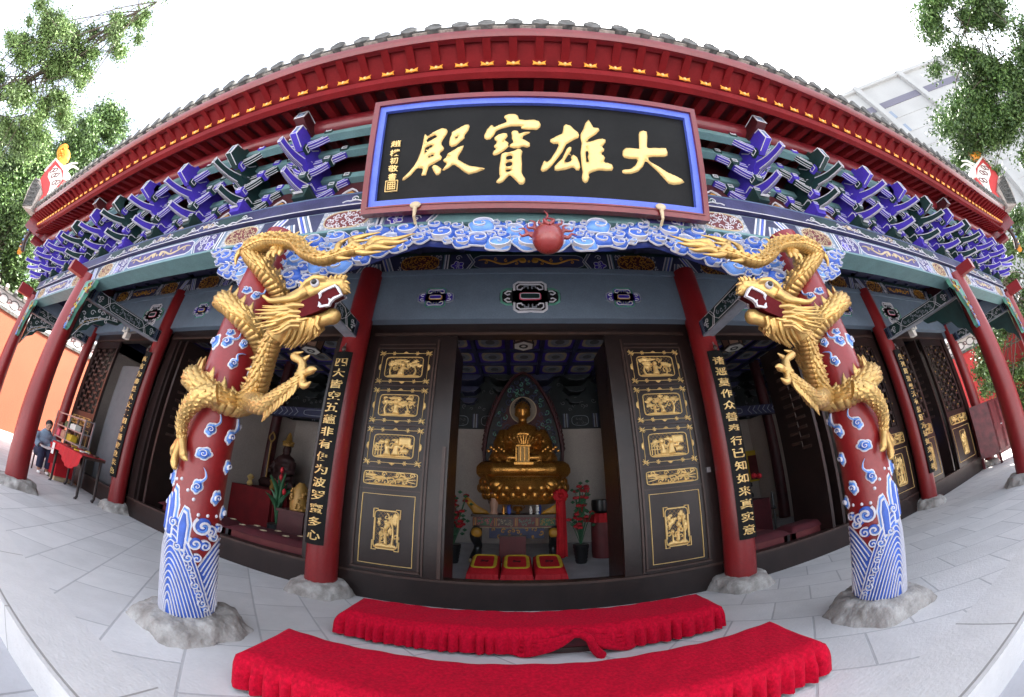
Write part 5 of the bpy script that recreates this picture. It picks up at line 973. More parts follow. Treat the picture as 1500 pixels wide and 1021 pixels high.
legs = [leg([(-1.84, -.10, 1.69), (-1.66, -.22, 1.65), (-1.54, -.28, 1.635), (-1.44, -.33, 1.665), (-1.36, -.36, 1.70), (-1.285, -.385, 1.74), (-1.262, -.385, 1.785)], [.075, .066, .056, .046, .038, .03, .030], (-1.262, -.385, 1.785),
            [[(-1.275, -.39, 1.84), (-1.33, -.39, 1.868), (-1.345, -.38, 1.888), (-1.295, -.38, 1.905)], [(-1.225, -.39, 1.79), (-1.19, -.40, 1.80), (-1.165, -.40, 1.80)], [(-1.245, -.39, 1.745), (-1.215, -.40, 1.715), (-1.19, -.39, 1.74)], [(-1.285, -.37, 1.83), (-1.30, -.36, 1.86), (-1.27, -.35, 1.90)]], 10, (.15, -.2, -1)),
        leg([(-2.06, -.20, 1.69), (-2.14, -.255, 1.655), (-2.225, -.26, 1.585), (-2.285, -.245, 1.50), (-2.30, -.225, 1.42), (-2.295, -.215, 1.375)], [.075, .078, .064, .046, .038, .036], (-2.295, -.21, 1.375),
            [[(-2.34, -.21, 1.33), (-2.37, -.205, 1.28), (-2.365, -.21, 1.245)], [(-2.31, -.215, 1.29), (-2.325, -.21, 1.23), (-2.30, -.215, 1.19), (-2.28, -.21, 1.185)], [(-2.24, -.225, 1.31), (-2.215, -.22, 1.265), (-2.18, -.215, 1.25)], [(-2.33, -.2, 1.36), (-2.39, -.18, 1.32), (-2.42, -.16, 1.27)]], 7, (-1, -.1, .3), .030),
        leg([(-2.16, -.26, 2.90), (-2.27, -.27, 2.91), (-2.36, -.25, 2.90)], [.05, .045, .035], (-2.35, -.25, 2.90), [[(-2.41, -.24, 2.885), (-2.45, -.22, 2.82), (-2.45, -.2, 2.76)], [(-2.38, -.25, 2.87), (-2.42, -.24, 2.80), (-2.41, -.22, 2.74)], [(-2.40, -.23, 2.93), (-2.49, -.2, 2.88), (-2.50, -.18, 2.83)]], 0),
        leg([(-2.02, -.23, 2.74), (-1.98, -.27, 2.78), (-1.96, -.26, 2.83)], [.04, .032, .026], (-1.96, -.26, 2.82), [[(-1.98, -.27, 2.78), (-2.0, -.28, 2.73), (-1.98, -.28, 2.70)], [(-1.94, -.27, 2.78), (-1.945, -.28, 2.73), (-1.93, -.28, 2.70)], [(-1.91, -.26, 2.79), (-1.90, -.27, 2.74), (-1.89, -.27, 2.72)]], 3, (1, 0, .3))]
for sx, w in ((-1, 'left'), (1, 'right')):
    d = thing('dragon_sculpture', 'gold dragon coiled round the %s relief column, its jaws open towards the %s' % (('left', 'right') if sx < 0 else ('right', 'left')), 'dragon', (sx*AF, -.2, 1.6), 'gold dragons coiled round the porch columns')
    q = lambda m: m if sx < 0 else m.mir()
    q(bm_).build('body', d, ang=38); blend(q(hd), 'head', .0085, 'gold', d, 3); q(mo).build('mouth', d); q(te).build('teeth', d); q(ma).build('mane', d); q(tl).build('tail_flame', d)
    for e in ey: q(e).build('eye', d)
    for e in ho: q(e).build('horn', d)
    for e in legs: q(e).build('leg', d)
# ---------------------------------------------------------------- blue cloud carving under the beam, flaming pearl
def cloud_band():
    out = [(-2.97, 3.10), (-2.96, 3.02), (-2.86, 2.95), (-2.84, 2.86), (-2.72, 2.83), (-2.64, 2.74), (-2.52, 2.72), (-2.44, 2.64), (-2.30, 2.62), (-2.1, 2.66), (-1.96, 2.60), (-1.89, 2.54), (-1.76, 2.56), (-1.62, 2.62), (-1.45, 2.68), (-1.29, 2.74), (-1.02, 2.84), (-.85, 2.90), (-.70, 2.88), (-.5, 2.84), (-.3, 2.83), (-.10, 2.82), (0, 2.83), (0, 3.185), (-1.5, 3.185), (-2.2, 3.18), (-2.75, 3.12)]
    out = [(-.19+(x+.19)*1.08 if x < 0 else 0, min(3.187, 1.306+(z-1.306)*1.08)) for x, z in out]
    mp = front(0, .04, 0); from_ = np.array(out); mb = MB(); mb.puff([out], front(0, .08, 0), .03, .045, 'cloudd', 0, .05); mb.puff([out], (lambda p, h: np.stack([p[:, 0], .085+h*.5, p[:, 1]], 1)), .04, .03, 'cloudd', 0, .05)
    
    def inside(x, y, o=from_):
        c = False
        for p, q in zip(o, np.roll(o, -1, 0)):
            if (p[1] > y) != (q[1] > y) and x < (q[0]-p[0])*(y-p[1])/(q[1]-p[1])+p[0]: c = not c
        return c
    rs = np.random.RandomState(12); pts = []; tr = 0
    for rmin, rmax, n in ((.062, .085, 36), (.040, .058, 80), (.026, .036, 140)):
        k = 0; tr = 0
        while k < n and tr < 4000:
            tr += 1; x, y, r = rs.uniform(-3.15, -.02), rs.uniform(2.6, 3.18), rs.uniform(rmin, rmax)
            if not inside(x, y) or any(math.hypot((x-a)*.72, y-b) < (r+c)*.80 for a, b, c in pts): continue
            pts.append((x, y, r)); k += 1
    for x, y, r in pts:
        t = np.linspace(0, 2*PI, 26, endpoint=False); R = r*(1+.10*np.cos(4*t+rs.uniform(0, 6))); P = np.stack([x+R*1.45*np.cos(t), y+R*.92*np.sin(t)], 1); hz = rs.uniform(.0, .03)
        mb.puff([P], mp, r*.24, .025+r*.3, 'cloudm' if rs.rand() < .35 else 'cloudb', hz, r*.7); d = rs.choice([-1, 1]); a0 = rs.uniform(0, 6.28)
        S_ = spiral(0, 0, r*.95, 1.25, a0, d, 20, .85)*np.array([1.35, 1])+np.array([x, y]); mb.rib(S_, np.linspace(r*.17, r*.08, 20), mp, .036+r*.32+hz, 'wht', .01+hz)
        mb.rib(P, .006, mp, .016+hz, 'wht', hz, closed=True)
    return mb
cb = cloud_band()
for sx in (-1, 1): (cb if sx < 0 else cb.mir()).build('cloud_carving', hall)
mb = MB(); pc = np.array([.02, -.22, 2.785]); mb.sph(pc, .105, 'pearl', 28)
for k in range(11):
    a = math.radians(15+k*15); c, s = math.cos(a), math.sin(a); w = .022*(1 if k % 2 else -1)
    L = .19 if k == 5 else (.10+.02*(k % 2)); b = pc+np.array([c*.10, .01, s*.10]); n_ = np.array([-s, 0, c])
    Q = crom([b, b+np.array([c, 0, s])*L*.35+n_*w*.7, b+np.array([c, 0, s])*L*.7-n_*w*.5, b+np.array([c, 0, s])*L+n_*w*.5], 6); mb.tube(Q, np.interp(np.linspace(0, 1, len(Q)), [0, .4, 1], [.016, .012, .002]), 'pearl', 9)
for k in (-1, 1): mb.tube(crom([pc+(0, -.1, .02), pc+(k*.03, -.1, .06), pc+(k*.015, -.07, .11), pc+(-k*.015, -.03, .16)], 6), np.linspace(.014, .004, 19), 'pearl', 8)
mb.build('flaming_pearl', hall, label='red flaming pearl at the middle of the blue cloud carving')
# ---------------------------------------------------------------- Buddha, halo, altar
bu = thing('buddha_statue', 'gilded seated Buddha statue on a lotus throne behind the altar', 'statue', (-.05, 4.95, 1.0))
s_ = MB(); bx, by = -.05, 4.95
s_.sph((bx, by-.02, 2.95), (.17, .175, .215), 'bgold', 20); s_.tube([(bx, by+.02, 2.62), (bx, by, 2.82)], [.10, .085], 'bgold', 14)
for s in (-1, 1): s_.sph((bx+s*.155, by, 2.88), (.02, .03, .085), 'bgold', 10)
s_.sph((bx, by-.175, 2.92), (.022, .03, .04), 'bgold', 8); s_.sph((bx, by-.15, 2.845), (.045, .03, .012), 'bgold', 8); s_.sph((bx, by-.14, 2.80), (.05, .04, .03), 'bgold', 8)
for s in (-1, 1): s_.tube([(bx+s*.03, by-.165, 2.985), (bx+s*.07, by-.16, 3.0), (bx+s*.115, by-.13, 2.98)], .012, 'bgold', 6)
for z, a, b in ((2.52, .32, .16), (2.42, .42, .20), (2.25, .40, .22), (2.05, .36, .23), (1.85, .40, .26), (1.72, .46, .30)): s_.sph((bx, by, z), (a, b, .14), 'bgold', 20)
for s in (-1, 1):
    s_.tube([(bx+s*.36, by, 2.46), (bx+s*.47, by-.05, 2.2), (bx+s*.46, by-.15, 1.98), (bx+s*.28, by-.32, 1.90), (bx+s*.08, by-.36, 1.90)], [.15, .155, .16, .11, .07], 'bgold', 14)
    s_.tube([(bx+s*.45, by-.05, 2.1), (bx+s*.52, by-.08, 1.88), (bx+s*.50, by-.12, 1.70)], [.16, .19, .20], 'bgold', 12)
    s_.tube([(bx+s*.25, by-.05, 1.68), (bx+s*.62, by-.20, 1.68), (bx+s*.78, by-.22, 1.67), (bx+s*.55, by-.42, 1.66), (bx+s*.1, by-.48, 1.66), (bx-s*.2, by-.46, 1.68)], [.19, .20, .18, .17, .14, .09], 'bgold', 16)
    for k in range(5): s_.tube(crom([(bx+s*(.80-.04*k), by-.22-.02*k, 1.66+.045*k), (bx+s*(.5-.03*k), by-.47, 1.60+.05*k), (bx+s*.12, by-.56, 1.62+.05*k)], 5), .022, 'bgold', 6)
    for k in range(4): s_.tube(crom([(bx+s*(.16+.07*k), by-.12, 2.52), (bx+s*(.14+.08*k), by-.235, 2.25), (bx+s*(.10+.09*k), by-.28, 1.98)], 5), .018, 'bgold', 6)
    s_.tube(crom([(bx+s*.2, by-.15, 2.45), (bx+s*.08, by-.23, 2.2), (bx, by-.26, 2.05)], 5), .025, 'bgold', 6)
bo = blend(s_, 'body', .022, 'bgold', bu, 3)
mb = MB(); mb.sph((bx, by+.02, 3.02), (.168, .175, .17), 'hair', 20); mb.sph((bx, by+.02, 3.17), (.085, .085, .075), 'hair', 14)
for i in range(60): a, t = i*2.4, math.acos(1-(i+.5)/60*1.05); mb.sph((bx+.17*math.sin(t)*math.cos(a), by+.02+.177*math.sin(t)*math.sin(a), 3.02+.17*math.cos(t)), .020, 'hair', 6)
mb.build('hair', bu)
for s in (-1, 1): mb = MB(); mb.sph((bx+s*.068, by-.178, 2.955), (.036, .012, .012), 'black', 8); mb.build('eye', bu)
mb = MB(); mb.box(bx-.11, bx+.11, by-.60, by-.42, 1.78, 2.10, 'goldd')
for k in range(9): a = -.24+.06*k; mb.tube([(bx+a*.5, by-.62, 2.14), (bx+a, by-.64, 2.2+.10*math.cos(a*6))], [.02, .012], 'bgold', 6); mb.sph((bx+a, by-.64, 2.2+.10*math.cos(a*6)), .022, 'bgold', 6)
for k in range(4): mb.box(bx-.15+.08*k, bx-.13+.08*k, by-.64, by-.60, 1.82, 2.08, 'bgold')
mb.box(bx-.14, bx+.14, by-.63, by-.40, 2.09, 2.12, 'bgold'); mb.box(bx-.18, bx+.18, by-.65, by-.38, 1.75, 1.79, 'bgold')
for s in (-1, 1):
    for k in range(7): mb.sph((bx+s*(.38+.05*k), by-.48, 2.02+.035*(k % 3)), (.035, .03, .035), 'bgold', 8)
mb.build('offering_shrine', bu)
mb = MB(); mb.lathe([(.66, 0), (.72, .08), (.68, .16), (.78, .3), (.82, .42), (.78, .5), (.72, .52)], 'bgold', (bx, by-.05, 1.02), 40)
for row, (n, R, z, q) in enumerate(((24, .80, 1.43, .105), (24, .83, 1.32, .10), (24, .76, 1.20, .085))):
    for k in range(n): a = 2*PI*(k+.5*row)/n; mb.sph((bx+R*math.cos(a), by-.05+R*math.sin(a)*.85, z), (q, q*.9, .11), 'bgold', 10)
for s in (-1, 1): mb.tube(crom([(bx+s*.70, by-.45, 1.52), (bx+s*.50, by-.74, 1.30), (bx+s*.32, by-.66, 1.5)], 6), [.05]*13, 'bgold', 8); mb.sph((bx+s*.50, by-.70, 1.38), (.15, .07, .12), 'bgold', 12)
mb.build('lotus_throne', bu)
ha = thing('mandorla', 'tall dark carved flame halo with a red rim standing behind the gilded Buddha', 'halo', (-.03, 5.3, 1.0))
f5 = front(-.03, 5.3, 0); t = np.linspace(0, 1, 20)
half = np.stack([.86*np.cos(t*PI/2)**.58*(1-.10*t), 2.1+1.86*t], 1); half = np.vstack([[(.70, 1.0), (.80, 1.4)], half])
out = np.vstack([half, half[::-1]*np.array([-1, 1])])
mb = MB(); mb.prism(out, f5, -.10, 0, 'black'); mb.build('panel', ha)
mb = MB(); mb.rib(half, .08, f5, .04, 'dred'); mb.rib(half*np.array([-1, 1]), .08, f5, .04, 'dred')
for s in (-1, 1):
    for k in range(14): i = 1+k; p = half[min(i, len(half)-1)]; mb.tube([(-.03+s*(p[0]), 5.3, p[1]-.02), (-.03+s*(p[0]+.05), 5.28, p[1]+.06), (-.03+s*(p[0]+.03), 5.28, p[1]+.13)], [.03, .022, .004], 'dred', 6)
mb.build('rim', ha)
mb = MB(); curls(mb, f5, lambda x, y: abs(x) < .70*math.cos(min(1, max(0, (y-2.1)/1.86))*PI/2)**.8 and math.hypot(x, (y-2.95)) > .4, 90, .05, .09, .03, 'navy', .03, 5, 1.2, x0=-.75, x1=.75, y0=1.5, y1=3.8); curls(mb, f5, lambda x, y: abs(x) < .70*math.cos(min(1, max(0, (y-2.1)/1.86))*PI/2)**.8 and math.hypot(x, (y-2.95)) > .4, 60, .04, .07, .022, 'jade', .035, 8, 1.0, x0=-.75, x1=.75, y0=1.5, y1=3.8); mb.build('carving', ha)
mb = MB(); mb.prism(ell(0, 2.6, .48, .75), f5, .0, .02, 'dred'); mb.prism(ell(0, 3.03, .30, .30), f5, .02, .05, 'halo'); mb.rib(ell(0, 3.03, .30, .30), .03, f5, .06, 'sand', closed=True); mb.build('halo_disc', ha)
al = thing('altar_table', 'carved and painted altar table with lion feet before the Buddha', 'table', (-.2, 4.5, 0))
x0, x1, y0, y1 = -.97, .56, 4.30, 4.80
mb = MB(); mb.box(x0-.03, x1+.03, y0-.03, y1, .80, .84, 'wood2'); 
for s, e in ((-1, x0), (1, x1)): mb.puff([[(e-s*.0, .84), (e+s*.20, 1.12), (e+s*.10, 1.14), (e-s*.06, 1.0), (e-s*.25, .90), (e-s*.3, .84)]], front(0, y0+.1, 0), .03, .04, 'ochre'); 
mb.build('table_top', al)
mb = MB(); mb.box(x0, x1, y0, y1, .62, .80, 'maroon'); mp = front(x0, y0, .62)
for k in range(5): vstripes(mb, mp, .02+k*.37, .02, .16, ['ochre', 'navy', 'ochre'], .014)
for k in range(4): mb.prism([(.09+k*.37, .025), (.36+k*.37, .025), (.36+k*.37, .155), (.09+k*.37, .155)], mp, 0, .004, ('greenp', 'wood2', 'maroon', 'greenp')[k]); curls(mb, mp, lambda a, b: True, 9, .02, .035, .012, ('pink', 'sand', 'jade', 'ochre')[k], .012, k, 1, x0=.1+k*.37, x1=.35+k*.37, y0=.04, y1=.14)
for k in range(60): mb.sph((x0+.013+k*.0257, y0-.008, .612), .012, 'sand', 6); mb.sph((x0+.013+k*.0257, y0-.008, .805), .012, 'sand', 6)
mb.build('apron', al)
mb = MB(); mb.box(x0+.3, x1-.25, y0+.03, y0+.07, .42, .61, 'navy'); curls(mb, front(0, y0+.03, 0), lambda a, b: True, 12, .03, .05, .022, 'ochre', .02, 4, 1, x0=x0+.32, x1=x1-.27, y0=.45, y1=.58); mb.build('lower_apron', al)
for e, s in ((x0+.08, 1), (x1-.08, -1)):
    mb = MB(); mb.tube(crom([(e, y0+.05, .62), (e-s*.03, y0, .45), (e+s*.02, y0+.08, .28), (e-s*.02, y0+.02, .10), (e-s*.03, y0-.03, .0)], 6), np.interp(np.linspace(0, 1, 25), [0, .2, .6, .85, 1], [.08, .10, .07, .10, .10]), 'black', 12); mb.puff([ell(e, .52, .10, .09)], front(0, y0-.05, 0), .025, .06, 'ochre')
    for k in (-1, 0, 1): mb.sph((e-s*.03+.06*k, y0-.12, .04), (.035, .05, .04), 'sand', 8)
    mb.build('leg', al)
    mb = MB(); mb.tube([(e, y1-.06, .62), (e, y1-.06, .0)], .05, 'black', 8); mb.build('leg', al)
mb = MB(); mb.box(-.48, -.02, 4.20, 4.23, 0, .47, 'maroon'); mb.box(-.49, -.01, 4.195, 4.235, .47, .49, 'wood2'); tag = dict(label='plain dark red board standing against the altar table', category='board'); mb.build('red_board', None, loc=(-.25, 4.2, 0), **tag)
def single(mb, name, label, cat, loc, group=None, **k):
    o = mb.build(name, None, loc=loc, **k); o['label'] = label; o['category'] = cat
    if group: o['group'] = group
    return o
mb = MB(); c = (-.16, 4.45, .84); mb.lathe([(.03, 0), (.05, .02), (.03, .04), (.09, .07), (.10, .11), (.075, .14), (.085, .15)], 'bgold', c, 20)
for a in (-1, 1): mb.tube([(c[0]+a*.08, c[1], c[2]+.10), (c[0]+a*.13, c[1], c[2]+.13), (c[0]+a*.10, c[1], c[2]+.17)], .01, 'bgold', 6)
single(mb, 'incense_burner', 'small brass incense burner in the middle of the altar', 'incense burner', c)
mb = MB(); c = (.20, 4.45, .84); mb.lathe([(.05, 0), (.02, .03), (.02, .05), (.04, .06), (.032, .08), (.032, .36), (.01, .37)], 'paper', c, 14); mb.lathe([(.034, .22), (.034, .28)], 'cloth', c, 14); single(mb, 'candle', 'white altar candle with a red band beside the brass burner', 'candle', c)
for x, h, m, l in ((-.60, .40, 'skin', 'pale pink altar vase at the end of the altar'), (-.42, .16, 'bgold', 'little brass altar cup beside the pale pink vase'), (.08, .15, 'cream', 'small white altar cup beside the white candle')):
    mb = MB(); c = (x, 4.45, .84); mb.lathe([(.04*h/.2, 0), (.03*h/.2, h*.2), (.055*h/.25, h*.5), (.03*h/.25, h*.8), (.05*h/.25, h)], m, c, 16); single(mb, 'altar_vase' if h > .3 else 'altar_cup', l, 'vase' if h > .3 else 'cup', c)
for x in (-.32, .24):                                      # altar flowers
    mb = MB(); c = (x, 4.6, .84); rs = np.random.RandomState(int(x*100)+90); mb.lathe([(.03, 0), (.05, .1), (.03, .2)], 'cobalt', c, 12)
    for k in range(14): p = np.array(c)+(rs.uniform(-.15, .15), rs.uniform(-.08, .08), .25+rs.uniform(0, .16)); mb.tube([np.array(c)+(0, 0, .18), p], .006, 'greenp', 5); mb.sph(p, .032, 'pink', 6)
    single(mb, 'flower_vase', 'blue altar vase of pink flowers on the %s of the candle' % ('right' if x > 0 else 'left'), 'flowers', c)
def cushion(x0, x1, y0, y1, z0, z1, m, lab, par=None):
    mb = MB(); n = 14; a = np.linspace(0, 1, n); V = []
    for i in a:
        for j in a:
            x, y = x0+(x1-x0)*i, y0+(y1-y0)*j; e = min(i, 1-i, j, 1-j); V.append((x, y, z1-.06*(1-min(1, e/.18))**2))
    mb.add(V, [(i*n+j, (i+1)*n+j, (i+1)*n+j+1, i*n+j+1) for i in range(n-1) for j in range(n-1)], m); P = []
    per = [(x0+(x1-x0)*t, y0) for t in np.linspace(0, 1, 24)]+[(x1, y0+(y1-y0)*t) for t in np.linspace(0, 1, 24)]+[(x1-(x1-x0)*t, y1) for t in np.linspace(0, 1, 24)]+[(x0, y1-(y1-y0)*t) for t in np.linspace(0, 1, 24)]
    per = np.array(per); c = per.mean(0); k = len(per); w = 1+.03*np.sin(np.arange(k)*1.9); T = np.c_[per, np.full(k, z1-.06)]; B = np.c_[c+(per-c)*(1.06*w[:, None]), np.full(k, z0)]
    mb.add(np.vstack([T, B]), [(i, (i+1) % k, k+(i+1) % k, k+i) for i in range(k)], m); return mb
for k, x in enumerate((-.88, -.40, .08)):
    mb = cushion(x, x+.44, 3.05, 3.75, 0.005, .21, 'cloth', 0); mb.v = [np.c_[v[:, :2], v[:, 2]+np.where(v[:, 2] > .1, (v[:, 1]-3.4)*.16, 0)] for v in mb.v]; m2 = lambda p, h, x=x: np.stack([x+.22+p[:, 0], 3.4+p[:, 1], .21+h+p[:, 1]*.16], 1)
    mb.rib(ell(0, 0, .165, .25, 40, 6), .05, m2, .008, 'yel', closed=True); mb.rib([(-.06, -.02), (.06, .02)], .03, m2, .006, 'maroonc'); mb.rib([(-.05, .04), (.05, -.03)], .03, m2, .006, 'maroonc')
    single(mb, 'prayer_cushion', 'red prayer cushion with a yellow border, %s of the three before the altar' % ('leftmost', 'the middle one', 'rightmost')[k], 'cushion', (x+.22, 3.4, 0), 'prayer cushions before the altar')
for s, x, y in ((-1, -1.27, 4.1), (1, .92, 4.1)):           # pots of red silk roses
    p = thing('rose_pot', 'black ribbed pot of red silk roses %s the altar' % ('left of' if s < 0 else 'right of'), 'potted flowers', (x, y, 0), 'rose pots beside the altar'); mb = MB()
    mb.lathe([(.09, 0)]+[(.095+.004*k+(.008 if k % 2 else 0), .02+.028*k) for k in range(10)]+[(.14, .32), (.13, .33)], 'black', (x, y, 0), 20); mb.build('pot', p)
    mb = MB(); rs = np.random.RandomState(20+s); fl = MB(); lf = MB()
    for k in range(34):
        q = np.array([x+rs.normal(0, .11), y+rs.normal(0, .10), .72+rs.uniform(-.12, .62)]); mb.tube([(x, y, .3), ((x+q[0])/2, (y+q[1])/2, .3+(q[2]-.3)*.6), q], .008, 'greenp', 5)
        for a in range(5): t = a*1.257; fl.sph(q+(.025*math.cos(t), .025*math.sin(t), .0), (.032, .032, .028), 'rose', 6)
        fl.sph(q+(0, 0, .014), .022, 'rose', 6); b = q+rs.normal(0, .07, 3); lf.sph(b, (.05, .02, .03), 'greenp', 5)
    mb.build('stems', p); fl.build('roses', p); lf.build('foliage', p)
ob = thing('donation_barrel', 'dark red barrel with a pleated red skirt beside the altar', 'barrel', (1.40, 4.5, 0)); mb = MB(); mb.lathe([(.19, 0), (.20, .1), (.20, .62), (.19, .78)], 'maroon', (1.40, 4.5, 0), 28); mb.build('body', ob)
mb = MB(); a = np.linspace(0, 2*PI, 60, endpoint=False); V = np.vstack([np.stack([1.40+(r+w*np.sin(a*15))*np.cos(a), 4.5+(r+w*np.sin(a*15))*np.sin(a), np.full(60, z)], 1) for r, w, z in ((.20, 0, .82), (.215, .004, .80), (.235, .02, .66))]); mb.add(V, [(k*60+i, k*60+(i+1) % 60, k*60+60+(i+1) % 60, k*60+60+i) for k in range(2) for i in range(60)], 'cloth'); mb.build('skirt', ob)
mb = MB(); mb.lathe([(.12, .82), (.17, .86), (.18, .98), (.17, 1.06), (.15, 1.07)], 'black', (1.40, 4.5, 0), 24); single(mb, 'black_basin', 'black basin standing on the red skirted barrel', 'basin', (1.4, 4.5, .82))
mb = MB(); c = np.array([.60, 4.24, 1.18]); rs = np.random.RandomState(2)
for k in range(12): a = k*.55; mb.tube(crom([c, c+(.12*math.cos(a), -.05, .10*math.sin(a)), c+(.05*math.cos(a+.8), -.09, .06*math.sin(a+.8))], 4), .028, 'cloth', 6)
f = lambda p, h: np.stack([.60+p[:, 0], 4.22-h-.02*np.sin(p[:, 0]*60), p[:, 1]], 1)
mb.puff([[(-.09, 1.15), (.09, 1.15), (.10, .6), (.11, .10), (.0, .07), (-.10, .12), (-.08, .6)]], f, .016, .03, 'cloth'); single(mb, 'red_ribbon', 'long red silk ribbon with a bow hanging at the altar corner', 'ribbon', tuple(c))
def lantern(x, y, z, lab):
    t = thing('palace_lantern', lab, 'lantern', (x, y, z+.35), 'hexagonal lanterns hung inside the hall'); a = np.arange(6)*PI/3+.52; mb = MB()
    V = np.vstack([np.stack([x+r*np.cos(a), y+r*np.sin(a), np.full(6, z+h)], 1) for r, h in ((.17, 0), (.20, .30))]); mb.add(V, [(i, (i+1) % 6, 6+(i+1) % 6, 6+i) for i in range(6)], 'skin'); mb.build('shade', t); mb = MB()
    for i in range(6): mb.tube([V[i], V[6+i]], .014, 'wood2', 6)
    for q, h in ((.19, 0), (.23, .30)): P = np.stack([x+q*np.cos(a), y+q*np.sin(a), np.full(6, z+h)], 1); mb.tube(np.vstack([P, P[:2]]), .02, 'wood2', 6)
    mb.build('frame', t); mb = MB(); P = np.stack([.175*np.cos(a), .175*np.sin(a)], 1); g = lambda p, h: np.stack([x+p[:, 0], y+p[:, 1], z-.005-h], 1); mb.prism(P, g, 0, .01, 'cream'); mb.rib(ell(0, 0, .06, .06), .05, g, .016, 'black', closed=True); mb.build('base', t)
    mb = MB(); mb.tube([(x, y, z+.3), (x, y, zc)], .012, 'black', 6); mb.build('cord', t)
lantern(-.06, 3.1, 3.62, 'hexagonal palace lantern hanging inside above the middle doorway'); lantern(3.75, 2.85, 3.45, 'hexagonal palace lantern hanging inside behind the right dragon'); lantern(-3.9, 2.9, 3.45, 'hexagonal palace lantern hanging inside behind the left dragon')
# ---------------------------------------------------------------- side bays inside
mb = MB(); mb.box(-6.52, -5.3, 4.3, 6.1, 0, .84, 'cloth_shade'); 
for k in range(9): mb.tube([(-5.29, 4.4+.2*k, .83), (-5.27, 4.42+.2*k, .02)], .03, 'cloth_shade', 6)
single(mb, 'cloth_table', 'table draped to the floor in red cloth below the dark guardian statue', 'table', (-5.9, 5.2, 0))
g_ = thing('guardian_statue', 'dark red bodhisattva statue holding a staff in the left side bay', 'statue', (-5.95, 5.4, .84)); s_ = MB(); gx, gy = -5.95, 5.4
s_.sph((gx, gy, 1.82), (.11, .12, .15), 'maroon'); s_.tube([(gx, gy, 1.6), (gx, gy, 1.75)], .07, 'maroon')
for z, a in ((1.55, .28), (1.35, .27), (1.15, .34), (1.0, .42)): s_.sph((gx, gy, z), (a, .2, .16), 'maroon')
for s in (-1, 1): s_.tube([(gx+s*.26, gy, 1.52), (gx+s*.36, gy-.12, 1.28), (gx+s*.22, gy-.26, 1.24)], [.09, .08, .06], 'maroon'); s_.tube([(gx+s*.2, gy, .98), (gx+s*.45, gy-.2, .96), (gx, gy-.32, .95)], [.14, .13, .1], 'maroon')
blend(s_, 'body', .03, 'stat_shade', g_, 2); mb = MB(); mb.lathe([(.14, 0), (.15, .05), (.10, .12), (.05, .3), (.01, .36)], 'goldd', (gx, gy, 1.92), 12)
for k in range(7): a = k*.9; mb.sph((gx+.13*math.cos(a), gy+.13*math.sin(a), 2.02), .035, 'goldd', 6)
mb.build('crown', g_); mb = MB(); mb.tube([(gx-.36, gy-.2, .9), (gx-.40, gy-.2, 2.0)], .02, 'goldd', 8)
for k in range(4): mb.tube(crom([(gx-.40, gy-.2, 1.95), (gx-.40+.1*math.cos(k*1.57), gy-.2+.1*math.sin(k*1.57), 2.08), (gx-.4, gy-.2, 2.22)], 5), .016, 'goldd', 6)
mb.build('staff', g_)
for k, (x, y, c) in enumerate(((-6.25, 4.6, 'leaf'), (-5.55, 4.6, 'goldd'), (-5.6, 4.9, 'pink'))): mb = MB(); mb.lathe([(.05, 0), (.08, .05), (.04, .12), (.09, .2), (.03, .26)], c, (x, y, .84), 12); single(mb, 'offering_dish', ('gold offering dish at the near corner of the red cloth table', 'dark gold offering dish beside the potted plant', 'pink offering dish behind the dark gold one')[k], 'dish', (x, y, .84))
pp = thing('potted_plant', 'tall green plant in a black ribbed pot behind the left kneeling benches', 'potted plant', (-4.25, 3.3, 0)); mb = MB(); mb.lathe([(.10, 0)]+[(.105+.005*k+(.008 if k % 2 else 0), .02+.03*k) for k in range(11)]+[(.16, .37), (.15, .38)], 'black', (-4.25, 3.3, 0), 20); mb.build('pot', pp)
mb = MB(); rs = np.random.RandomState(6)
for k in range(22): a = rs.uniform(0, 6.28); r = rs.uniform(.1, .32); b = np.array([-4.25, 3.3, .36]); z = rs.uniform(.4, 1.0); Q = crom([b, b+(r*.3*math.cos(a), r*.3*math.sin(a), z*.7), b+(r*math.cos(a), r*math.sin(a), z)], 5); mb.tube(Q, np.interp(np.linspace(0, 1, len(Q)), [0, .6, 1], [.01, .035, .003]), 'greenp', 5)
mb.build('foliage', pp); mb = MB()
for k in range(4): mb.sph((-4.25+.1*rs.normal(), 3.25+.05*rs.normal(), .95+.12*k), (.035, .035, .06), 'rose', 8)
mb.build('flowers', pp)
mb = MB(); mb.box(-3.95, -3.45, 2.95, 3.35, 0, .66, 'dred'); mb.box(-3.98, -3.42, 2.92, 3.38, .66, .70, 'dred'); single(mb, 'offering_box', 'square dark red box behind the left kneeling benches', 'box', (-3.7, 3.1, 0))
mb = MB(); rs = np.random.RandomState(9); c = np.array([-3.7, 3.15, .70])
for k in range(40): a = rs.uniform(0, 6.28); mb.sph(c+(.15*math.cos(a), .15*math.sin(a), rs.uniform(0, .35)), .03, 'goldd', 6)
mb.lathe([(.15, 0), (.16, .1), (.12, .35), (.05, .45)], 'goldd', tuple(c), 14); single(mb, 'gold_ornament', 'gilded openwork ornament standing on the dark red box', 'ornament', tuple(c))
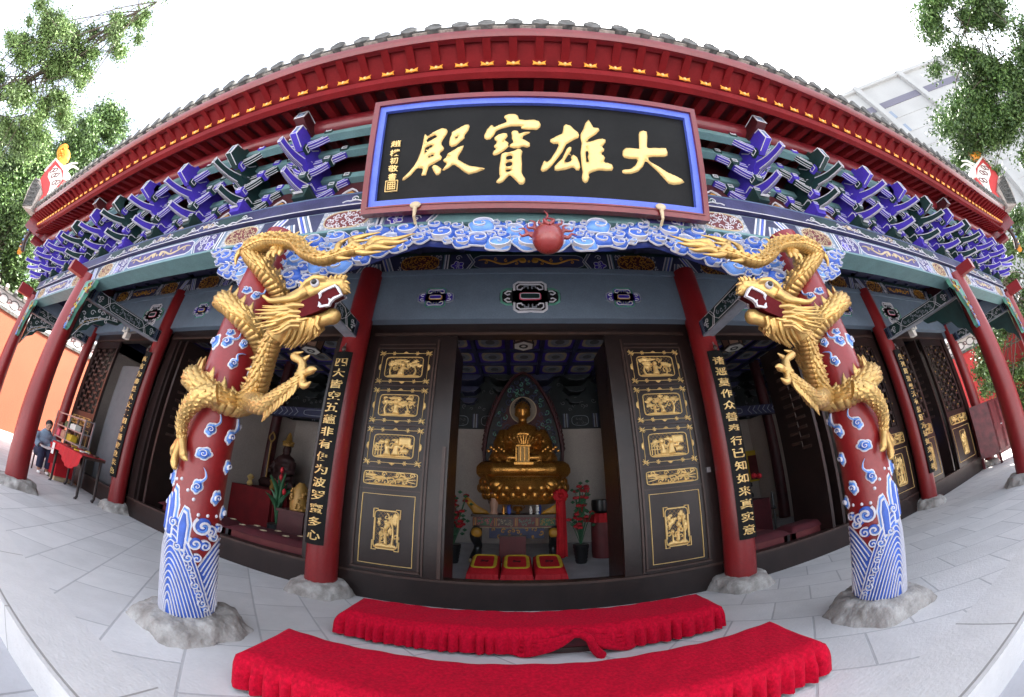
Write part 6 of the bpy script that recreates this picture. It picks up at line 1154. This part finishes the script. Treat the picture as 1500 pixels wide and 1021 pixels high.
def kneeler(x0, x1, y0, y1, lab, spots, grp):
    t = thing('kneeling_bench', lab, 'bench', ((x0+x1)/2, (y0+y1)/2, 0), grp); mb = cushion(x0, x1, y0, y1, .36, .44, 'maroonc', 0); mb.build('seat', t)
    for x in (x0+.06, x1-.06):
        for y in (y0+.05, y1-.05): mb = MB(); mb.box(x-.03, x+.03, y-.03, y+.03, 0, .37, 'maroon'); mb.build('leg', t)
    mb = MB(); mb.box(x0+.03, x1-.03, y0+.02, y0+.05, .24, .36, 'maroon'); mb.build('rail', t)
    if spots:
        mb = MB(); g = lambda p, h: np.stack([p[:, 0], p[:, 1], .442+h], 1)
        for k in range(int((x1-x0)/.4)):
            for j in (0, 1): cx, cy = x0+.2+.4*k+.1*j, y0+.12+.2*j; mb.rib(ell(cx, cy, .05, .03, 14), .02, g, .004, 'sand', closed=True); mb.rib([(cx-.03, cy), (cx+.03, cy)], .015, g, .004, 'sand')
        mb.build('woven_spots', t)
for k, (x0, x1) in enumerate(((-4.2, -2.6), (-5.9, -4.26))): kneeler(x0, x1, 2.12, 2.55, 'long maroon kneeling bench with woven pale spots %s' % ('nearest the middle doorway', 'farther from the middle doorway')[k], True, 'spotted kneeling benches')
for k, (x0, x1) in enumerate(((2.7, 3.45), (3.5, 4.25))): kneeler(x0, x1, 2.12, 2.5, 'plain dark red kneeling bench %s' % ('right beside the white vase', 'farther from the white vase')[k], False, 'plain kneeling benches')
mb = MB(); mb.lathe([(.06, 0), (.075, .05), (.055, .2), (.03, .3), (.045, .36)], 'cream', (3.18, 2.62, 0.42), 16); mb.box(3.0, 3.4, 2.55, 2.9, 0, .42, 'maroon'); single(mb, 'white_vase', 'slim white vase on a low red stand behind the kneeling benches', 'vase', (3.2, 2.65, 0))
mb = MB(); mb.lathe([(.10, 0), (.02, .03), (.015, .6), (.05, .62), (.02, .66), (.02, .9)], 'black', (4.1, 3.1, 0), 12); single(mb, 'candle_stand', 'thin black candle stand in the right side bay', 'candle stand', (4.1, 3.1, 0))
mb = MB(); mb.box(3.2, 4.3, 3.4, 3.9, 0, .78, 'maroonc'); rs = np.random.RandomState(5)
for k in range(30): mb.sph((3.75+rs.normal(0, .2), 3.6+rs.normal(0, .1), .86+rs.uniform(0, .35)), .06, 'black' if k % 3 else 'rose', 6)
single(mb, 'flower_table', 'dark red table with dim red flowers in the right side bay', 'table', (3.75, 3.65, 0))
mb = MB(); mb.box(6.3-.1, 6.95, 6.24, 6.29, 1.0, 1.86, 'yel'); mp = front(6.2, 6.24, 1.0); mb.prism([(.05, .05), (.38, .05), (.38, .72), (.05, .72)], mp, 0, .006, 'maroon'); [mb.rib([(.48+.12*(k % 2), .1+.1*k), (.56+.12*(k % 2), .16+.1*k)], .04, mp, .01, 'maroon') for k in range(7)]
single(mb, 'yellow_banner', 'yellow and red banner on the back wall of the right side bay', 'banner', (6.5, 6.2, 1.4))
mb = MB(); mb.box(-7.95, -7.15, 3.1, 3.5, 0, .75, 'cloth_shade'); single(mb, 'side_altar', 'small red covered table deep in the left side bay behind the folded door', 'table', (-7.55, 3.3, 0))
mb = MB(); mb.box(-8.72, -6.9, 2.12, 2.17, 0.05, 2.7, 'grey'); single(mb, 'grey_screen', 'plain grey screen standing inside the left end doorway', 'screen', (-7.7, 2.57, 0))
mb = MB(); mb.box(7.75, 8.5, 2.35, 2.4, 1.35, 2.9, 'grey'); mb.box(7.75, 8.5, 2.33, 2.42, .05, 1.0, 'maroonc'); mb.box(7.75, 8.5, 2.34, 2.41, 1.0, 1.35, 'cobalt'); single(mb, 'end_screen', 'grey screen with a blue and red lower part inside the right end doorway', 'screen', (8.1, 2.37, 0))
# ---------------------------------------------------------------- red velvet kneeling benches on the porch
def velvet_bench(x0, x1, y0, y1, zt, lab, tie_x=None, seed=0):
    t = thing('velvet_bench', lab, 'bench', ((x0+x1)/2, (y0+y1)/2, zf((y0+y1)/2)), 'velvet covered kneeling benches on the porch'); zb = zf(y0)+.008; rs = np.random.RandomState(seed)
    mb = MB(); mb.box(x0+.04, x1-.04, y0+.03, y1-.03, zf(y1)+.005, zt-.03, 'cab'); mb.box(x0+.03, x1-.03, y0+.02, y1-.02, zb, zb+.035, 'wood2'); mb.build('bench_frame', t)
    nx, ny = 220, 20; X_ = np.linspace(x0, x1, nx); V = []; q = .016
    ph = np.cumsum(rs.uniform(.6, 1.5, nx)); fold = lambda i: np.sin(ph[i]*.42)*.5+.3*np.sin(ph[i]*.8+1)
    T = np.zeros((nx, ny, 3))
    for i, x in enumerate(X_):
        for j in range(ny):
            y = y0+(y1-y0)*j/(ny-1); e = min((x-x0)/.05, (x1-x)/.05, (y-y0)/.045, (y1-y)/.045, 1); T[i, j] = (x, y, zt-.022*(1-max(0, e))**2+.003*math.sin(x*9+y*14+seed)+.002*math.sin(x*31-y*23))
    mb = MB(); I = np.arange(nx*ny).reshape(nx, ny); mb.add(T.reshape(-1, 3), np.stack([I[:-1, :-1], I[1:, :-1], I[1:, 1:], I[:-1, 1:]], -1).reshape(-1, 4).tolist(), 'velvet'); mb.build('cloth_top', t, ang=80)
    per = [(x, y0) for x in X_]; nside = 40; per = [(x0, y1-(y1-y0)*k/nside) for k in range(nside)]+per+[(x1, y0+(y1-y0)*k/nside) for k in range(1, nside+1)]+[(x, y1) for x in X_[::-1]]
    per = np.array(per); n = len(per); c = np.array([(x0+x1)/2, (y0+y1)/2]); L = np.concatenate([[0], np.cumsum(np.linalg.norm(np.diff(per, axis=0), axis=1))])
    knots = np.cumsum(rs.uniform(.05, .12, 220)); kk = np.searchsorted(knots, L); fr_ = (L-np.where(kk > 0, knots[kk-1], 0))/(knots[kk]-np.where(kk > 0, knots[kk-1], 0)); w = np.sin(fr_**.8*PI)**.9; dep = rs.uniform(.6, 1.3, 400)[kk]
    out = np.zeros((n, 2))
    for i, (x, y) in enumerate(per):
        out[i] = (-1 if x <= x0+1e-6 else (1 if x >= x1-1e-6 else 0), -1 if y <= y0+1e-6 else (1 if y >= y1-1e-6 else 0)); nl = np.linalg.norm(out[i]); out[i] = out[i]/nl if nl else (0, -1)
    R = []; rows = 12
    for r in range(rows):
        a = r/(rows-1); z = zt-.020-(zt-.020-zb-.020)*a; amp = .056*min(1, a*2.0)**.8; off = -.003+.010*min(1, a*4)+amp*dep*(w*1.05-.35)+.016*a
        zz = np.full(n, z)+.012*a*(w-.5); gather = np.zeros(n)
        if tie_x is not None:                                # cloth gathered up in a knot, bare wood below
            d = per[:, 0]-tie_x; on = (out[:, 1] < -.5) & (abs(d) < .42); lim = np.where(on, np.clip(.20+1.3*abs(d)/.42-.25, .12, 1), 1.0); a2 = np.minimum(a, lim); zz = zt-.018-(zt-.018-zb-.02)*a2+.012*a*(w-.5); off = off+np.where(on, .03*(1-lim)*a, 0)
        R.append(np.c_[per+out*off[:, None], zz])
    mb = MB(); V = np.vstack(R); mb.add(V, [(r*n+i, r*n+(i+1) % n, r*n+n+(i+1) % n, r*n+n+i) for r in range(rows-1) for i in range(n)], 'velvet'); mb.build('cloth_skirt', t, ang=80)
    if tie_x is not None:
        mb = MB(); c = np.array([tie_x, y0-.05, zt-.02]); mb.sph(c, (.05, .035, .035), 'velvet', 12)
        for s in (-1, 1):
            for k in range(4): mb.tube(crom([c, c+(s*(.08+.02*k), -.02, -.02-.02*k), c+(s*(.2+.05*k), .01, -.05-.035*k), c+(s*(.36+.03*k), .04, -.07-.025*k)], 5), np.interp(np.linspace(0, 1, 16), [0, .4, 1], [.018, .026, .010]), 'velvet', 7)
        mb.tube(crom([c, c+(.07, -.05, -.02), c+(.11, -.05, -.10), c+(.17, -.04, -.17)], 6), np.interp(np.linspace(0, 1, 19), [0, .4, 1], [.02, .03, .035]), 'velvet', 8); mb.build('knot', t)
velvet_bench(-1.48, 1.36, .70, 1.10, .30, 'low bench under crimson velvet, its cloth tied up in a knot', .22, 3)
velvet_bench(-1.50, 1.31, -.35, .09, .375, 'long low bench under smooth crimson velvet nearest the porch edge', None, 8)
# ---------------------------------------------------------------- left end: person, chair, table, shelf
pz = zf(1.1)
ch = thing('wooden_chair', 'dark wooden chair with a red cloth cover under the seated person', 'chair', (-9.42, 1.12, pz)); mb = MB(); mb.box(-9.62, -9.2, .92, 1.32, pz+.40, pz+.43, 'cloth'); mb.build('seat', ch)
for x in (-9.59, -9.23):
    for y in (.95, 1.29): mb = MB(); mb.tube([(x, y, pz), (x, y, pz+.41)], .02, 'wood2', 8); mb.build('leg', ch)
mb = MB(); mb.box(-9.64, -9.60, .92, 1.32, pz+.43, pz+.85, 'cloth'); mb.build('backrest', ch)
pe = thing('person', 'seated person in a grey blue robe and navy trousers reading a booklet', 'person', (-9.35, 1.12, pz))
hx, hy, hz = -9.30, 1.12, pz+.43
s_ = MB(); s_.sph((hx+.10, hy, hz+.60), (.085, .078, .11), 'skin', 16); s_.tube([(hx+.04, hy, hz+.44), (hx+.08, hy, hz+.54)], [.05, .045], 'skin'); s_.sph((hx+.185, hy, hz+.575), (.022, .016, .02), 'skin', 8); s_.sph((hx+.15, hy, hz+.52), (.03, .04, .025), 'skin', 8)
for s in (-1, 1): s_.sph((hx+.09, hy+s*.08, hz+.59), (.022, .012, .03), 'skin', 8)
for z, a, b in ((.0, .15, .17), (.12, .13, .16), (.26, .12, .17), (.38, .10, .17)): s_.sph((hx+.0+z*.1, hy, hz+z), (a, b, .11), 'skin', 14)
for s in (-1, 1):
    s_.tube([(hx+.04, hy+s*.19, hz+.38), (hx+.10, hy+s*.23, hz+.20), (hx+.26, hy+s*.10, hz+.14)], [.05, .043, .032], 'skin'); s_.sph((hx+.30, hy+s*.075, hz+.135), (.045, .028, .016), 'skin', 10)
    for k in range(4): s_.tube([(hx+.33, hy+s*(.055+.015*k), hz+.135), (hx+.37, hy+s*(.045+.015*k), hz+.125), (hx+.39, hy+s*(.04+.014*k), hz+.115)], [.009, .008, .006], 'skin', 6)
    s_.tube([(hx+.30, hy+s*.05, hz+.145), (hx+.33, hy+s*.025, hz+.155)], [.010, .007], 'skin', 6)
    s_.tube([(hx+.02, hy+s*.09, hz+.02), (hx+.38, hy+s*.10, hz+.03), (hx+.40, hy+s*.10, hz-.18), (hx+.38, hy+s*.10, hz-.36)], [.085, .07, .055, .035], 'skin'); s_.sph((hx+.43, hy+s*.10, hz-.39), (.10, .038, .035), 'skin', 10)
blend(s_, 'body', .011, 'skin', pe, 2)
s_ = MB()
for z, a, b in ((-.02, .18, .20), (.10, .16, .19), (.24, .15, .20), (.36, .13, .20), (.42, .10, .14)): s_.sph((hx+z*.1, hy, hz+z), (a, b, .12), 'robe', 16)
for s in (-1, 1): s_.tube([(hx+.03, hy+s*.18, hz+.39), (hx+.08, hy+s*.25, hz+.22), (hx+.22, hy+s*.14, hz+.15)], [.08, .085, .085], 'robe')
blend(s_, 'robe', .014, 'robe', pe, 2); s_ = MB()
for s in (-1, 1): s_.tube([(hx+.0, hy+s*.09, hz+.0), (hx+.36, hy+s*.105, hz+.04), (hx+.41, hy+s*.105, hz-.06), (hx+.40, hy+s*.105, hz-.30)], [.13, .105, .095, .085], 'navyc')
s_.sph((hx+.1, hy, hz), (.2, .17, .1), 'navyc'); blend(s_, 'trousers', .014, 'navyc', pe, 2)
mb = MB(); mb.sph((hx+.075, hy, hz+.645), (.098, .092, .095), 'hair', 16); mb.sph((hx-.03, hy, hz+.66), .045, 'hair', 10); mb.build('hair', pe)
for s in (-1, 1): mb = MB(); mb.sph((hx+.178, hy+s*.032, hz+.60), (.008, .014, .007), 'black', 8); mb.build('eye', pe)
for s in (-1, 1): mb = MB(); mb.sph((hx+.44, hy+s*.10, hz-.395), (.11, .045, .035), 'paper', 12); mb.build('shoe', pe)
mb = MB()
for s in (-1, 1): mb.add([(hx+.24, hy, hz+.155), (hx+.46, hy, hz+.125), (hx+.46, hy+s*.15, hz+.145), (hx+.24, hy+s*.15, hz+.175), (hx+.24, hy, hz+.147), (hx+.46, hy, hz+.117), (hx+.46, hy+s*.15, hz+.137), (hx+.24, hy+s*.15, hz+.167)], [(0, 1, 2, 3), (4, 5, 6, 7), (2, 3, 7, 6), (1, 2, 6, 5), (0, 3, 7, 4)], 'paper')
single(mb, 'open_booklet', 'open white booklet held by the seated person', 'booklet', (hx+.35, hy, hz+.15)); bpy.data.objects['open_booklet'].location = (hx+.29, hy, hz+.08); bpy.data.objects['open_booklet'].scale = (.88, .88, .88)
tb = thing('carved_table', 'dark carved table with a red cloth beside the couplet column', 'table', (-7.65, 1.3, zf(1.3))); z0 = zf(1.3)
mb = MB(); mb.box(-8.42, -6.88, 1.08, 1.5, z0+.68, z0+.72, 'wood2'); mb.box(-8.36, -6.94, 1.11, 1.13, z0+.58, z0+.68, 'wood'); curls(mb, front(0, 1.11, 0), lambda a, b: True, 26, .025, .035, .014, 'wood2', .014, 2, 1, x0=-8.3, x1=-7.0, y0=z0+.60, y1=z0+.67); mb.build('table_top', tb)
for x in (-8.36, -6.95):
    for y in (1.13, 1.45): mb = MB(); mb.tube([(x, y, z0+.68), (x, y, z0+.06), (x-.02, y-.03, z0)], [.028, .025, .032], 'wood', 8); mb.build('leg', tb)
mb = MB(); n = 60; xs = np.linspace(-8.46, -6.86, n); V = []
for r in range(6):
    dp = [0, 0, .0, .06, .12, .17][r]; y = [1.52, 1.3, 1.06, 1.05, 1.04, 1.03][r]; V.append(np.stack([xs, np.full(n, y)-.012*np.sin(xs*30)*(r > 2), np.full(n, z0+.728)-dp*(.8+.35*np.sin(xs*4.2+1))*(1.6-abs(xs+7.65)*.2)], 1))
mb.add(np.vstack(V), [(r*n+i, r*n+i+1, r*n+n+i+1, r*n+n+i) for r in range(5) for i in range(n-1)], 'cloth'); mb.add([(-8.46, 1.04, z0+.73), (-8.46, 1.52, z0+.73), (-8.48, 1.52, z0+.38), (-8.48, 1.04, z0+.30)], [(0, 1, 2, 3)], 'cloth'); single(mb, 'red_tablecloth', 'red tablecloth hanging over the dark carved table', 'tablecloth', (-7.65, 1.3, z0+.72))
mb = MB(); mb.box(-8.40, -8.26, 1.025, 1.03, z0+.50, z0+.70, 'paper'); single(mb, 'paper_notice', 'blank white paper notice hanging from the red tablecloth', 'notice', (-8.33, 1.03, z0+.6))
mb = MB(); rs = np.random.RandomState(3)
for k in range(16): x, y = rs.uniform(-8.2, -7.0), rs.uniform(1.12, 1.42); mb.box(x, x+.10, y, y+.07, z0+.735, z0+.745+.02*rs.rand(), ('paper', 'yel', 'wood2', 'maroon')[k % 4])
single(mb, 'leaflets', 'scattered leaflets and small cards on the red tablecloth', 'leaflets', (-7.6, 1.3, z0+.73), kind='stuff')
mb = MB(); mb.box(-9.15, -8.50, 1.22, 1.6, zf(1.4)+.1, .70, 'cloth'); mb.box(-9.1, -8.55, 1.25, 1.58, zf(1.4), zf(1.4)+.1, 'sand'); single(mb, 'covered_counter', 'low counter wrapped in red cloth between the seated person and the carved table', 'counter', (-8.8, 1.4, .05))
sh = thing('metal_shelf', 'open metal shelf of booklets and goods against the lattice door', 'shelf', (-9.4, 1.66, 0)); a0_, b0_, c0_, d0_ = -10.42, -8.50, 1.62, 1.82
for x in (a0_, b0_, (a0_+b0_)/2):
    for y in (c0_, d0_): mb = MB(); mb.box(x-.018, x+.018, y-.018, y+.018, .03, 1.34, 'metal'); mb.build('post', sh)
for z in (.55, .80, 1.05, 1.32): mb = MB(); mb.box(a0_, b0_, c0_-.01, d0_, z-.015, z+.01, 'metal'); mb.build('shelf_board', sh)
k = 0
for z, items in ((.56, (('paper', .30, .14), ('paper', .28, .10), ('pale', .22, .12), ('cream', .3, .08))), (.81, (('pink', .3, .16), ('skin', .26, .17), ('yel', .36, .14))), (1.06, (('black', .4, .06), ('greenp', .26, .13), ('cream', .34, .12)))):
    x = a0_+.12
    for m, w, h in items:
        mb = MB()
        for q in range(5): mb.box(x+q*w/5, x+(q+.92)*w/5, c0_+.02, c0_+.16, z, z+h*(.85+.15*((q*7) % 3)/2), m)
        k += 1; single(mb, 'goods_stack', ('stack of white papers at the low end of the metal shelf', 'thinner stack of white papers beside the first on the low shelf', 'grey stack on the low shelf', 'flat cream stack on the low shelf', 'row of pink boxes on the middle shelf', 'row of tan boxes on the middle shelf', 'row of yellow boxes on the middle shelf', 'flat black goods on the upper shelf', 'row of green packets on the upper shelf', 'row of cream packets on the upper shelf')[k-1], 'goods', (x+w/2, c0_+.1, z), 'goods on the metal shelf'); x += w+.12
pe.scale = ch.scale = (.88, .88, .88)
# ---------------------------------------------------------------- right end: cabinet, lamps
cb_ = thing('wooden_cabinet', 'worn dark red two door cabinet standing askew at the right end of the porch', 'cabinet', (10.35, 1.55, 0)); A0, B0, C0 = np.array([9.72, 1.72]), np.array([10.02, 1.36]), np.array([10.95, 1.25]); D0 = A0+C0-B0
def quadbox(P, z0, z1, m): mb = MB(); V = [(*p, z) for z in (z0, z1) for p in P]; return mb.add(V, [(0, 1, 5, 4), (1, 2, 6, 5), (2, 3, 7, 6), (3, 0, 4, 7), (0, 1, 2, 3), (4, 5, 6, 7)], m)
fz = zf(1.4); quadbox((A0, B0, C0, D0), fz+.22, 1.43, 'cab').build('body', cb_)
for p in (A0, B0, C0, D0): c = (A0+C0)/2; p = p+(c-p)*.04; mb = MB(); mb.box(p[0]-.025, p[0]+.025, p[1]-.025, p[1]+.025, fz, fz+.24, 'cab'); mb.build('leg', cb_)
u = (C0-B0)/np.linalg.norm(C0-B0); mp = flat((B0[0], B0[1], 0), (u[0], u[1], 0), (0, 0, 1)); Lc = np.linalg.norm(C0-B0)
for k in (0, 1):
    mb = MB(); a, b = .03+k*Lc/2, Lc/2-.01+k*(Lc/2-.02); mb.prism([(a, fz+.27), (b, fz+.27), (b, 1.40), (a, 1.40)], mp, 0, .012, 'cab'); 
    for z in (.33, .92): mb.rib([(a+.04, z), (b-.04, z), (b-.04, z+.45), (a+.04, z+.45)], .02, mp, .02, 'cab', closed=True)
    mb.build('door', cb_); mb = MB(); mb.sph(mp(np.array([[Lc/2+(.03 if k else -.03), .85]]), np.array([.02]))[0], .018, 'metal', 8); mb.build('handle', cb_.children[-1])
mb = MB(); mb.rib([(.03, fz+.21), (Lc-.03, fz+.21)], .03, mp, .01, 'cab'); mb.rib([(.03, fz+.08), (Lc-.03, fz+.08)], .02, mp, .01, 'cab'); mb.build('rail', cb_)
for x, l in ((-7.60, 'left'), (7.40, 'right')):
    t = thing('emergency_lamp', 'white twin headed emergency lamp on the lintel %s' % ('above the left end doorway' if x < 0 else 'above the right end doorway'), 'lamp', (x, 1.45, 3.1), 'twin emergency lamps'); mb = MB(); mb.box(x-.07, x+.07, 1.40, 1.50, 3.0, 3.12, 'cream'); mb.tube([(x, 1.45, 3.12), (x, 1.7, 3.3)], .02, 'cream', 8); mb.build('housing', t)
    for s in (-1, 1): mb = MB(); mb.sph((x+s*.07, 1.38, 3.17), (.055, .05, .055), 'cream', 12); mb.sph((x+s*.07, 1.335, 3.16), (.035, .015, .035), 'glass', 10); mb.build('lamp_head', t)
# ---------------------------------------------------------------- side walls, trees, far building
def side_wall(x, m, name, lab, sx):
    t = thing(name, lab, 'wall', (x, 4, 0)); mb = MB(); a, b = sorted((x, x+sx*.3)); mb.box(a, b, -14, 16, -.1, 3.25, m); mb.build('wall_body', t)
    mb = MB(); a, b = sorted((x-sx*.015, x)); mb.box(a, b, -14, 16, -.1, .24, 'wallw'); mb.build('plinth', t)
    mb = MB(); f = (lambda p, h: np.stack([np.full(len(p), x)-sx*h, p[:, 0], p[:, 1]], 1)); a, b = sorted((x-sx*.05, x+sx*.35)); mb.box(a, b, -14, 16, 3.25, 3.34, 'tile'); mb.box(*sorted((x+sx*.02, x+sx*.26)), -14, 16, 3.34, 3.72, 'wallw')
    for k in range(70):
        y = -13+k*.4; mb.rib(ell(y, 3.53, .15, .12, 16), .035, f, .0, 'tile', -.03, closed=True); mb.rib(spiral(y+.2, 3.53, .09, 1.2, 0, 1, 10), .03, f, .0, 'maroon', -.03)
    mb.build('pierced_band', t); mb = MB(); mb.box(*sorted((x-sx*.10, x+sx*.4)), -14, 16, 3.72, 3.78, 'tile')
    for k in range(90): y = -13.8+k*.33; mb.tube([(x-sx*.14, y, 3.78), (x+sx*.15, y, 3.92)], .06, 'tilep' if k % 3 else 'tile', 8)
    mb.build('coping', t)
side_wall(-14, 'orangew', 'courtyard_wall', 'sunlit orange courtyard wall with a pierced tile coping', -1); side_wall(14.9, 'redw', 'courtyard_wall', 'shaded red courtyard wall behind the right end of the porch', 1)
def foliage(name, par, clumps, n, sz, m, seed, flatz=.8):
    rs = np.random.RandomState(seed); cl = np.array([c[:4] for c in clumps], float); w = cl[:, 3]**2; idx = rs.choice(len(cl), n, p=w/w.sum())
    d = rs.normal(size=(n, 3)); d /= np.linalg.norm(d, axis=1)[:, None]; rad = rs.rand(n)**.45; P = cl[idx, :3]+d*(np.minimum(abs(rs.normal(size=n))*.62, 1.7)*cl[idx, 3])[:, None]*np.array([1, 1, flatz])
    lump = np.sin(P[:, 0]*5.1+1)*np.sin(P[:, 1]*4.7)*np.sin(P[:, 2]*5.3+2); P = P[lump > -.5]; n = len(P)
    a = rs.normal(size=(n, 3)); a[:, 2] -= .3; a /= np.linalg.norm(a, axis=1)[:, None]; b = np.cross(a, rs.normal(size=(n, 3))); b /= np.linalg.norm(b, axis=1)[:, None]
    s = sz*rs.uniform(.6, 1.3, n)[:, None]; V = np.stack([P-a*s, P+b*s*.42+a*s*.1, P+a*s, P-b*s*.42+a*s*.1], 1).reshape(-1, 3)
    me = bpy.data.meshes.new(name); me.vertices.add(4*n); L = wloc(par); me.vertices.foreach_set('co', (V-L).ravel()); me.loops.add(4*n); me.loops.foreach_set('vertex_index', np.arange(4*n, dtype=np.int32)); me.polygons.add(n); me.polygons.foreach_set('loop_start', np.arange(0, 4*n, 4, dtype=np.int32))
    for k in m: me.materials.append(X[k])
    me.polygons.foreach_set('material_index', rs.randint(0, len(m), n).astype(np.int32)); me.update(); me.validate(); return link(name, me, par, L)
def tree(label, base, trunk, clumps, n, sz, m, seed, cat='tree', group=None):
    t = thing('tree', label, cat, base, group); mb = MB(); Q = crom(trunk, 6); mb.tube(Q, np.linspace(.20, .02, len(Q)), 'bark', 9); rs = np.random.RandomState(seed)
    for c in clumps: i = int(len(Q)*rs.uniform(.45, .98)); p = Q[i]; e = np.array(c[:3]); mb.tube(crom([p, (p+e)/2+rs.normal(0, .15, 3), e], 5), np.linspace(.022, .005, 11), 'bark', 6)
    mb.build('trunk', t); foliage('crown', t, clumps, n, sz, m, seed); return t
rs = np.random.RandomState(1)
def spread(P, r, k, j): return [(p[0]+rs.normal(0, j), p[1]+rs.normal(0, j), p[2]+rs.normal(0, j), r*rs.uniform(.6, 1.15)) for p in P for _ in range(k)]
T1 = [(-10.8, -3.4, 11.8), (-11.3, -3.4, 11.2), (-11.9, -3.5, 10.5), (-12.4, -3.6, 9.7), (-13, -3.7, 8.9), (-13.4, -3.8, 8.1), (-12.8, -3.1, 9.3), (-13.5, -2.9, 8.2), (-13.9, -3, 7.3), (-12.6, -4.5, 9.3), (-13, -4.7, 8.6), (-13.3, -4.5, 8), (-13.7, -2.2, 7.8), (-14.1, -2.4, 6.9), (-13.2, -2.6, 8.7), (-12.4, -3.2, 9.9), (-12.7, -5, 8.9), (-14.2, -5, 8), (-13.8, -4.5, 7.2)]
tree('slender tall tree whose feathery branch slants across the sky at the top left', (-15.5, -5, 0), [(-15.5, -5, 0), (-15.3, -4.9, 4), (-14.6, -4.3, 7), (-13, -3.7, 9), (-10.7, -3.4, 11.9)], spread(T1, .38, 5, .36), 130000, .046, ('leaff', 'leafl'), 3)
T2 = [(-20.1, -.9, 14.7), (-20.7, -1, 13.7), (-21.3, -1.3, 12.8), (-21.9, -1.4, 11.6), (-21.8, -.5, 11.8), (-22.3, -.9, 10.7), (-21.2, -.3, 12.8), (-20.5, -.3, 14.1), (-22.4, 0, 9.6)]
tree('rounded evergreen tree rising behind the left roof corner', (-22.5, -.6, 0), [(-22.5, -.6, 0), (-22.4, -.6, 6), (-21.8, -.8, 11), (-20.4, -.7, 14.2)], spread(T2, .75, 5, .5), 110000, .085, ('leafd', 'leafl'), 5)
T3 = [(-18.7, -2.9, 8.9), (-18.8, -1.9, 8.8), (-19.1, -1.6, 7.7), (-19, -.8, 7.9), (-19.4, -.8, 6.7), (-19.3, 0, 6.9), (-19.7, .1, 5.4), (-18.7, -1, 8.8), (-19, -2.4, 8), (-19.5, 1, 5.2), (-19.6, -1.2, 5), (-19.5, -2.3, 6.2), (-19.7, .8, 4)]
tree('dense bushy tree behind the orange wall at the far left', (-19.6, -.8, 0), [(-19.6, -.8, 0), (-19.5, -.8, 4), (-19, -1.5, 8)], spread(T3, .85, 5, .5), 120000, .075, ('leafl', 'leafd'), 7)
T4 = [(10.2, -3.9, 8.8), (10.5, -4.2, 8.2), (10.8, -4.5, 7.7), (10.6, -3, 8.5), (10.9, -3.3, 7.9), (11.2, -3.7, 7.2), (11, -2.3, 7.9), (11.3, -2.6, 7.3), (11.5, -3.1, 6.8), (11.3, -1.7, 7.3), (11.5, -2.3, 6.9), (11.7, -2.7, 6.4), (11.5, -1.5, 6.9), (11.4, -4.6, 7.2), (11.9, -3.6, 6.3), (10.3, -4.9, 8.9)]
tree('broadleaf tree overhanging the top right corner', (13.2, -5.5, 0), [(13.2, -5.5, 0), (13, -5.2, 4), (12, -4, 7), (10.7, -3.2, 8.6)], spread(T4, .46, 4, .36)+[(11.75, -1.35, 6.25, .3), (11.9, -.9, 6.0, .28), (11.6, -1.1, 6.6, .25)], 150000, .050, ('leafd', 'leafl'), 9)
T5 = [(13.8, -.4, 4.8), (13.9, .3, 4.1), (14, .5, 3.3), (13.9, 1.3, 2.8), (14, 1.2, 2), (13.8, 1.9, 2.3), (13.9, 1.8, 1.4), (13.9, 1.5, .9), (13.8, 1.1, 3.6), (13.9, -.5, 3.8), (14, -.8, 2.8), (14, .2, 1.8), (13.8, 2.0, 3.0)]
tree('dark green bushy tree in front of the red wall at the far right', (14.1, .6, 0), [(14.1, .6, 0), (14.1, .6, 2), (13.9, .4, 4.4)], spread(T5, .40, 3, .25), 60000, .058, ('leafd', 'leafl'), 11)
tree('small pale leaved tree beside the right roof corner', (15.6, -.6, 0), [(15.6, -.6, 0), (15.4, -.6, 3), (15.1, -.6, 5.7)], spread([(15.1, -.7, 5.8), (15.1, -.2, 5.6), (15.1, -1.1, 6), (15.2, -.6, 5.3), (15.2, -.9, 4.7)], .35, 3, .2), 10000, .05, ('leafl', 'leafd'), 13)
# pale high-rise beyond the roof on the right
bd = thing('tower_block', 'pale high rise block with grey violet bands beyond the roof on the right', 'building', (62, 4, 0)); o = np.array([51.4, 9.0, 0]); uy = np.array([.74, -.67, 0]); uy /= np.linalg.norm(uy); ux = np.array([uy[1], -uy[0], 0]); 
bf = lambda p, h: o+np.outer(p[:, 0], uy)+np.outer(p[:, 1], (0, 0, 1))+np.outer(h, np.array([-.67, -.74, 0]))
mb = MB(); mb.prism([(-4, 0), (34, 0), (34, 50), (-4, 50)], bf, -14, 0, 'conc'); 
for k in range(5): x = -4+k*9.4; mb.prism([(x, 0), (x+.9, 0), (x+.9, 51), (x, 51)], bf, 0, .7, 'conc')
mb.build('wall', bd); mb = MB(); 
for z in np.arange(4, 48, 3.4):
    for x0, x1 in ((-3, 5.3), (6.4, 14.7), (15.8, 24.1), (25.2, 33)): mb.prism([(x0, z), (x1, z), (x1, z+.14), (x0, z+.14)], bf, 0, .06, 'conc')
mb.prism([(-3, 44.2), (33.5, 44.2), (33.5, 45.6), (-3, 45.6)], bf, 0, .1, 'concv'); mb.build('band', bd); mb = MB()
mb.prism([(-3, 30), (-1, 30), (-1, 43.5), (-3, 43.5)], bf, 0, .08, 'concv'); mb.build('stripe', bd)
w0 = MB(); w0.prism([(0, 0), (1.3, 0), (1.3, 1.7), (0, 1.7)], bf, .02, .09, 'glass'); ww = w0.build('window', bd)
for k in range(4):
    for j in range(2):
        if k or j: c = ww.copy(); S.collection.objects.link(c); c.parent = bd; c.location = Vector(uy*(k*2.9-2.6))+Vector((0, 0, 41.5-3.4*j))
ww.location = Vector(uy*-2.6)+Vector((0, 0, 41.5))
mb = MB(); mb.prism([(-4.5, 50), (34.5, 50), (34.5, 50.8), (-4.5, 50.8)], bf, -14.4, .5, 'conc'); mb.build('roof', bd)
